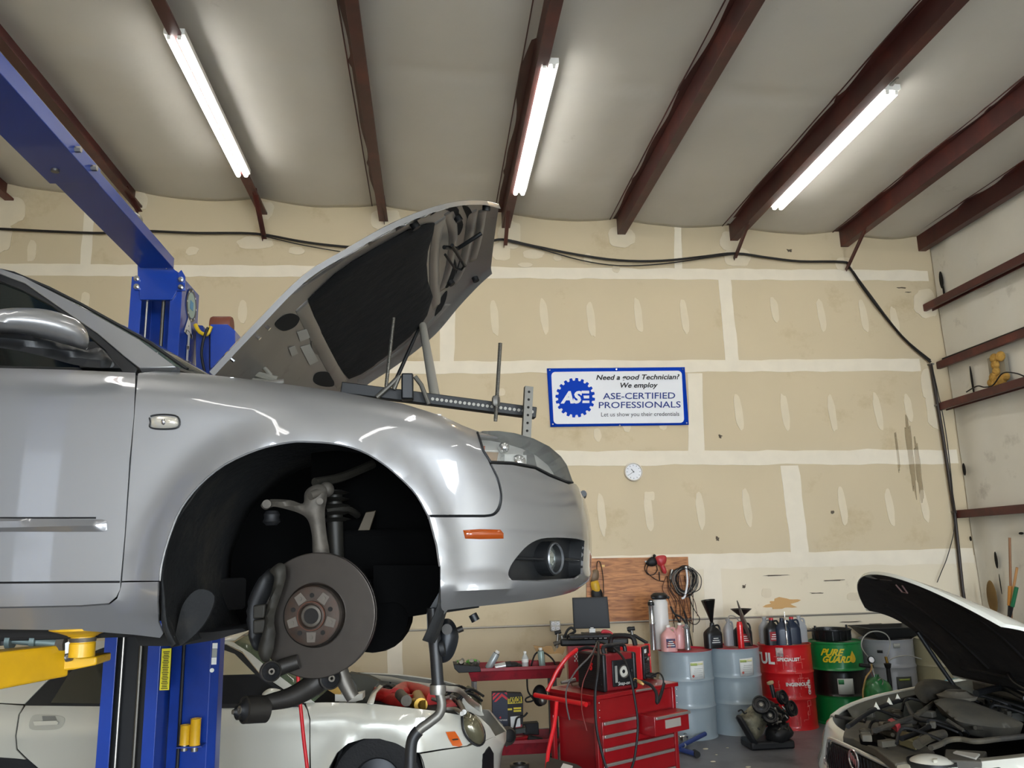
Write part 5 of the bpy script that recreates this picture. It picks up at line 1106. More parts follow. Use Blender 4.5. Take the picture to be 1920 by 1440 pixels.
inflate('near_headlamp', [(1775, 1443), (1810, 1432), (1860, 1434), (1900, 1446), (1890, 1475), (1800, 1480)], V((2.95, 4.1, .72)), V((-.5, -.5, .8)), .06, .1, mat('lamp_glass', '#aeb4ae', .06, metal=.85), bk_, res=.04)
random.seed(11)
for i in range(60):
    x = random.uniform(1600, 1900); y = lerp(1350, 1300, (x-1600)/300)+random.uniform(-8, 60); q = aZ(x, y, random.uniform(.80, .90)); k = i % 4; b = B()
    if q.y > 5.7 or q.y < 4.2 or q.x > 4.0: continue
    if k == 0: b.box(q, (random.uniform(.03, .10), random.uniform(.03, .06), .035), random.random()*3)
    elif k == 1: b.cyl(q, q+V((random.uniform(-.2, .2), random.uniform(-.15, .15), .04)), .011, n=8)
    elif k == 2: b.tube(catmull([q, q+V((.1, .08, .06)), q+V((.22, -.05, .02)), q+V((.3, .05, -.03))], 5), .009, 6)
    else: b.lathe([(0, 0), (.03, 0), (.035, .02), (.02, .03), (0, .03)], q, (0, 0, 1), 14)
    b.o(['bay_bracket', 'bay_pipe', 'bay_hose', 'reservoir_cap'][k], [m_dust2, m_dust, m_rub, m_dust][k], bk_, bevel=.005 if k == 0 else 0)
for x, y in [(1608, 1350), (1597, 1336)]: pass
for x, y in [(1668, 1321), (1684, 1314), (1644, 1330)]:
    q = aZ(x, y, .93); B().prism([(-.02, 0), (.02, 0), (0, .045)], q, (.9, -.4, 0), (0, 0, 1), (.004, .01, 0)).o('wing_clip', mat('pale_clip', '#b9b6a6', .5), bk_, smooth=0)
# prop rod, windscreen, cowl, cabin
B().tube([aY(1720, 1185, 5.45), aY(1760, 1245, 5.45), aY(1793, 1292, 5.45)], .014, 10).o('prop_rod', m_blk, bk_)
B().box((4.05, YC, .95), (.5, 1.45, .08)).o('cowl', m_dust, bk_, bevel=.02)
P = [[V((4.34+i*.14+.14*(2*t-1)**2, lerp(YC-.74+.02*i, YC+.74-.02*i, t), 1.03+i*.085)) for t in [j/12 for j in range(13)]] for i in range(6)]
B().grid(P).o('windscreen', mat('sea_green_glass', '#5f6f58', .05, alpha=.75), bk_, smooth=60, solid=.006)
P = [[V((5.05+i*.3, lerp(YC-.62, YC+.62, j/6), 1.46+.03*math.sin(i))) for j in range(7)] for i in range(7)]; B().grid(P).o('roof', m_wb, bk_, solid=.01)
B().box((5.4, YC, .7), (2.3, 1.7, .65)).o('cabin', m_int, bk_, bevel=.05)
for sg in (-1, 1):
    B().tube([V((4.32, YC+sg*.76, 1.05)), V((4.8, YC+sg*.70, 1.30)), V((5.1, YC+sg*.64, 1.47))], .035, 10).o('roof_pillar', m_wb, bk_)
    B().lathe([(.20, -.10), (.30, -.10), (.325, -.06), (.325, .06), (.30, .10), (.20, .10), (.06, .06), (0, .06)], (3.35, YC+sg*.80, .327), (0, sg, 0), 40).o('wheel', mat('tyre_rubber', '#121213', .8, bump=.3, bscale=60), bk_)
    B().lathe([(.20, -.10), (.30, -.10), (.325, -.06), (.325, .06), (.30, .10), (.20, .10), (.06, .06), (0, .06)], (6.2, YC+sg*.80, .327), (0, sg, 0), 40).o('wheel', mat('tyre_rubber', '#121213', .8, bump=.3, bscale=60), bk_)
# blue mirror seen past the bonnet
inflate('door_mirror', [(1772, 1279), (1776, 1273), (1800, 1271), (1828, 1272), (1830, 1278), (1806, 1283), (1778, 1285)], V((0, 5.9, 0)), NY, .05, .05, mat('blue_mirror', '#5d8fa0', .15, metal=.4), bk_)
# ------------------------------------------------------------------ things on the back wall
YW = D-.006
def W(x, y, o=0): return aY(x, y, YW-o)
ban = thing('banner', 'blue and white shop banner nailed on the wall, gear emblem at its left', 'banner', W(1158, 745))
def zpx(x, y, o): return W(1000+x/5.5375, 660+y/5.5375, o)
m_bb = mat('banner_blue', '#0a3db0', .6); m_bb.node_tree.nodes['Principled BSDF'].inputs['Specular IOR Level'].default_value = .12; m_bw = mat('banner_white', '#e6e7ea', .5)
P = []
for i in range(25):
    s = i/24; row = []
    for j in range(11):
        t = j/10; x = lerp(lerp(140, 1572, s), lerp(178, 1615, s), t); y = lerp(lerp(170, 157, s), lerp(778, 757, s), t); row.append(zpx(x, y, .012+.006*math.sin(s*9)*math.sin(t*PI)))
    P.append(row)
B().grid(P).o('banner_sheet', m_bb, ban, smooth=60, solid=.002)
def rr(x0, y0, x1, y1, r, k=6):
    out = []
    for cx, cy, a in [(x1-r, y0+r, -PI/2), (x1-r, y1-r, 0), (x0+r, y1-r, PI/2), (x0+r, y0+r, PI)]: out += [(cx+r*math.cos(a+PI/2*i/k), cy+r*math.sin(a+PI/2*i/k)) for i in range(k+1)]
    return out
inn = [(x+26*(y-200)/545-1*0, y-13*(x-190)/1350) for x, y in rr(185, 207, 1540, 748, 42)]
def zslab(nm, pts, o, m, par, d=.0015): 
    q = [zpx(x, y, o) for x, y in pts]; k = len(q); v2, fs, _ = tri2d([(p.x, p.z) for p in q], 9); yy = q[0].y
    vs = [V((a, yy, b)) for a, b in v2]; return mk(nm, vs+[p+V((0, d, 0)) for p in vs], list(fs)+[tuple(i+len(vs) for i in reversed(f)) for f in fs]+[(i, (i+1) % k, len(vs)+(i+1) % k, len(vs)+i) for i in range(k)], m, par, smooth=0)
zslab('white_field', inn, .021, m_bw, ban)
g = []; 
for i in range(20):
    a = 2*PI*i/20+.08
    for da, r in [(-.105, 178), (-.065, 206), (.065, 206), (.105, 178)]: g.append((435+r*math.cos(a+da), 475+r*math.sin(a+da)))
zslab('gear_emblem', g, .024, m_bb, ban)
def btext(body, cx, cy, w_, cap, m, bold, shear, nm, o=.026):
    f = lambda x, y: zpx(cx+x, cy-y-13*(x)/1432, o)
    cu = bpy.data.curves.new('t', 'FONT'); cu.body = body; cu.size = 1; cu.align_x = 'CENTER'; cu.align_y = 'CENTER'; cu.shear = shear; cu.offset = bold; cu.resolution_u = 3
    tmp = bpy.data.objects.new('t', cu); COL.objects.link(tmp); me = bpy.data.meshes.new_from_object(tmp.evaluated_get(bpy.context.evaluated_depsgraph_get()))
    vs = [V(v.co) for v in me.vertices]; fs = [tuple(p.vertices) for p in me.polygons]; bpy.data.objects.remove(tmp)
    xs = [v.x for v in vs]; ys = [v.y for v in vs]; mx, my = (max(xs)+min(xs))/2, (max(ys)+min(ys))/2; kx = w_/(max(xs)-min(xs)); ky = cap/(.72)
    return mk(nm, [f((v.x-mx)*kx, (v.y-my)*ky) for v in vs], fs, m, ban, smooth=0)
m_navy = mat('banner_navy', '#16307c', .5)
btext('Need a good Technician?', 1085, 268, 865, 52, m_bl, .022, .22, 'headline'); btext('We employ', 1098, 352, 390, 52, m_bl, .022, .22, 'headline')
btext('ASE-CERTIFIED', 1098, 455, 750, 66, m_navy, .008, 0, 'lettering'); btext('PROFESSIONALS', 1105, 548, 850, 66, m_navy, .008, 0, 'lettering')
btext('Let us show you their credentials', 1110, 652, 810, 44, mat('thin_grey_ink', '#3a3a40', .5), 0, 0, 'small_print')
btext('AS', 395, 470, 225, 118, m_bw, .05, .2, 'emblem_letters', .027)
for pts in [[(500, 402), (580, 402), (580, 430), (508, 430)], [(520, 452), (580, 452), (580, 482), (526, 482)], [(512, 504), (582, 504), (582, 530), (508, 530)]]: zslab('emblem_bar', pts, .027, m_bw, ban)
for x, y in [(170, 188), (862, 180), (1550, 178), (202, 750), (897, 762), (1592, 737)]: B().lathe([(.004, 0), (.009, 0), (.009, .003), (.004, .003)], zpx(x, y, .028), (0, -1, 0), 14).o('eyelet', m_chr, ban)
# clock
ck = thing('wall_clock', 'round white wall clock below the banner', 'clock', W(1187, 885)); c = W(1187, 885)
B().lathe([(0, 0), (.113, 0), (.116, .012), (.112, .036), (.104, .04), (.098, .030), (.097, .022)], c, (0, -1, 0), 48).o('clock_case', mat('clock_cream', '#d9d2c6', .35), ck)
B().lathe([(.098, .022), (0, .022)], c, (0, -1, 0), 40).o('clock_face', m_bw, ck)
for i in range(12):
    a = PI*i/6; p = c+V((math.sin(a)*.08, -.024, math.cos(a)*.08)); B().box(p, (.006, .001, .014), R=Matrix.Rotation(a, 3, 'Y')).o('hour_mark', mat('mark_grey', '#6d6d6d', .5), ck)
for a, L_, w_ in [(math.radians(-38), .045, .006), (math.radians(-122), .068, .004)]:
    d = V((math.sin(a), 0, math.cos(a))); B().tube([c+V((0, -.026, 0))-d*.012, c+V((0, -.026, 0))+d*L_], w_*.6, 6).o('clock_hand', m_bl, ck)
# plywood board
mp = mat('plywood', '#b06f3c', .5, var=.2, vscale=6); nt = mp.node_tree; N = nt.nodes; L = nt.links
tc = N.new('ShaderNodeTexCoord'); mpg = N.new('ShaderNodeMapping'); mpg.inputs['Scale'].default_value = (1.1, 1, 9); wv = N.new('ShaderNodeTexNoise'); wv.inputs['Scale'].default_value = 3.2; wv.inputs['Detail'].default_value = 8; wv.inputs['Distortion'].default_value = 1.6
cr = N.new('ShaderNodeValToRGB'); cr.color_ramp.elements[0].position = .32; cr.color_ramp.elements[0].color = srgb('#7d4a24'); cr.color_ramp.elements[1].position = .62; cr.color_ramp.elements[1].color = srgb('#bd7f49')
L.new(tc.outputs['Object'], mpg.inputs[0]); L.new(mpg.outputs[0], wv.inputs['Vector']); L.new(wv.outputs['Fac'], cr.inputs[0]); L.new(cr.outputs[0], N['Principled BSDF'].inputs['Base Color'])
ply = slab('plywood_board', [(1100, 1047), (1290, 1044), (1297, 1165), (1100, 1170)], V((0, YW-.022, 0)), NY, .018, mp, None)
tag(ply, 'orange brown plywood board fixed to the wall behind the tool carts', 'board')
def Wb(x, y, o=.03): return aY(x, y, YW-.022-o)
def loop(pts, r=.004, o=.03, n=6): return catmull([Wb(x, y, o) for x, y in pts], n)
hg = thing('power_drill', 'red and black corded drill hanging from the plywood board', 'drill', Wb(1235, 1055))
inflate('drill_body', [(1230, 1044), (1245, 1041), (1250, 1046), (1248, 1056), (1240, 1062), (1232, 1056)], Wb(1240, 1050, .06), NY, .03, .03, mat('drill_red', '#b03437', .4), hg)
inflate('drill_grip', [(1238, 1058), (1245, 1058), (1250, 1072), (1246, 1076), (1241, 1070)], Wb(1243, 1066, .06), NY, .02, .02, mat('drill_red', '#b03437', .4), hg)
inflate('gear_case', [(1212, 1053), (1222, 1044), (1230, 1048), (1232, 1058), (1224, 1062), (1214, 1060)], Wb(1222, 1053, .06), NY, .03, .03, m_rub, hg); B().ball(Wb(1227, 1042, .06), .018).o('chuck', m_rub, hg)
B().tube(loop([(1212, 1056), (1209, 1066), (1214, 1076), (1224, 1078), (1232, 1070), (1231, 1060)]), .005, 6).o('power_cord', m_rub, hg); B().tube(loop([(1216, 1058), (1213, 1072), (1226, 1084), (1236, 1089), (1244, 1090)]), .005, 6).o('power_cord', m_rub, hg); B().cyl(Wb(1236, 1072), Wb(1237, 1088), .006).o('plug', m_rub, hg)
co = thing('test_lead_coil', 'big coil of black test leads hanging at the right edge of the plywood board', 'cable', Wb(1283, 1090))
random.seed(5)
for i in range(13):
    cx, cy = 1283+random.uniform(-5, 6), 1088+random.uniform(-4, 4); rx_, ry_ = random.uniform(14, 24), random.uniform(22, 29)
    pts = [(cx+rx_*math.cos(a)*(1-.15*math.sin(a)), cy+ry_*math.sin(a)) for a in np.linspace(0, 2*PI, 12)[:-1]]
    q = catmull([Wb(x, y, .03+.006*i+.01*random.random()) for x, y in pts], 5, True); B().tube(q+[q[0]], .0045, 6).o('lead_loop', [m_rub, m_rub, mat('lead_grey', '#77756f', .5)][i % 3], co)
for i in range(11):
    x = 1248+i*5; q = [(x+random.uniform(-4, 4), 1080), (x+random.uniform(-6, 6), 1105), (1262+i*4+random.uniform(-8, 8), 1130), (1264+i*4+random.uniform(-6, 10), random.uniform(1150, 1190))]
    B().tube(loop(q, o=.03+.01*i*.5), .0042, 6).o('hanging_lead', [mat('lead_brown', '#5b3a2c', .6), m_rub][i % 2], co)
B().tube(loop([(1298, 1065), (1314, 1082), (1312, 1104), (1296, 1112)], o=.05), .005, 6).o('lead_loop', m_rub, co); B().tube(loop([(1290, 1112), (1300, 1140), (1312, 1160), (1304, 1171), (1292, 1166)], o=.03), .005, 6).o('lead_loop', m_rub, co)
B().tube(loop([(1286, 1062), (1289, 1090), (1284, 1118), (1278, 1122)], o=.10), .012, 8).o('white_hook', m_bw, co); B().cyl(Wb(1260, 1068, .06), Wb(1256, 1086, .06), .02).o('silver_plug', m_steel, co)
for (a, b) in [((1266, 1154), (1282, 1180)), ((1282, 1145), (1290, 1172)), ((1290, 1172), (1298, 1212))]: B().cyl(Wb(*a, .1), Wb(*b, .1), .010, .008, 8).o('test_probe', m_rub, co)
ct = thing('cordless_driver', 'yellow and black power tool hanging at the left edge of the plywood board', 'power tool', Wb(1117, 1095))
inflate('tool_head', [(1106, 1076), (1114, 1068), (1122, 1070), (1122, 1086), (1112, 1092), (1106, 1086)], Wb(1114, 1080, .05), NY, .03, .03, mat('tool_brown', '#6d5a45', .5), ct); inflate('tool_body', [(1108, 1092), (1120, 1088), (1126, 1104), (1124, 1112), (1112, 1110)], Wb(1117, 1100, .05), NY, .035, .03, mat('tool_yellow', '#c59b28', .45), ct)
inflate('tool_grip', [(1110, 1106), (1126, 1104), (1130, 1122), (1112, 1124)], Wb(1119, 1115, .05), NY, .03, .03, m_rub, ct); B().tube(loop([(1119, 1070), (1120, 1054), (1126, 1056), (1131, 1085), (1132, 1120)], o=.04), .005, 6).o('carry_strap', m_rub, ct)
tag(slab('tape_tag', [(1128, 1059), (1134, 1059), (1134, 1063), (1128, 1063)], V((0, YW-.026, 0)), NY, .003, mat('masking_tape', '#d9b06f', .7), None), 'scrap of masking tape stuck near the top left of the plywood', 'tape'); tag(B().box(Wb(1211, 1053, .012), (.02, .02, .02)).o('wall_hook', m_bw), 'small white hook beside the hanging drill', 'hook')
# conduit and outlet
cq = [aY(680, 1186, D-.03), aY(870, 1178, D-.03), aY(1030, 1172, D-.03), aY(1300, 1161, D-.03), aY(1480, 1155, D-.03), aY(1700, 1147, D-.03)]
cz = B().tube([cq[0]+V((-3.9, 0, .06))]+cq, .012, 10).o('conduit', m_emt); tag(cz, 'horizontal grey conduit along the lower part of the back wall', 'conduit')
p = aY(1040, 1173, D-.02); ob = thing('outlet_box', 'grey four-socket outlet box on the wall conduit, left of the monitor', 'socket', p)
B().box(p+V((0, -.03, 0)), (.115, .07, .115)).o('metal_box', m_emt, ob, bevel=.004)
for dx in (-.026, .026):
    for dz in (-.026, .026): B().lathe([(0, .001), (.02, .001), (.021, 0)], p+V((dx, -.066, dz)), (0, -1, 0), 18).o('socket', m_bw, ob); [B().box(p+V((dx+e, -.069, dz)), (.003, .002, .012)).o('slot', m_bl, ob) for e in (-.006, .006)]
# black cables over the wall
cbl = thing('cable_bundle', 'black cable bundle slung from brace to brace along the back wall', 'cable', W(1160, 488))
m_cab = mat('cable_black', '#191411', .6)
for k, (pts, r) in enumerate([([(-200, 420), (0, 429), (100, 434), (195, 437), (262, 433), (370, 437), (478, 438), (560, 452), (620, 460), (700, 466), (820, 468), (905, 456), (942, 449), (1000, 461), (1080, 477), (1160, 488), (1240, 489), (1320, 481), (1378, 475), (1440, 483), (1500, 490), (1580, 491), (1592, 500), (1620, 542), (1660, 594), (1700, 640), (1745, 679)], .016),
     ([(942, 450), (1010, 466), (1090, 488), (1160, 498), (1240, 495), (1320, 484), (1378, 476)], .008), ([(485, 440), (560, 458), (640, 472), (700, 480)], .007), ([(1590, 496), (1630, 550), (1690, 628), (1745, 675)], .008), ([(1600, 508), (1640, 566), (1690, 628)], .006)]):
    B().tube(catmull([aY(x, y, D-.06-.012*k) for x, y in pts], 4), r, 8).o('cable_strand', m_cab, cbl)
vc = thing('corner_conduit', 'dark vertical pipe in the right corner running down behind the raised bonnet', 'pipe', aY(1790, 960, D-.05))
q = [aY(1745, 682, D-.05), aY(1768, 820, D-.05), aY(1790, 965, D-.05), aY(1805, 1107, D-.05)]; q.append(V((q[-1].x+.04, D-.05, .02)))
B().tube(q, .022, 10).o('pipe', mat('brown_black_pipe', '#2a1f17', .5), vc); B().tube(catmull([aY(x, y, D-.09) for x, y in [(1747, 684), (1770, 790), (1782, 880), (1789, 950), (1793, 962)]], 5), .006, 6).o('thin_cable', m_cab, vc); B().tube(catmull([aY(x, y, D-.07) for x, y in [(1790, 965), (1788, 1000), (1776, 1045), (1766, 1070), (1757, 1092)]], 5), .005, 6).o('loose_wire', m_cab, vc)
for y in (683, 760, 960): 
    x = 1745+(y-682)*.161; B().box(aY(x, y, D-.035), (.06, .06, .02)).o('pipe_clamp', m_steel, vc)
gz_ = aY(1757, 679, D-.02)
tag(B().tube([V((gz_.x+.03, D-.1, gz_.z+.022)), V((gz_.x+.05, 7.5, gz_.z+.02)), V((gz_.x+.04, 4, gz_.z+.02)), V((gz_.x+.04, YR+.1, gz_.z+.02))], .014, 8).o('girt_cable', m_cab), 'black cable lying on top of the second wall girt', 'cable')
# right wall: foam patch and long-handled tools
q = aX(1878, 695, XR-.09); fo_ = thing('foam_patch', 'yellow expanding foam around a small metal box on the right wall', 'patch', q)
B().box(q+V((.0, .04, .05)), (.05, .28, .28)).o('metal_box', mat('dull_zinc', '#8f8a7d', .5, metal=.4), fo_)
random.seed(9)
for i in range(9):
    x, y = [(1864, 672), (1866, 684), (1868, 696), (1864, 708), (1858, 718), (1868, 718), (1878, 712), (1886, 706), (1876, 668)][i]; p = aX(x, y, XR-.13); B().ball(p, .05+.02*random.random(), (.7, 1, 1), 10).o('foam_lump', mat('foam_yellow', '#b98f43', .8, var=.3, vscale=20, bump=.5, bscale=40), fo_)
gw = aY(1757, 757, D-.02); tag(B().tube(catmull([V((gw.x+.04, aX(x, y, gw.x+.04).y, aX(x, y, gw.x+.04).z)) for x, y in [(1812, 735), (1832, 724), (1846, 726), (1862, 722), (1880, 700), (1905, 700), (1925, 708)]], 6), .008, 6).o('loose_wire', m_cab), 'loose black wire looping over the third wall girt', 'wire')
for k, (a, b, colr, lab) in enumerate([((1893, 1008), (1896, 1150), '#8a6140', 'tallest brown broom handle leaning at the right wall'), ((1907, 1064), (1892, 1150), '#b58452', 'light wooden handle leaning across the brown broom handle')]):
    p = aX(a[0], a[1], XR-.16); q_ = aX(b[0], b[1], XR-.22); d = (q_-p).normalized(); e = p+d*((p.z-.06)/-d.z); t = thing('broom', lab, 'broom', e, 'brooms at the right wall')
    B().cyl(p, e, .014, n=12).o('handle', mat('handle_'+colr[1:], colr, .5), t); B().box(e+V((0, 0, 0)), (.05, .12, .10)).o('broom_head', mat('bristle', '#3b3020', .9), t)
for k, (a, b, mm, lab) in enumerate([((1894, 1099), (1892, 1148), mat('grip_orange', '#b8792a', .5), 'short orange-black handled tool among the brooms'), ((1906, 1101), (1896, 1146), mat('grip_green', '#1d6a44', .5), 'green-gripped handle among the brooms')]):
    p = aX(a[0], a[1], XR-.26); q_ = aX(b[0], b[1], XR-.30); d = (q_-p).normalized(); e = p+d*((p.z-.02)/-d.z); t = thing('long_tool', lab, 'hand tool', e, 'tools among the brooms')
    B().cyl(p, lerp(p, e, .15), .022, n=12).o('grip', mm, t); B().cyl(lerp(p, e, .15), e, .015, n=12).o('shaft', m_blk, t)
q = aX(1860, 1120, XR-.10); tag(B().ball(q, .1, (.15, .9, 2.0), 12).o('brown_scrap', mat('scrap_brown', '#7d6238', .9, var=.3)), 'brown pointed scrap of torn board leaning on the right wall', 'scrap')

# ------------------------------------------------------------------ drums along the wall
DR = .295; DH = .88
def drum(lab, px_, Y, cols, grp, lid=None):
    X = aY(px_, 1212, Y).x; t = thing('oil_drum', lab, 'drum', (X, Y, 0), grp); ms = [mat('drum_'+c[1:], c, .32, coat=.3, var=.06, vscale=4) for c in cols]
    def prof(z0, z1):
        out = []
        for z in np.linspace(z0, z1, 40):
            r = DR-.008+.014*sum(math.exp(-((z-c)/.012)**2) for c in (.31, .58)); 
            if z < .02 or z > DH-.02: r = DR
            out.append((r, z))
        return out
    zs = {1: [(0, DH, 0)], 3: [(0, .31, 0), (.31, .58, 1), (.58, DH, 2)]}[len(cols)]
    for a, b_, k in zs: B().lathe(prof(a, b_), (X, Y, 0), (0, 0, 1), 56).o('drum_shell', ms[k], t)
    B().lathe([(DR, DH), (DR-.004, DH+.004), (DR-.012, DH+.002), (DR-.016, DH-.014), (0, DH-.014)], (X, Y, 0), (0, 0, 1), 56).o('drum_lid', mat('lid_'+lid[1:], lid, .35) if lid else ms[-1], t)
    B().lathe([(DR, 0), (0, .001)], (X, Y, 0), (0, 0, 1), 40).o('drum_bottom', ms[0], t)
    return t, X, Y
def onc(X, Y, a, z, r): return V((X+r*math.sin(a), Y-r*math.cos(a), z))
def cyl_patch(nm, X, Y, a0, a1, z0, z1, m, par, r=DR+.004, n=8, skew=0):
    return B().grid([[onc(X, Y, lerp(a0, a1, i/n), lerp(z0, z1, j/2)+skew*i/n, r) for j in range(3)] for i in range(n+1)]).o(nm, m, par, smooth=60, solid=.001)
def ctext(body, X, Y, a, z, size, m, par, bold=0, shear=0, sx=1, rot=0, nm='lettering'):
    r = DR+.006; cs, sn = math.cos(rot), math.sin(rot)
    return text(body, size, m, par, (0, 0, 0), (1, 0, 0), (0, 0, 1), nm, bold=bold, shear=shear, warp=lambda x, y: onc(X, Y, a+((x*cs-y*sn)*sx if True else 0)/r, z+x*sn+y*cs, r))
camA = lambda X, Y: math.atan2(-X, Y)*1.0   # angle on the drum that faces the camera
d1, X1_, Y1_ = drum('grey-blue oil drum with pink jugs on its lid, beside the red tool cart', 1283, 9.08, ['#94a2a9'], 'grey-blue oil drums', '#b0243a')
d2, X2_, Y2_ = drum('grey-blue oil drum with the upright black funnel on it, left of the red drum', 1372, 9.18, ['#94a2a9'], 'grey-blue oil drums', '#b0243a')
d3, X3_, Y3_ = drum('red oil drum with white lettering and circuit line pattern', 1470, 9.30, ['#c3161c'], 'painted oil drums')
d4, X4_, Y4_ = drum('green oil drum with a black middle band and yellow lettering', 1566, 9.38, ['#0b7a3a', '#0a0d0c', '#0b7a3a'], 'painted oil drums')
d5, X5_, Y5_ = drum('silver grey oil drum behind the green pressure sprayer', 1662, 9.40, ['#8b8d90'], 'painted oil drums')
d6, X6_, Y6_ = drum('dull olive beige drum, last one before the corner', 1758, 9.30, ['#8a8468'], 'painted oil drums')
m_lab = mat('label_white', '#d8dad6', .5)
for t, X, Y, a in [(d1, X1_, Y1_, .42), (d2, X2_, Y2_, .50)]:
    A_ = camA(X, Y)+a; lb = cyl_patch('paper_label', X, Y, A_-.27, A_+.27, .60, .78, m_lab, t, skew=.01); cyl_patch('label_header', X, Y, A_-.25, A_+.0, .745, .77, mat('label_green', '#a8b86a', .5), lb, DR+.006); cyl_patch('label_header', X, Y, A_+.02, A_+.22, .75, .77, mat('label_cream', '#dcd9a0', .5), lb, DR+.006)
    for i in range(5): cyl_patch('print_line', X, Y, A_-.2+.02*i, A_+.2-.05*(i % 2), .63+.02*i, .635+.02*i, mat('label_print', '#a9adaa', .5), lb, DR+.006)
    B().prism([(0, .016), (.016, 0), (0, -.016), (-.016, 0)], onc(X, Y, A_-.17, .64, DR+.007), (math.cos(A_), math.sin(A_), 0), (0, 0, 1), V((math.sin(A_), -math.cos(A_), 0))*.001).o('hazard_diamond', mat('label_red', '#b4584c', .5), lb)
A3 = camA(X3_, Y3_)
ctext('MOTUL', X3_, Y3_, A3-1.30, .735, .16, m_white, d3, bold=.006, nm='big_lettering'); ctext('SPECIALIST', X3_, Y3_, A3+.12, .735, .05, m_white, d3, bold=.002, nm='small_lettering')
ctext('INGENIOUS', X3_, Y3_, A3+.38, .475, .05, m_white, d3, bold=.002, nm='small_lettering'); ctext('BLEND', X3_, Y3_, A3+.84, .44, .05, m_white, d3, bold=.002, rot=-PI/2, nm='small_lettering')
cyl_patch('square_sticker', X3_, Y3_, A3-.32, A3-.05, .765, .86, mat('sticker_photo', '#b9aaa6', .5, var=.6, vscale=30), d3)
m_pl = mat('pink_line', '#e79a92', .5); random.seed(2)
for i in range(26):
    a = A3+random.uniform(-.35, .75); z = random.choice([random.uniform(.05, .25), random.uniform(.34, .52), random.uniform(.62, .72)]); p = [(a, z)]
    for k in range(random.randint(2, 4)): a2, z2_ = p[-1]; p.append((a2, z2_+random.uniform(-.10, .10)) if k % 2 == 0 else (min(A3+.85, max(A3-.5, a2+random.uniform(-.25, .25))), z2_))
    q = []
    for (aa, za), (ab, zb_) in zip(p[:-1], p[1:]): q += [onc(X3_, Y3_, lerp(aa, ab, s), min(.86, max(.03, lerp(za, zb_, s))), DR+.004) for s in (0, .33, .66)]
    q.append(onc(X3_, Y3_, p[-1][0], min(.86, max(.03, p[-1][1])), DR+.004)); B().tube(q, .0016, 4).o('circuit_line', m_pl, d3, smooth=0)
A4 = camA(X4_, Y4_); m_py = mat('lettering_yellow', '#d3bd1c', .45)
ctext('PURE', X4_, Y4_, A4-.19, .775, .10, m_py, d4, bold=.004, shear=.5); ctext('GUARD', X4_, Y4_, A4-.02, .70, .092, m_py, d4, bold=.004, shear=.5)
P = [onc(X4_, Y4_, A4+.60+x/DR, .725+z, DR+.0065) for x, z in [(.0, .07), (.03, .01), (.038, -.02), (.025, -.05), (0, -.06), (-.025, -.05), (-.038, -.02), (-.03, .01)]]
mk('oil_drop', P, [tuple(range(8))], mat('drop_gold', '#c9a52a', .4), d4, smooth=0)
lb = cyl_patch('paper_label', X4_, Y4_, A4-.05, A4+.52, .335, .50, mat('label_grey', '#b9bfb9', .5), d4); cyl_patch('label_header', X4_, Y4_, A4-.02, A4+.18, .44, .49, mat('label_deepgreen', '#2c7a48', .5), lb, DR+.006)
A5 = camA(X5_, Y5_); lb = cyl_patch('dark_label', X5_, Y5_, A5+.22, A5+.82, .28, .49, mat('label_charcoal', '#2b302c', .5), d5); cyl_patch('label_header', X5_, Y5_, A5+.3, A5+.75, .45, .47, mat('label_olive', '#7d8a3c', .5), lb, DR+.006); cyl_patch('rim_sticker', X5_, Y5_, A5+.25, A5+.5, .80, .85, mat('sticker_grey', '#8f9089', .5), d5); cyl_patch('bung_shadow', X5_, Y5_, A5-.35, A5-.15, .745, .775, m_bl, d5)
A6 = camA(X6_, Y6_); cyl_patch('yellow_stain', X6_, Y6_, A6+.55, A6+1.0, .55, .75, mat('ochre_patch', '#a8842f', .7), d6)
ZT = DH+.004
# ---- prototypes of jugs
def jug_mesh(w_, d_, h, m, par, o, rz=0, handle=True):
    """moulded one-gallon jug with shoulder, neck, cap and handle"""
    R_ = Matrix.Rotation(rz, 3, 'Z'); o = V(o); P = []
    for z, k, c in [(0, .92, .35), (.01, 1, .35), (.55, 1, .35), (.64, .96, .4), (.74, .74, .6), (.84, .42, .9), (.88, .3, 1), (.96, .28, 1)]:
        ring_ = []
        for i in range(24):
            a = 2*PI*i/24; e = lerp(5, 2, min(1, c)); cx, cy = math.cos(a), math.sin(a); q = (abs(cx)**e+abs(cy)**e)**(-1/e)
            ring_.append(o+R_@V((cx*q*w_/2*k-(.0 if c < .5 else .0), cy*q*d_/2*k, z*h)))
        P.append(ring_+[ring_[0]])
    b = B().grid(P); b.f.append(tuple(range(24))); b.m.append(0)
    j = b.o('jug_body', m, par, smooth=50)
    return j
def oil_jug(lab, x, y, m_, cap, grp, h=.29, w_=.19, d_=.12, rz=0, label=None, Y=None, zt=ZT):
    p = aY(x, y, Y); p = V((p.x, Y, zt)); t = thing('oil_jug', lab, 'jug', p, grp)
    jug_mesh(w_, d_, h*.97, m_, t, p, rz); R_ = Matrix.Rotation(rz, 3, 'Z')
    B().lathe([(.0, 1.0*h), (.022, 1.0*h), (.024, .985*h), (.024, .92*h), (.02, .915*h)], p, (0, 0, 1), 18).o('cap', cap, t)
    B().tube(catmull([p+R_@V((w_*.10, 0, h*.86)), p+R_@V((w_*.36, 0, h*.88)), p+R_@V((w_*.46, 0, h*.74)), p+R_@V((w_*.45, 0, h*.55))], 6), .011, 8).o('jug_handle', m_, t)
    if label:
        lb = B().box(p+R_@V((0, -d_/2-.0015, h*.33)), (w_*.62, .002, h*.34), R=R_).o('jug_label', label, t)
        for i in range(3): B().box(p+R_@V((0, -d_/2-.003, h*(.24+.08*i))), (w_*(.5-.1*i), .001, .008), R=R_).o('print_line', m_white, lb)
    return t
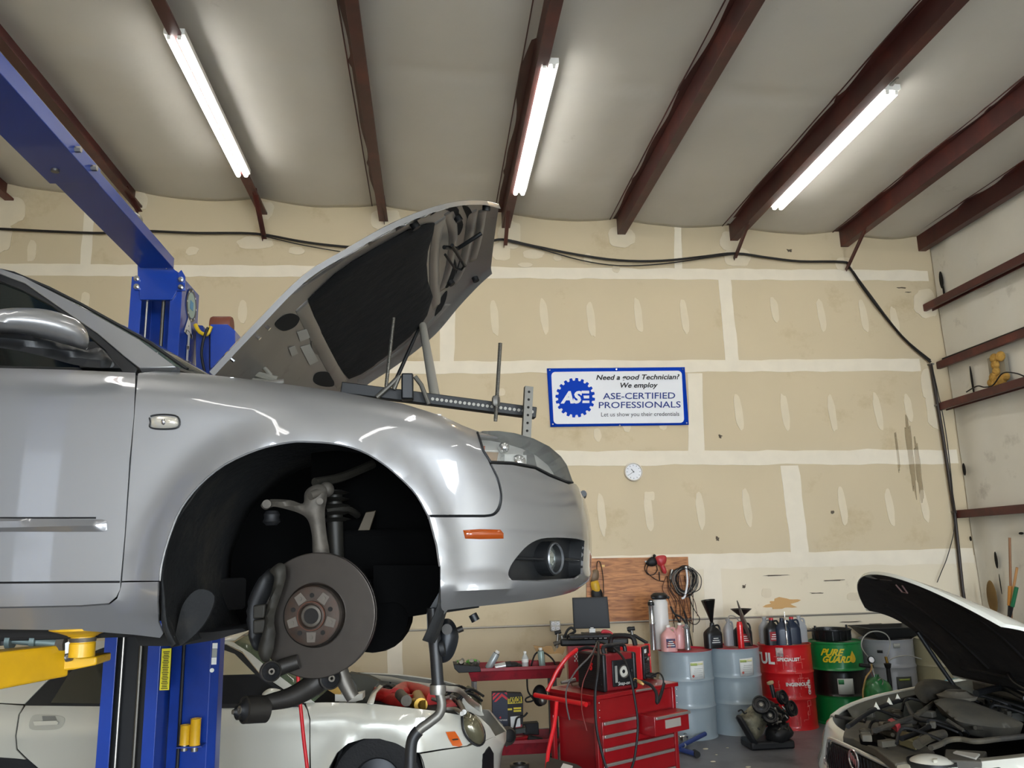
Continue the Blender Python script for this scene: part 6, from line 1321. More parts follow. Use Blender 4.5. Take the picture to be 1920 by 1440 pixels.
m_jb = mat('jug_black', '#151517', .35); m_jg = mat('jug_grey', '#9a9c9e', .4); m_jn = mat('jug_navy', '#1c2638', .35); m_pk = mat('pink_washer_fluid', '#e0a6a4', .2, alpha=.85); m_capw = mat('cap_white', '#d9d6cf', .4); m_capr = mat('cap_red', '#b3202a', .4)
m_lbr = mat('label_red_print', '#8f1c24', .5)
oil_jug('pink washer fluid jug with an orange picture label on the first grey drum', 1255, 1218, m_pk, m_capw, 'pink jugs on the first drum', h=.27, w_=.16, d_=.15, Y=8.93, label=mat('label_orange_blue', '#9a3c22', .4, dirt='#2b2b52', dscale=16, dmin=.45, dmax=.55))
oil_jug('plain pink jug without a label behind the labelled one', 1277, 1214, m_pk, m_capw, 'pink jugs on the first drum', h=.27, w_=.15, d_=.15, Y=9.15)
G_ = 'oil jugs on the second drum'; G3 = 'oil jugs on the red drum'
oil_jug('black oil jug with a funnel stuck in its neck on the second grey drum', 1338, 1212, m_jb, m_jb, G_, h=.27, w_=.20, Y=9.05, label=mat('label_dark', '#2c2f36', .4), rz=.2)
oil_jug('silver-grey oil jug in the middle of the second grey drum', 1368, 1210, m_jg, m_jg, G_, h=.29, w_=.11, Y=9.22)
oil_jug('black oil jug with red print, right on the second grey drum', 1394, 1210, m_jb, m_jb, G_, h=.27, w_=.20, Y=9.14, label=m_lbr)
for lab, x, Y, mm, cp, w_, lb in [('grey oil jug at the left edge of the red drum', 1437, 9.30, m_jg, m_jg, .14, None), ('black oil jug with red cap on the red drum', 1450, 9.14, m_jb, m_capr, .17, m_lbr), ('navy oil jug at the front of the red drum', 1470, 9.09, m_jn, m_jn, .17, None), ('navy oil jug with red cap on the red drum', 1488, 9.18, m_jn, m_capr, .17, None), ('grey oil jug at the right edge of the red drum', 1502, 9.30, m_jg, m_jg, .15, None)]:
    oil_jug(lab, x, 1210, mm, cp, G3, h=.29, w_=w_, Y=Y, label=lb, rz=random.uniform(-.3, .3))
# funnel in the black jug
p = aY(1336, 1176, 9.05); fn = thing('funnel', 'tall black funnel standing in the neck of a black oil jug', 'funnel', p); dd = V((-.10, 0, 1)).normalized(); B().lathe([(.012, 0), (.014, .04), (.025, .09), (.075, .29), (.080, .29), (.078, .285), (.02, .08)], p+V((0, 0, .005)), dd, 32).o('funnel_cone', mat('gloss_black', '#0a0a0b', .15, coat=.5), fn)
p = V((aY(1392, 1175, 9.2).x, 9.2, ZT+.02)); fn2 = thing('funnel', 'wide black funnel behind the red grease gun', 'funnel', p); B().lathe([(.012, 0), (.014, .25), (.02, .30), (.115, .375), (.12, .375), (.03, .30)], p, (0, 0, 1), 32).o('funnel_cone', m_jb, fn2)
# red grease gun and leaning strip
p = V((aY(1390, 1213, 8.97).x, 8.97, ZT)); gg = thing('grease_gun', 'bright red upright grease gun cylinder on the second grey drum', 'grease gun', p)
B().lathe([(0, 0), (.034, 0), (.034, .24), (.026, .275), (.0, .28)], p, (0, 0, 1), 28).o('gun_barrel', mat('gun_red', '#c8171c', .3, coat=.5), gg); B().tube(catmull([p+V((0, 0, .275)), p+V((-.04, 0, .33)), p+V((-.10, .02, .34)), p+V((-.13, .02, .28))], 6), .006, 6).o('gun_hose', m_emt, gg)
q0 = aY(1382, 1126, 9.02); q1 = V((aY(1407, 1180, 9.02).x, 9.02, ZT+.02)); tag(B().tube([q0, lerp(q0, q1, .5), q1], [.006, .028, .006], 4).o('steel_strip', m_steel), 'leaning dull steel blade on the second grey drum', 'tool')
p = V((aY(1479, 1215, 8.99).x, 9.02, ZT)); tag(B().lathe([(.012, 0), (.014, .01), (.009, .02), (.009, .22), (.014, .25), (.004, .28), (.003, .36)], p, (0, 0, 1), 16).o('nozzle_rod', m_chr), 'chrome nozzle rod standing at the front of the red drum', 'nozzle')
# first drum: pump tube and fluid extractor
p = V((aY(1290, 1218, 9.0).x, 9.0, ZT)); pt = thing('suction_gun', 'clear and steel suction gun standing on the first grey drum', 'hand pump', p)
B().lathe([(0, 0), (.032, 0), (.032, .02), (.028, .03), (.028, .22), (.032, .225), (.02, .25), (.012, .27), (0, .27)], p, (0, 0, 1), 24).o('pump_barrel', mat('clear_barrel', '#8f9496', .15, metal=.6), pt); B().tube(catmull([p+V((0, 0, .27)), p+V((-.05, 0, .34)), p+V((-.12, .01, .38)), p+V((-.16, .01, .46))], 6), .011, 8).o('pump_handle', m_blk, pt)
p = V((aY(1241, 1200, 9.18).x, 9.18, ZT)); ex = thing('fluid_extractor', 'tall translucent white fluid extractor with black top behind the pink jugs', 'fluid extractor', p)
B().lathe([(0, 0), (.088, 0), (.09, .01), (.088, .5), (.07, .53), (0, .53)], p, (0, 0, 1), 32).o('tank', mat('milky_tank', '#d9d6d2', .35, alpha=.92), ex)
B().lathe([(0, .53), (.075, .53), (.095, .55), (.095, .575), (.06, .60), (0, .60)], p, (0, 0, 1), 24).o('tank_top', m_blk, ex); B().cyl(p+V((-.1, -.05, .55)), p+V((.1, -.05, .55)), .014).o('carry_handle', m_blk, ex)
B().lathe([(.033, -.0), (.033, .26), (.037, .27), (.037, .29), (.033, .30), (.033, .47), (.036, .475), (.03, .52), (0, .52)], p+V((-.115, -.06, .0)), (0, 0, 1), 24).o('pump_cylinder', mat('brushed_tube', '#b9b8b6', .25, metal=.85), ex); B().lathe([(.035, .47), (.037, .475), (.037, .50), (.02, .53), (0, .53)], p+V((-.115, -.06, 0)), (0, 0, 1), 20).o('cylinder_cap', m_blk, ex)
# drain pans
def pan(lab, X, Y, z, r, h, lip, m, n=8):
    t = thing('drain_pan', lab, 'drain pan', (X, Y, z), 'black drain pans on the drums'); B().lathe([(0, 0), (r*.86, 0), (r*.92, .01), (r, h), (r+lip, h+.004), (r+lip, h+.014), (r-.006, h+.012), (r*.88, .02), (0, .015)], (X, Y, z), (0, 0, 1), 48).o('pan_bowl', m, t)
    for i in range(n*2): a = PI*i/n; B().box((X+math.cos(a)*r*.95, Y+math.sin(a)*r*.95, z+h*.5), (.02, .012, h*.85), a).o('pan_rib', m, t)
    return t
t = pan('round ribbed black drain pan sitting on the green drum', X4_-.03, Y4_, ZT, .215, .115, .012, mat('pan_black', '#141516', .3)); B().box((X4_-.29, Y4_, ZT+.115), (.12, .09, .015)).o('pan_spout', m_jb, t, bevel=.004)
for s in (-1, 1): B().cyl((X4_-.03+s*.19, Y4_, ZT+.12), (X4_-.03+s*.19, Y4_, ZT+.165), .012).o('pan_peg', m_jb, t)
t = thing('drain_tray', 'wide flat black drain tray resting on the silver grey drum', 'drain pan', (X5_+.03, Y5_, ZT)); b = B(); P = []
for k, (sx_, sy_, z) in enumerate([(.20, .16, 0), (.24, .2, .03), (.33, .24, .12), (.345, .25, .12), (.345, .25, .135), (.32, .23, .132), (.19, .15, .02)]):
    P.append([V((X5_+.03+sx_*q[0], Y5_+sy_*q[1], ZT+z)) for q in [(-1, -1), (1, -1), (1, 1), (-1, 1), (-1, -1)]])
b.grid(P); b.f.append((0, 1, 2, 3)); b.m.append(0); b.o('tray_body', mat('tray_black', '#191a1a', .4), t, smooth=0, bevel=.005); B().box((X5_-.03, Y5_-.16, ZT+.10), (.08, .03, .03)).o('red_tab', m_capr, t)
# green pressure sprayer in front of the silver drum
SX, SY = aY(1646, 1300, 8.72).x, 8.72
ps = thing('pressure_sprayer', 'green round pressure tank with gauge and pump, in front of the silver grey drum', 'pressure tank', (SX, SY, 0)); c0 = V((SX, SY, 0)); zt = aY(1646, 1268, SY).z
B().lathe([(0, .0), (.14, .0), (.155, .02), (.158, zt-.20), (.15, zt-.13), (.12, zt-.06), (.06, zt-.02), (.03, zt), (.03, zt+.02), (0, zt+.02)], c0, (0, 0, 1), 40).o('tank', mat('tank_green', '#126b34', .3, coat=.4, dirt='#2f4a2f', dscale=6), ps)
B().cyl(c0+V((-.02, 0, zt)), c0+V((-.05, 0, zt+.14)), .02, n=14).o('valve_stem', m_chr, ps); B().lathe([(0, .0), (.035, 0), (.035, .02), (.03, .022), (0, .02)], c0+V((-.05, -.02, zt+.17)), (0, -1, .3), 24).o('pressure_gauge', m_bw, ps); B().lathe([(.03, 0), (.038, 0), (.038, .024), (.03, .024)], c0+V((-.05, -.02, zt+.17)), (0, -1, .3), 24).o('gauge_ring', m_bl, ps)
B().cyl(c0+V((-.02, 0, zt+.10)), c0+V((-.16, .02, zt+.12)), .02).o('grip', m_rub, ps); q0 = aY(1664, 1244, SY); B().lathe([(.022, 0), (.022, .25), (.03, .26), (.038, .30), (.0, .31)], V((q0.x, SY, q0.z-.30)), (0, 0, 1), 20).o('pump_grip', m_rub, ps); B().cyl(V((q0.x, SY, .25)), V((q0.x, SY, q0.z-.28)), .02).o('pump_tube', m_blk, ps)
B().cyl(V((q0.x, SY, q0.z)), V((q0.x-.01, SY, q0.z+.07)), .014, n=12).o('brass_outlet', mat('brass', '#9a7a35', .35, metal=.8), ps)
B().tube(catmull([aY(x, y, SY) for x, y in [(1663, 1232), (1668, 1215), (1669, 1203), (1662, 1190), (1647, 1184), (1630, 1186), (1618, 1197), (1615, 1210), (1620, 1222), (1628, 1232), (1632, 1240)]], 6), .007, 8).o('braided_hose', mat('braid_grey', '#8f8e86', .5, metal=.3), ps)
B().tube(catmull([aY(x, y, SY) for x, y in [(1664, 1240), (1680, 1232), (1700, 1229), (1715, 1232), (1728, 1236)]], 6), .006, 8).o('spray_wand', mat('braid_grey', '#8f8e86', .5, metal=.3), ps)
B().tube(catmull([aY(x, y, SY-.02) for x, y in [(1633, 1240), (1634, 1255), (1624, 1270), (1619, 1290), (1618, 1305), (1622, 1325)]], 6), .009, 8).o('tan_hose', mat('tan_hose', '#a0824f', .6), ps); B().tube(catmull([aY(x, y, SY-.2) for x, y in [(1646, 1276), (1652, 1272), (1656, 1278), (1654, 1284)]], 5), .006, 6).o('wire_handle', m_steel, ps)
for i, (x, y) in enumerate([(1648, 1303), (1654, 1307), (1660, 1302)]): B().ball(aY(x, y, SY-.157), .018, (1, .15, .7), 8).o('sticker_figure', m_py, ps)
# ------------------------------------------------------------------ used engine lying on the floor
EX, EY = aY(1435, 1350, 8.35).x, 8.35
en = thing('engine_block', 'greasy engine with pulleys lying on the floor in front of the drums', 'engine', (EX, EY, 0)); NE = V((.1, -1, .15))
m_al = mat('engine_alloy', '#8a8672', .5, metal=.5, var=.4, vscale=12, dirt='#23201b', dscale=8); m_eb = mat('engine_black', '#1d1e21', .4, var=.3, vscale=10)
def E_(x, y, o=0): return aP(x, y, V((EX, EY, .3))-NE.normalized()*-o, NE)
inflate('crankcase', [(1384, 1347), (1398, 1332), (1412, 1322), (1432, 1330), (1440, 1350), (1428, 1378), (1412, 1388), (1396, 1370)], E_(1410, 1355), NE, .10, .12, m_al, en, res=.03)
inflate('valve_cover', [(1381, 1345), (1388, 1341), (1398, 1356), (1412, 1380), (1420, 1396), (1410, 1394), (1396, 1374)], E_(1400, 1370, .03), NE, .05, .06, m_eb, en, res=.03); inflate('sump', [(1440, 1362), (1465, 1350), (1480, 1362), (1486, 1374), (1480, 1386), (1464, 1397), (1446, 1394), (1436, 1380)], E_(1460, 1372), NE, .12, .12, m_eb, en, res=.03)
inflate('front_cover', [(1415, 1318), (1440, 1312), (1462, 1325), (1480, 1345), (1465, 1358), (1440, 1362), (1425, 1345)], E_(1445, 1340, .0), NE, .09, .08, m_eb, en, res=.03)
for x, y, r in [(1427, 1321, .085), (1444, 1341, .075), (1467, 1307, .068), (1484, 1328, .075)]:
    p = E_(x, y, .16 if x < 1450 else .10); ax = V((-.25, -1, .55)) if x < 1450 else V((.55, -.8, .35))
    pl_ = B().lathe([(0, 0), (r*.4, .0), (r*.45, .015), (r*.62, .006), (r*.8, .006), (r*.86, .02), (r, .02), (r*.94, .008), (r, -.004), (r*.94, -.016), (r, -.03), (r*.5, -.04)], p, ax.normalized(), 32).o('pulley', m_eb, en); B().lathe([(0, .004), (r*.22, .004), (r*.25, -.01)], p, ax.normalized(), 12).o('pulley_bolt', m_steel, pl_)
random.seed(21)
for i in range(40):
    x, y = random.gauss(1452, 15), random.gauss(1345, 14); p = E_(x, y, .11); a = random.random()*6; d = V((math.cos(a), -.4, math.sin(a)))*random.uniform(.02, .06)
    B().cyl(p, p+d, random.uniform(.006, .014), n=8).o('engine_bolt', [m_steel, m_eb, m_cast][i % 3], en)
B().cyl(E_(1452, 1308, .02), E_(1446, 1284, .02), .022, n=14).o('oil_neck', m_eb, en); B().lathe([(0, 0), (.035, 0), (.035, .02), (0, .03)], E_(1445, 1282, .02), (-.3, 0, 1), 16).o('filler_cap', mat('cap_tan', '#a39270', .6), en); B().tube(catmull([E_(x, y, .03) for x, y in [(1384, 1334), (1390, 1331), (1396, 1338), (1400, 1336)]], 5), .008, 6).o('lifting_eye', m_eb, en)
B().box((EX+.02, EY+.05, .04), (.45, .3, .08)).o('mounting_foot', m_eb, en, bevel=.02)
# blue steel legs on the floor and floor scraps
bj = thing('engine_stand_leg', 'blue steel tube legs lying on the floor beside the first drum', 'stand', aZ(1300, 1390, .05)); m_bs = mat('stand_blue', '#2c3f7a', .45)
B().cyl(aZ(1270, 1402, .05), aZ(1322, 1376, .07), .022).o('stand_tube', m_bs, bj); B().cyl(aZ(1272, 1404, .03), aZ(1306, 1414, .03), .024).o('stand_tube', m_bs, bj); B().cyl(aZ(1283, 1398, .05), aZ(1286, 1372, .06), .02).o('stand_tube', m_steel, bj); B().box(aZ(1281, 1383, .06), (.09, .06, .05)).o('stand_bracket', m_chr, bj, bevel=.008); B().cyl(aZ(1302, 1411, .03), aZ(1308, 1415, .03), .03).o('end_cap', m_bl, bj)
for k, (x, y, s, lab) in enumerate([(1323, 1404, .022, 'white scrap nearest the blue stand leg'), (1337, 1428, .02, 'cream scrap at the lower edge of the floor'), (1364, 1402, .012, 'small pale scrap in front of the second drum'), (1343, 1415, .010, 'tiny pale scrap on the open floor'), (1403, 1438, .02, 'pale scrap at the bottom edge of the picture')]):
    p = aZ(x, y, .006); tag(B().ball(p, s, (1.3, .9, .35), 6).o('floor_scrap', mat('scrap_pale', '#b9b39f', .8)), lab, 'litter', 'small scraps on the floor')
p = aZ(974, 1434, .03); rg = B().lathe([(.06, -.028), (.088, -.028), (.092, .01), (.084, .016), (.06, .012), (.06, -.028)], p, (0, 0, 1), 32).o('steel_ring', m_steel); tag(rg, 'worn steel bearing ring lying on the floor by the red trolley', 'ring')
# ------------------------------------------------------------------ red tool chest on wheels
ZC = .92
C0 = aZ(1117, 1304, ZC); ex_ = (aZ(1265, 1279, ZC)-C0); WX = ex_.length; ex_.normalize(); ey_ = V((-ex_.y, ex_.x, 0)); WY = (aZ(1024, 1290, ZC)-C0).dot(ey_)
WY = abs(WY); 
if ey_.y < 0: ey_ = -ey_
m_tr = mat('tool_chest_red', '#860d14', .32, coat=.5, var=.12, vscale=3, dirt='#5a0d10', dscale=5, dmin=.62, dmax=.85); m_al2 = mat('drawer_pull_alloy', '#a8a19a', .35, metal=.7)
tc_ = thing('tool_chest', 'red rolling tool chest with drawers, two welding machines on its top', 'tool chest', C0-V((0, 0, C0.z)))
def Q(a, b_, z): return C0-V((0, 0, ZC))+ex_*a+ey_*b_+V((0, 0, z))
def qbox(a0, a1, b0, b1, z0, z1, name, m, par, bevel=.004): return B().hexa([Q(a0, b0, z0), Q(a1, b0, z0), Q(a1, b1, z0), Q(a0, b1, z0), Q(a0, b0, z1), Q(a1, b0, z1), Q(a1, b1, z1), Q(a0, b1, z1)]).o(name, m, par, bevel=bevel)
qbox(-.02, WX+.02, -.02, WY+.02, ZC-.03, ZC, 'worktop', m_tr, tc_)
qbox(.0, WX, .03, WY, ZC-.20, ZC-.03, 'top_tray', m_tr, tc_); qbox(.015, WX-.015, .02, .04, ZC-.185, ZC-.04, 'tray_front', m_tr, tc_)
qbox(.06, WX-.01, .05, WY-.03, .16, ZC-.2, 'drawer_case', m_tr, tc_)
for a in (0.0, WX-.035):
    for b_ in (0.0, WY-.035): qbox(a, a+.035, b_, b_+.035, .10, ZC-.03, 'leg', m_tr, tc_)
qbox(-.01, WX+.01, -.01, WY, .12, .16, 'bottom_shelf', m_tr, tc_)
zs_ = [(.655, .73, 0, .5), (.565, .64, 0, .5), (.46, .55, 0, 1), (.33, .445, 0, 1), (.17, .315, 0, 1)]
for z0, z1, f0, f1 in zs_:
    a0, a1 = .07+f0*(WX-.09), .07+f1*(WX-.09)-.01; dr = qbox(a0, a1, .02, .06, z0-.02, z1-.005, 'drawer', m_tr, tc_); qbox(a0+.01, a1-.01, .005, .022, z1-.03, z1-.008, 'drawer_pull', m_al2, dr, .003)
a0, a1 = .07+.5*(WX-.09)+.01, WX-.01; dr = qbox(a0, a1, -.13, .06, .59, .73, 'drawer', m_tr, tc_); qbox(a0+.01, a1+.01, -.145, -.128, .705, .725, 'drawer_pull', m_al2, dr, .003); qbox(lerp(a0, a1, .3), lerp(a0, a1, .75), -.133, -.129, .63, .69, 'foil_sticker', mat('foil', '#b9b2a8', .4, metal=.5), dr, 0)
qbox(.5*WX-.03, .5*WX+.14, -.026, -.02, ZC-.02, ZC-.005, 'lid_pull', m_al2, tc_, .002)
B().cyl(Q(-.08, .02, ZC-.055), Q(-.08, .02, ZC-.055)+ey_*(WY+.06), .018, n=14).o('side_handle', mat('handle_red', '#c4161c', .35), tc_); 
B().tube([Q(-.01, .06, ZC-.06), Q(-.08, .06, ZC-.055)], .012, 8).o('handle_bracket', m_tr, tc_); B().tube([Q(-.01, WY-.02, ZC-.06), Q(-.08, WY-.02, ZC-.055)], .012, 8).o('handle_bracket', m_tr, tc_)
for a in (.03, WX-.03):
    for b_ in (.03, WY-.03): B().lathe([(0, -.02), (.05, -.02), (.055, -.01), (.055, .01), (.05, .02), (0, .02)], Q(a, b_, .056), ex_, 20).o('caster', m_rub, tc_)
for i in range(3): 
    for (a, b_) in ((.01, -.021), (WX-.01, -.021)): B().ball(Q(a, b_, ZC-.05-.05*i), .005, n=6).o('rivet', m_chr, tc_)
for pts in [[(1039, 1310), (1035, 1350), (1024, 1400), (1020, 1445), (1018, 1480)]]:
    hs_ = B().tube(catmull([aP(x, y, C0, V((0, -1, 0)))+V((0, -.12, 0)) for x, y in pts], 6), .014, 10).o('hanging_hose', mat('hose_red', '#c4161c', .35)); tag(hs_, 'red hose hanging down past the left side of the tool chest', 'hose')
def dq(a, b_, z=ZC): return Q(a, b_, z)
# front welder: plasma cutter with round gauge
pw = thing('plasma_cutter', 'black and dark red welding machine with a round gauge on the tool chest', 'welder', dq(.3, .2))
def unit(par, x0, x1, y0, y1, z1, yaw, org, m, name, front=None):
    R_ = Matrix.Rotation(yaw, 3, 'Z'); f = lambda a, b_, z: org+R_@(ex_*a+ey_*b_)+V((0, 0, z)); return f
po = dq(.21, .04); Rz = math.radians(-6)
def F(a, b_, z, o=po, r=Rz): return o+Matrix.Rotation(r, 3, 'Z')@(ex_*a+ey_*b_)+V((0, 0, z))
def fbox(name, a0, a1, b0, b1, z0, z1, m, par, f=F, bevel=.008, slope=0):
    return B().hexa([f(a0, b0, z0), f(a1, b0, z0), f(a1, b1, z0), f(a0, b1, z0), f(a0, b0+slope, z1), f(a1, b0+slope, z1), f(a1, b1-slope, z1), f(a0, b1-slope, z1)]).o(name, m, par, bevel=bevel)
m_dr = mat('machine_maroon', '#6d1218', .4); m_pb = mat('machine_black', '#121214', .45)
fbox('machine_body', -.06, .21, 0, .30, .0, .27, m_dr, pw, bevel=.015); fbox('front_panel', .00, .205, -.012, .0, .03, .22, m_pb, pw); fbox('machine_side', -.085, -.05, -.01, .32, .0, .27, m_pb, pw, bevel=.012); fbox('corner_guard', .20, .235, -.015, .31, .0, .265, m_pb, pw, bevel=.012)
for i in range(12): fbox('vent_slot', -.088, -.084, .02, .28, .05+.014*i, .056+.014*i, m_rub, pw, bevel=0)
n_ = -(Matrix.Rotation(Rz, 3, 'Z')@ey_); gp = F(.10, -.014, .135)
B().lathe([(0, .002), (.040, .002), (.041, .012), (.048, .012), (.048, 0)], gp, n_, 32).o('gauge_body', m_steel, pw); B().lathe([(0, .004), (.040, .004)], gp, n_, 32).o('gauge_face', mat('dial_face', '#b9b5a9', .4), pw); B().lathe([(0, .005), (.014, .005)], gp, n_, 24).o('gauge_centre', m_pb, pw)
fbox('flow_window', .02, .042, -.016, -.012, .06, .18, mat('clear_scale', '#8b8a84', .3), pw, bevel=0); fbox('gas_knob', .165, .185, -.03, -.012, .12, .15, m_rub, pw); fbox('gas_knob', .165, .185, -.03, -.012, .07, .09, m_rub, pw)
xx = (Matrix.Rotation(Rz, 3, 'Z')@ex_); text('Snap-on', .035, m_white, pw, F(.10, -.0135, .05), xx, (0, 0, 1), 'lettering', shear=.2); text('S', .07, mat('emblem_red', '#c4161c', .4), pw, F(-.089, .14, .17), -(Matrix.Rotation(Rz, 3, 'Z')@ey_), (0, 0, 1), 'emblem', bold=.004, shear=.2)
B().tube(catmull([F(-.03, .04, .26), F(-.03, .05, .315), F(.06, .06, .32), F(.17, .06, .315), F(.18, .05, .26)], 5), .016, 10).o('carry_handle', m_pb, pw)
fbox('centre_cap', .05, .12, .03, .12, .27, .315, m_pb, pw)
# rear welder: bright red inverter
wo = aZ(1205, 1275, ZC); Rw = math.atan2(.86, .50)-math.atan2(ex_.y, ex_.x); G_f = lambda a, b_, z: F(a, b_, z, wo, Rw)
wd = thing('inverter_welder', 'bright red inverter welder with black control face, right on the tool chest', 'welder', wo)
m_wr = mat('welder_red', '#b0181a', .4, coat=.3)
fbox('welder_case', 0, .17, 0, .40, .0, .26, m_wr, wd, G_f, .006); fbox('control_face', .005, .165, -.022, .0, .005, .255, m_pb, wd, G_f, .006)
fbox('face_rim', .165, .18, -.03, .02, .0, .265, m_wr, wd, G_f, .004); nw = -(Matrix.Rotation(Rw, 3, 'Z')@ey_); xw = Matrix.Rotation(Rw, 3, 'Z')@ex_
for a, z, r, mm in [(.035, .17, .018, m_rub), (.085, .155, .022, m_steel), (.135, .18, .014, m_capr)]: B().lathe([(0, .018), (r*.8, .018), (r, 0)], G_f(a, -.022, z), nw, 20).o('knob', mm, wd)
for i in range(6): fbox('louvre', .02, .15, -.026, -.022, .05+.014*i, .056+.014*i, mat('louvre_grey', '#3a3a3d', .5), wd, G_f, 0)
for i in range(9): fbox('side_vent', -.003, .001, .05, .14, .05+.018*i, .056+.018*i, m_rub, wd, G_f, 0)
for a in (.04, .12): B().cyl(G_f(a, -.02, .03), G_f(a+.01, -.08, .02), .016).o('cable_socket', m_rub, wd)
fbox('screen', .02, .07, -.025, -.022, .205, .235, m_wh, wd, G_f, 0); B().tube(catmull([G_f(.085, .07, .25), G_f(.085, .09, .32), G_f(.085, .18, .335), G_f(.085, .27, .32), G_f(.085, .29, .25)], 6), .02, 10).o('carry_handle', m_rub, wd)
# cables and small tools on the chest
def cord(pts, r, m, lab, cat='cable', nm='cable', dy=-.1):
    o = B().tube(catmull([aP(x, y, C0+V((0, d, 0)), V((0, -1, 0))) for x, y, d in pts], 6), r, 8).o(nm, m); return tag(o, lab, cat)
cord([(1118, 1202, .5), (1142, 1210, .3), (1166, 1230, -.02), (1180, 1262, -.14), (1190, 1310, -.16), (1196, 1360, -.16), (1190, 1420, -.16), (1180, 1450, -.14)], .009, m_rub, 'black welding cable looping in front of the drawers')
cord([(1122, 1205, .4), (1122, 1250, -.1), (1116, 1300, -.16), (1118, 1360, -.18), (1128, 1410, -.18), (1140, 1450, -.18)], .010, m_rub, 'black cable hanging down the front corner of the tool chest')
cord([(1120, 1203, .45), (1108, 1228, .1), (1080, 1258, 0), (1063, 1290, -.06), (1062, 1320, -.12), (1068, 1350, -.16)], .006, mat('cord_grey', '#4a4644', .6), 'thin dark cord hanging over the left side of the tool chest')
cord([(1122, 1204, .42), (1105, 1250, .05), (1092, 1285, 0), (1091, 1330, -.14), (1100, 1370, -.2)], .004, mat('cord_maroon', '#6d2a26', .6), 'thin maroon wire hanging beside the plasma cutter')
cord([(1190, 1276, -.02), (1216, 1282, -.08), (1230, 1298, -.14), (1232, 1318, -.17), (1240, 1300, -.1), (1245, 1282, 0)], .012, m_rub, 'short black welding lead drooping over the chest edge'); cord([(1220, 1268, .0), (1236, 1262, -.06), (1244, 1276, -.1), (1240, 1296, -.1)], .006, m_rub, 'small curled lead under the red welder')
cord([(1190, 1274, .0), (1200, 1279, -.05), (1207, 1283, -.06)], .013, mat('torch_brass', '#a8834a', .4, metal=.4), 'brass-coloured torch end on the chest', 'torch', 'welding_torch')
cord([(1026, 1296, .34), (1036, 1276, .35), (1046, 1256, .35), (1064, 1232, .35), (1082, 1218, .4)], .016, mat('hose_red', '#c4161c', .35), 'thick red hose arching up behind the left end of the chest', 'hose', 'red_hose')
cord([(1084, 1219, .4), (1100, 1214, .35), (1120, 1218, .3)], .013, m_rub, 'black torch lead continuing the red hose', 'cable'); 
for k, (x, y, lab) in enumerate([(1052, 1280, 'dark spanner'), (1072, 1284, 'brown-handled pliers'), (1092, 1278, 'small black clamp')]):
    p = aZ(x, y, ZC+.02); tag(B().cyl(p, p+V((.12, .03, .01)), .012, .02, 8).o('hand_tool', [m_steel, mat('pliers_brown', '#4d3524', .6), m_rub][k]), lab+' lying on the left part of the chest top', 'hand tool')
pl = thing('steel_plate', 'dark flat plate with a pale label, low in front of the tool chest', 'plate', aZ(1050, 1425, .35)); q = [aZ(1026, 1418, .52), aZ(1082, 1432, .52), aZ(1110, 1450, .52), aZ(1020, 1450, .52)]
B().hexa([p-V((0, 0, .52)) for p in q]+q).o('crate', mat('crate_dark', '#2d2f2a', .7), pl, bevel=.01); q = [aZ(1056, 1431, .53), aZ(1074, 1436, .53), aZ(1068, 1446, .53), aZ(1050, 1442, .53)]; B().hexa([p-V((0, 0, .008)) for p in q]+q).o('pale_label', m_lab, pl, smooth=0)

# ------------------------------------------------------------------ diagnostic cart with monitor behind the chest
ND = V((-.12, -1, 0)).normalized(); XD = V((1, -.12, 0)).normalized(); YD = 8.25
dc = thing('diagnostic_cart', 'red workshop computer cart with keyboard tray standing behind the tool chest', 'cart', V((aY(1115, 1200, YD).x, YD, 0)))
def Dp(x, y, o=0): return aP(x, y, V((aY(1115, 1200, YD).x, YD, 0))+ND*o, ND)
pz = lambda y: Dp(1110, y).z
a, b_ = Dp(1064, 1210), Dp(1142, 1210); wd_ = (b_-a).dot(XD); cx = (a+b_)/2
B().box(V((cx.x, cx.y, pz(1212)/2+.02))-ND*.22, (wd_, .42, pz(1212)), math.atan2(XD.y, XD.x)).o('cabinet', mat('cart_red', '#a0121c', .35, coat=.4), dc, bevel=.006)
B().box(V((cx.x+.06, cx.y, pz(1203)))-ND*.2, (wd_+.26, .50, .07), math.atan2(XD.y, XD.x)).o('console_shelf', mat('console_black', '#151515', .5), dc, bevel=.02)
for i in range(9): B().box(Dp(1072+i*9, 1196, .03), (.03, .01, .012), math.atan2(XD.y, XD.x)).o('console_button', m_steel if i % 3 else m_wh, dc)
for i in range(6):
    for j in range(5):
        if (i+j) % 2 == 0: B().box(Dp(1078+i*2.6, 1223+j*4, .012), (.012, .003, .017), math.atan2(XD.y, XD.x)).o('chequer_sticker', m_white, dc)
slab('slash_sticker', [(1106, 1226), (1134, 1222), (1132, 1234), (1104, 1238)], Dp(1110, 1230, .012), ND, .002, m_white, dc)
kb = B().box(Dp(1107, 1192, .10), (.42, .15, .03), math.atan2(XD.y, XD.x)).o('keyboard', mat('keyboard_black', '#121213', .5), smooth=0, bevel=.008); tag(kb, 'black keyboard lying under the monitor', 'keyboard')
mn = thing('monitor', 'black flat monitor switched off, standing on the red computer cart', 'monitor', Dp(1110, 1186))
mc_ = [(1073, 1121), (1139, 1119), (1144, 1178), (1076, 1179)]
slab('screen_housing', mc_, Dp(1108, 1150, .02), ND, .045, mat('monitor_black', '#0a0b0c', .6), mn, bevel=.004); slab('screen', [(1076, 1124), (1136, 1122), (1141, 1174), (1079, 1176)], Dp(1108, 1150, .0215), ND, .001, mat('screen_off', '#0d0f11', .55), mn)
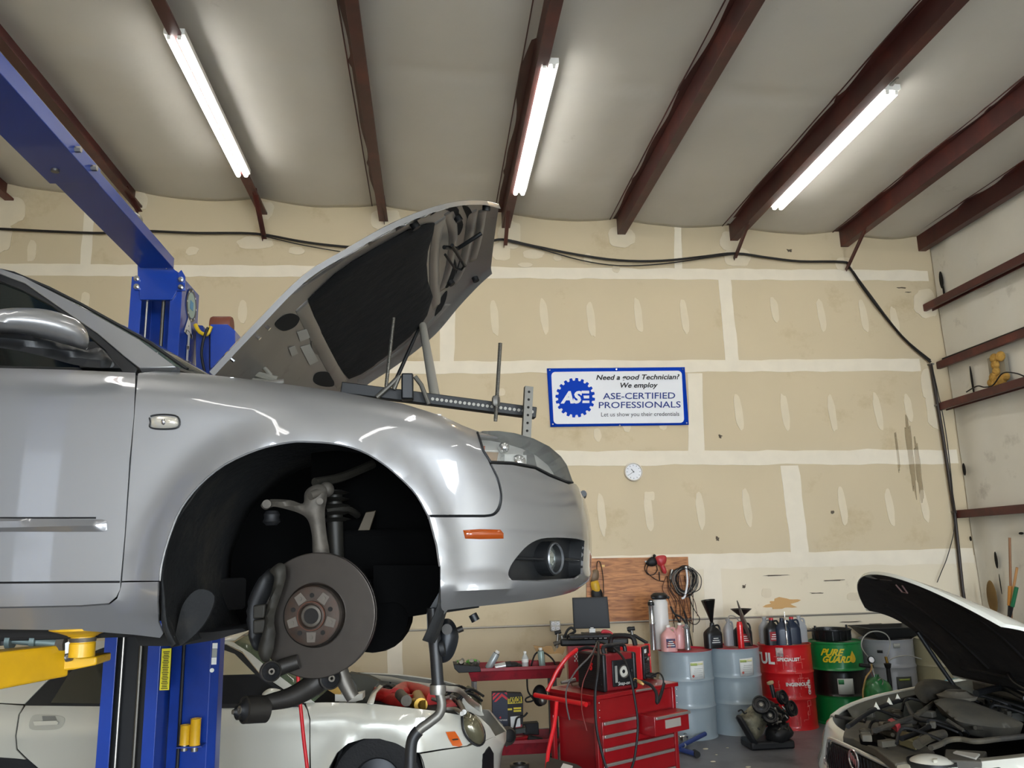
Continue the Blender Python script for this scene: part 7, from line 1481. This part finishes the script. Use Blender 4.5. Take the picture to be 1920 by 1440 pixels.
B().box(Dp(1110, 1182, -.03), (.06, .03, .1)).o('monitor_neck', m_steel, mn); B().box(Dp(1110, 1187, -.03), (.2, .15, .015)).o('monitor_foot', m_blk, mn, bevel=.005); B().box(Dp(1110, 1177.3, .023), (.03, .002, .006)).o('maker_mark', m_wh, mn)
tag(B().tube(catmull([Dp(x, y, .02) for x, y in [(1128, 1190), (1132, 1184), (1142, 1186), (1146, 1190), (1138, 1193), (1130, 1192)]], 6), .018, 8).o('red_jumper', mat('pink_red_cord', '#b5323c', .5)), 'red and grey cord heap right of the keyboard', 'cord')
tag(B().tube(catmull([Dp(x, y, .03) for x, y in [(1058, 1196), (1064, 1182), (1072, 1177), (1078, 1184), (1068, 1190), (1062, 1197)]], 6), .013, 8).o('cable_heap', m_rub), 'black cable heap left of the monitor', 'cable')
cr_ = thing('camera_clamp', 'black clamp arm sticking up behind the red welder', 'clamp', Dp(1184, 1195)); B().cyl(Dp(1184, 1182), Dp(1188, 1205), .014).o('clamp_post', m_steel, cr_); B().cyl(Dp(1176, 1180), Dp(1190, 1178), .02).o('clamp_head', m_rub, cr_); B().cyl(Dp(1180, 1175), Dp(1181, 1186), .014).o('clamp_knob', m_rub, cr_); B().tube([Dp(1170, 1190), Dp(1190, 1192), Dp(1214, 1206)], .016, 8).o('clamp_arm', m_rub, cr_)
cr2 = thing('clamp_stand', 'dark articulated clamp left of the monitor beside the outlet box', 'clamp', Dp(1045, 1200)); B().cyl(Dp(1046, 1186), Dp(1044, 1215), .014).o('clamp_post', m_steel, cr2); B().cyl(Dp(1040, 1187), Dp(1052, 1184), .018).o('clamp_head', m_rub, cr2); B().cyl(Dp(1038, 1208), Dp(1054, 1202), .022).o('clamp_body', m_cast, cr2); B().cyl(Dp(1053, 1192), Dp(1056, 1210), .012).o('clear_tube', m_steel, cr2)

# ------------------------------------------------------------------ two-tray service trolley
YS = 7.75; m_mar = mat('trolley_maroon', '#8a1a26', .5, var=.15, vscale=4, dirt='#4f141a', dscale=5)
tv = thing('service_trolley', 'dark red two-tray service trolley left of the tool chest', 'trolley', V((aY(960, 1280, YS).x, YS, 0)))
def T(x, y, o=0): return aY(x, y, YS-o)
def tray(name, xa, xb, yt, yb, dep, m, par, flare=.03):
    a, b_ = T(xa, yt), T(xb, yt); zt_, zb_ = a.z, T(xa, yb).z; w_ = .008; o = []
    P = []
    for z, e in [(zb_, -flare), (zt_-.03, 0), (zt_-.03, .012), (zt_, .012), (zt_, -.0), (zb_+.01, -flare-.008)]:
        P.append([V((a.x-e, YS-e, z)), V((b_.x+e, YS-e, z)), V((b_.x+e, YS+dep+e, z)), V((a.x-e, YS+dep+e, z)), V((a.x-e, YS-e, z))])
    bb = B().grid(P); k = 0; bb.f.append((0, 1, 2, 3)); bb.m.append(0); bb.f.append((25, 26, 27, 28)); bb.m.append(0)
    return bb.o(name, m, par, smooth=0, bevel=.004), (a.x, b_.x, zt_, zb_)
t1, (xa_, xb_, zt1, zb1) = tray('upper_tray', 878, 1056, 1254, 1279, .42, m_mar, tv); t2, (xc_, xd_, zt2, zb2) = tray('lower_tray', 892, 1050, 1392, 1421, .42, m_mar, tv)
m_leg = mat('trolley_leg', '#4b4541', .4, metal=.4)
for x in (xa_+.06, xb_-.08):
    for y in (YS+.03, YS+.37): B().box((x, y, (zb1+.08)/2), (.035, .03, zb1-.08)).o('leg', m_leg, tv, bevel=.003); B().lathe([(0, -.015), (.04, -.015), (.045, 0), (.04, .015), (0, .015)], (x, y, .046), (1, 0, 0), 18).o('caster', m_rub, tv)
ZU = zb1+.012
def Tz(x, o=0): q = T(x, 1265, -o); return V((q.x, YS+o, ZU))
# things on the upper tray
pt_ = thing('parts_tray', 'black tray of small metal parts at the left end of the trolley', 'tray', Tz(886, .1)+V((0, 0, .08))); slab('tray_body', [(850, 1246), (900, 1250), (902, 1260), (860, 1262), (852, 1254)], V((0, YS-.03, 0)), NY, .25, m_rub, pt_, bevel=.006)
random.seed(4)
for i in range(22): 
    p = T(random.uniform(856, 898), random.uniform(1240, 1250), -random.uniform(0, .2)); B().cyl(p, p+V((random.uniform(-.03, .03), random.uniform(-.03, .03), .015)), random.uniform(.010, .022), n=8).o('metal_part', [m_chr, m_steel, m_steel, mat('part_green', '#4f8a35', .4)][i % 4], pt_)
def can(lab, a, b_, r, cols, o=.1, cat='spray can', nm='spray_can'):
    p, q = T(*a, -o), T(*b_, -o); d = q-p; L_ = d.length; d.normalize(); t = thing(nm, lab, cat, p); B().lathe([(0, 0), (r*.9, 0), (r, .005), (r, L_*.78), (r*.85, L_*.84), (r*.5, L_*.86), (0, L_*.86)], p, d, 24).o('can_body', mat('can_'+cols[0][1:], cols[0], .35, metal=.3), t); B().lathe([(r*.55, L_*.86), (r*.6, L_*.98), (0, L_)], p, d, 18).o('can_cap', mat('can_'+cols[1][1:], cols[1], .4), t); B().lathe([(r*.86, L_*.83), (r*.88, L_*.845), (r*.86, L_*.86)], p, d, 20).o('can_rim', m_rub, t); return t
can('tilted silver grey spray can on the upper tray', (915, 1254), (934, 1220), .033, ['#9aa0a0', '#d9d6cf']); can('upright pale green spray can in front of the cardboard box', (1017, 1252), (1013, 1214), .03, ['#8fa39c', '#d9d6cf'], .04)
jc = thing('jack_can', 'black and silver canister lying on its side on the upper tray', 'canister', T(940, 1248, -.15)); B().cyl(T(928, 1252, -.15), T(948, 1248, -.15), .034, n=24).o('canister_end', mat('can_silver', '#b9bab8', .3, metal=.5), jc); B().cyl(T(948, 1248, -.15), T(958, 1247, -.15), .036, n=24).o('canister_band', m_rub, jc)
for k, (x, y, r) in enumerate([(962, 1248, .05), (970, 1250, .045)]): tag(B().ball(T(x, y, -.2), r, (1.3, 1, .7), 10).o('black_glove', m_rub), 'crumpled black glove '+['beside the canister', 'next to the water bottle'][k], 'glove', 'black gloves on the trolley')
wbt = thing('water_bottle', 'small clear water bottle with white cap on the upper tray', 'bottle', T(985, 1253, -.06)); p = T(985, 1253, -.06); B().lathe([(0, 0), (.028, 0), (.031, .01), (.029, .05), (.031, .06), (.031, .09), (.012, .125), (.012, .135)], p, (0, 0, 1), 24).o('bottle_body', mat('clear_plastic', '#cfd4d2', .1, alpha=.55), wbt); B().lathe([(.032, .055), (.032, .085)], p, (0, 0, 1), 24).o('bottle_label', m_white, wbt); B().lathe([(.014, .132), (.014, .15), (0, .15)], p, (0, 0, 1), 16).o('bottle_cap', m_wh, wbt)
cb2 = thing('cardboard_box', 'open brown cardboard box at the right end of the trolley', 'box', T(1035, 1240, -.3)); m_cb = mat('cardboard', '#a8865a', .85, var=.1)
slab('box_wall', [(1021, 1227), (1053, 1226), (1053, 1240), (1022, 1242)], V((0, YS+.2, 0)), NY, .15, mat('cardboard_pale', '#b9a583', .85), cb2); slab('box_flap', [(1000, 1210), (1026, 1214), (1024, 1227), (1005, 1222)], V((0, YS+.22, 0)), NY, .006, m_cb, cb2); slab('box_flap', [(1022, 1211), (1034, 1211), (1040, 1223), (1047, 1214), (1062, 1212), (1055, 1228), (1022, 1227)], V((0, YS+.24, 0)), NY, .006, m_cb, cb2)
tag(slab('red_parts', [(992, 1238), (1010, 1240), (1012, 1252), (992, 1252)], V((0, YS+.2, 0)), NY, .08, m_mar, None, bevel=.01), 'dark red small box behind the spray can', 'box')
dT = 7.75+.2-C0.y
gnd = cord([(994, 1256, dT), (1004, 1226, dT), (1020, 1224, dT), (1036, 1236, dT), (1046, 1256, dT)], .008, m_rub, 'black cord arching over the cardboard box')
cord([(988, 1270, dT), (990, 1296, dT), (1000, 1312, dT), (988, 1316, dT), (986, 1310, dT), (998, 1304, dT)], .008, m_rub, 'black cord hanging under the upper tray')
wr_ = thing('air_wrench', 'black and grey air tool hanging behind the right trolley leg', 'air tool', T(1012, 1305, -.3)); B().ball(T(1012, 1304, -.3), .07, (1, .7, 1.4), 12).o('wrench_body', m_rub, wr_); B().ball(T(1018, 1314, -.22), .04, (1, .7, 1), 10).o('wrench_head', m_steel, wr_)
# lower tray and what stands in it
def lowbox(lab, pts, col, dep, o, nm, cat): t = thing(nm, lab, cat, T(pts[3][0], 1400, -o)); slab('carton', pts, V((0, YS+o, 0)), NY, dep, mat('carton_'+col[1:], col, .6), t, bevel=.003); return t
bx1 = lowbox('navy product carton with red chevrons on the lower tray', [(923, 1299), (951, 1298), (953, 1374), (924, 1376)], '#2b3040', .1, .10, 'parts_carton', 'box')
m_chv = mat('chevron_red', '#c42f3a', .6)
for i, pts in enumerate([[(924, 1308), (934, 1299), (938, 1299), (924, 1313)], [(926, 1316), (938, 1303), (941, 1306), (930, 1316)], [(938, 1303), (941, 1300), (951, 1308), (951, 1313)], [(945, 1299), (950, 1298), (951, 1303)], [(923, 1303), (926, 1299), (930, 1299), (923, 1306)]]): slab('chevron', pts, V((0, YS+.099, 0)), NY, .001, m_chv, bx1)
text('Pipercross', .028, m_white, bx1, aY(938, 1350, YS+.096), (1, 0, 0), (0, 0, 1), width=.125); slab('carton_mark', [(936, 1345), (939, 1343), (940, 1346), (938, 1348)], V((0, YS+.099, 0)), NY, .001, m_chv, bx1)
bx2 = lowbox('black and yellow ignition lead box standing beside the navy carton', [(950, 1299), (978, 1300), (981, 1308), (981, 1372), (953, 1376)], '#1b1716', .08, .13, 'lead_box', 'box')
slab('yellow_panel', [(952, 1308), (978, 1306), (979, 1318), (952, 1320)], V((0, YS+.128, 0)), NY, .001, m_py, bx2); text('TAYLOR', .066, m_bl, bx2, aY(965, 1313, YS+.126), (1, 0, .02), (0, 0, 1), bold=.003, width=.125)
for x, y, w_ in [(956, 1330, .04), (970, 1328, .07), (970, 1333, .07)]: B().box(aY(x, y, YS+.127), (w_, .001, .016)).o('yellow_print', m_py, bx2)
slab('white_leaflet', [(957, 1344), (975, 1342), (976, 1362), (958, 1365)], V((0, YS+.11, 0)), NY, .003, m_lab, bx2); slab('red_print', [(956, 1364), (979, 1358), (979, 1370), (956, 1374)], V((0, YS+.127, 0)), NY, .001, m_lbr, bx2)
tag(slab('black_case', [(980, 1357), (1010, 1355), (1011, 1378), (982, 1378)], V((0, YS+.25, 0)), NY, .1, m_rub, None, bevel=.006), 'low black case behind the leaflet on the lower tray', 'case'); tag(slab('green_case', [(964, 1368), (986, 1364), (987, 1374), (966, 1377)], V((0, YS+.08, 0)), NY, .1, mat('case_green', '#2e332d', .5), None, bevel=.006), 'small dark green case on the lower tray', 'case')
tag(B().tube(catmull([T(x, y, -.06) for x, y in [(962, 1378), (966, 1358), (970, 1346), (982, 1343), (989, 1336)]], 6), .009, 8).o('crowbar', m_rub), 'thin black bent bar leaning in the lower tray', 'tool')
al_ = thing('alternator', 'round metal alternator lying at the left of the lower tray', 'alternator', T(945, 1382, .02)); p = T(945, 1380, .02); B().lathe([(0, 0), (.05, 0), (.075, .02), (.08, .05), (.08, .09), (.05, .12), (0, .12)], p, (.3, -1, .2), 28).o('alternator_case', m_cast, al_); B().lathe([(.05, .12), (.055, .14), (.03, .15), (0, .15)], p, (.3, -1, .2), 20).o('alternator_pulley', m_rub, al_)
for i in range(14): a = 2*PI*i/14; B().box(p+V((.075*math.cos(a), -.03, .075*math.sin(a))), (.012, .06, .012)).o('cooling_fin', m_eb, al_)
for k, (x0, x1) in enumerate([(950, 968), (974, 986)]): tag(B().cyl(T(x0, 1394, -.05), T(x1, 1393, -.05), .022, n=16).o('blue_clamp', mat('clamp_blue', '#2a4f9a', .4, coat=.4)), ['left blue hose clamp in the lower tray', 'right blue hose clamp in the lower tray'][k], 'clamp', 'blue clamps in the lower tray')
tag(B().cyl(T(990, 1384, -.1), T(1016, 1390, -.1), .03, n=14).o('black_hose_piece', m_rub), 'short piece of black hose in the lower tray', 'hose'); tag(B().box(T(975, 1386, -.2), (.16, .08, .05), .3).o('red_part', m_capr, bevel=.01), 'dull red part among the tools of the lower tray', 'part')
# trees beyond the open bay doors, seen only as reflections in the paint
m_leaf = mat('tree_leaves', '#33471f', .8, var=.6, vscale=2)
random.seed(31)
for i in range(5):
    x = -13+i*6.6; h = random.uniform(3.0, 5.5); t = thing('yard_tree', 'leafy tree in the yard outside the bay doors, behind the camera', 'tree', (x, YR-12-random.random()*3, 0), 'yard trees')
    B().cyl(t.location, t.location+V((0, 0, h*.6)), .16, .1, 10).o('trunk', mat('bark', '#4a3c2c', .9), t)
    P = []; n = 16
    for j in range(n+1):
        row = []
        for k in range(2*n+1):
            a, b_ = PI*j/n, 2*PI*(k % (2*n))/(2*n); d = V((math.sin(a)*math.cos(b_), math.sin(a)*math.sin(b_), math.cos(a))); r = 1+.45*noise.noise(d*2.2+V((i*5, 0, 0)))+.3*noise.noise(d*6)
            row.append(t.location+V((0, 0, h*.72))+V((d.x*2.0, d.y*1.6, d.z*h*.36))*r)
        P.append(row)
    B().grid(P).o('crown', m_leaf, t, smooth=0)

# warm high-bay lamp just above the picture, between the purlins
p = aZ(1330, -95, 5.9); lp = thing('high_bay_lamp', 'warm round high-bay lamp hung between two purlins above the middle of the shop', 'light', p)
B().lathe([(.03, .22), (.06, .2), (.07, .1), (.2, .0), (.21, -.02), (.195, -.02), (.06, .09)], p, (0, 0, 1), 28).o('reflector', m_wh, lp)
B().ball(p+V((0, 0, .02)), .06).o('bulb', mat('warm_bulb', (1, .72, .4, 1), .4, emit=160), lp, label='warm glowing bulb'); B().cyl(p+V((0, 0, .22)), V((p.x, p.y, zc(p.x)-.06)), .008).o('hanger_rod', m_emt, lp)
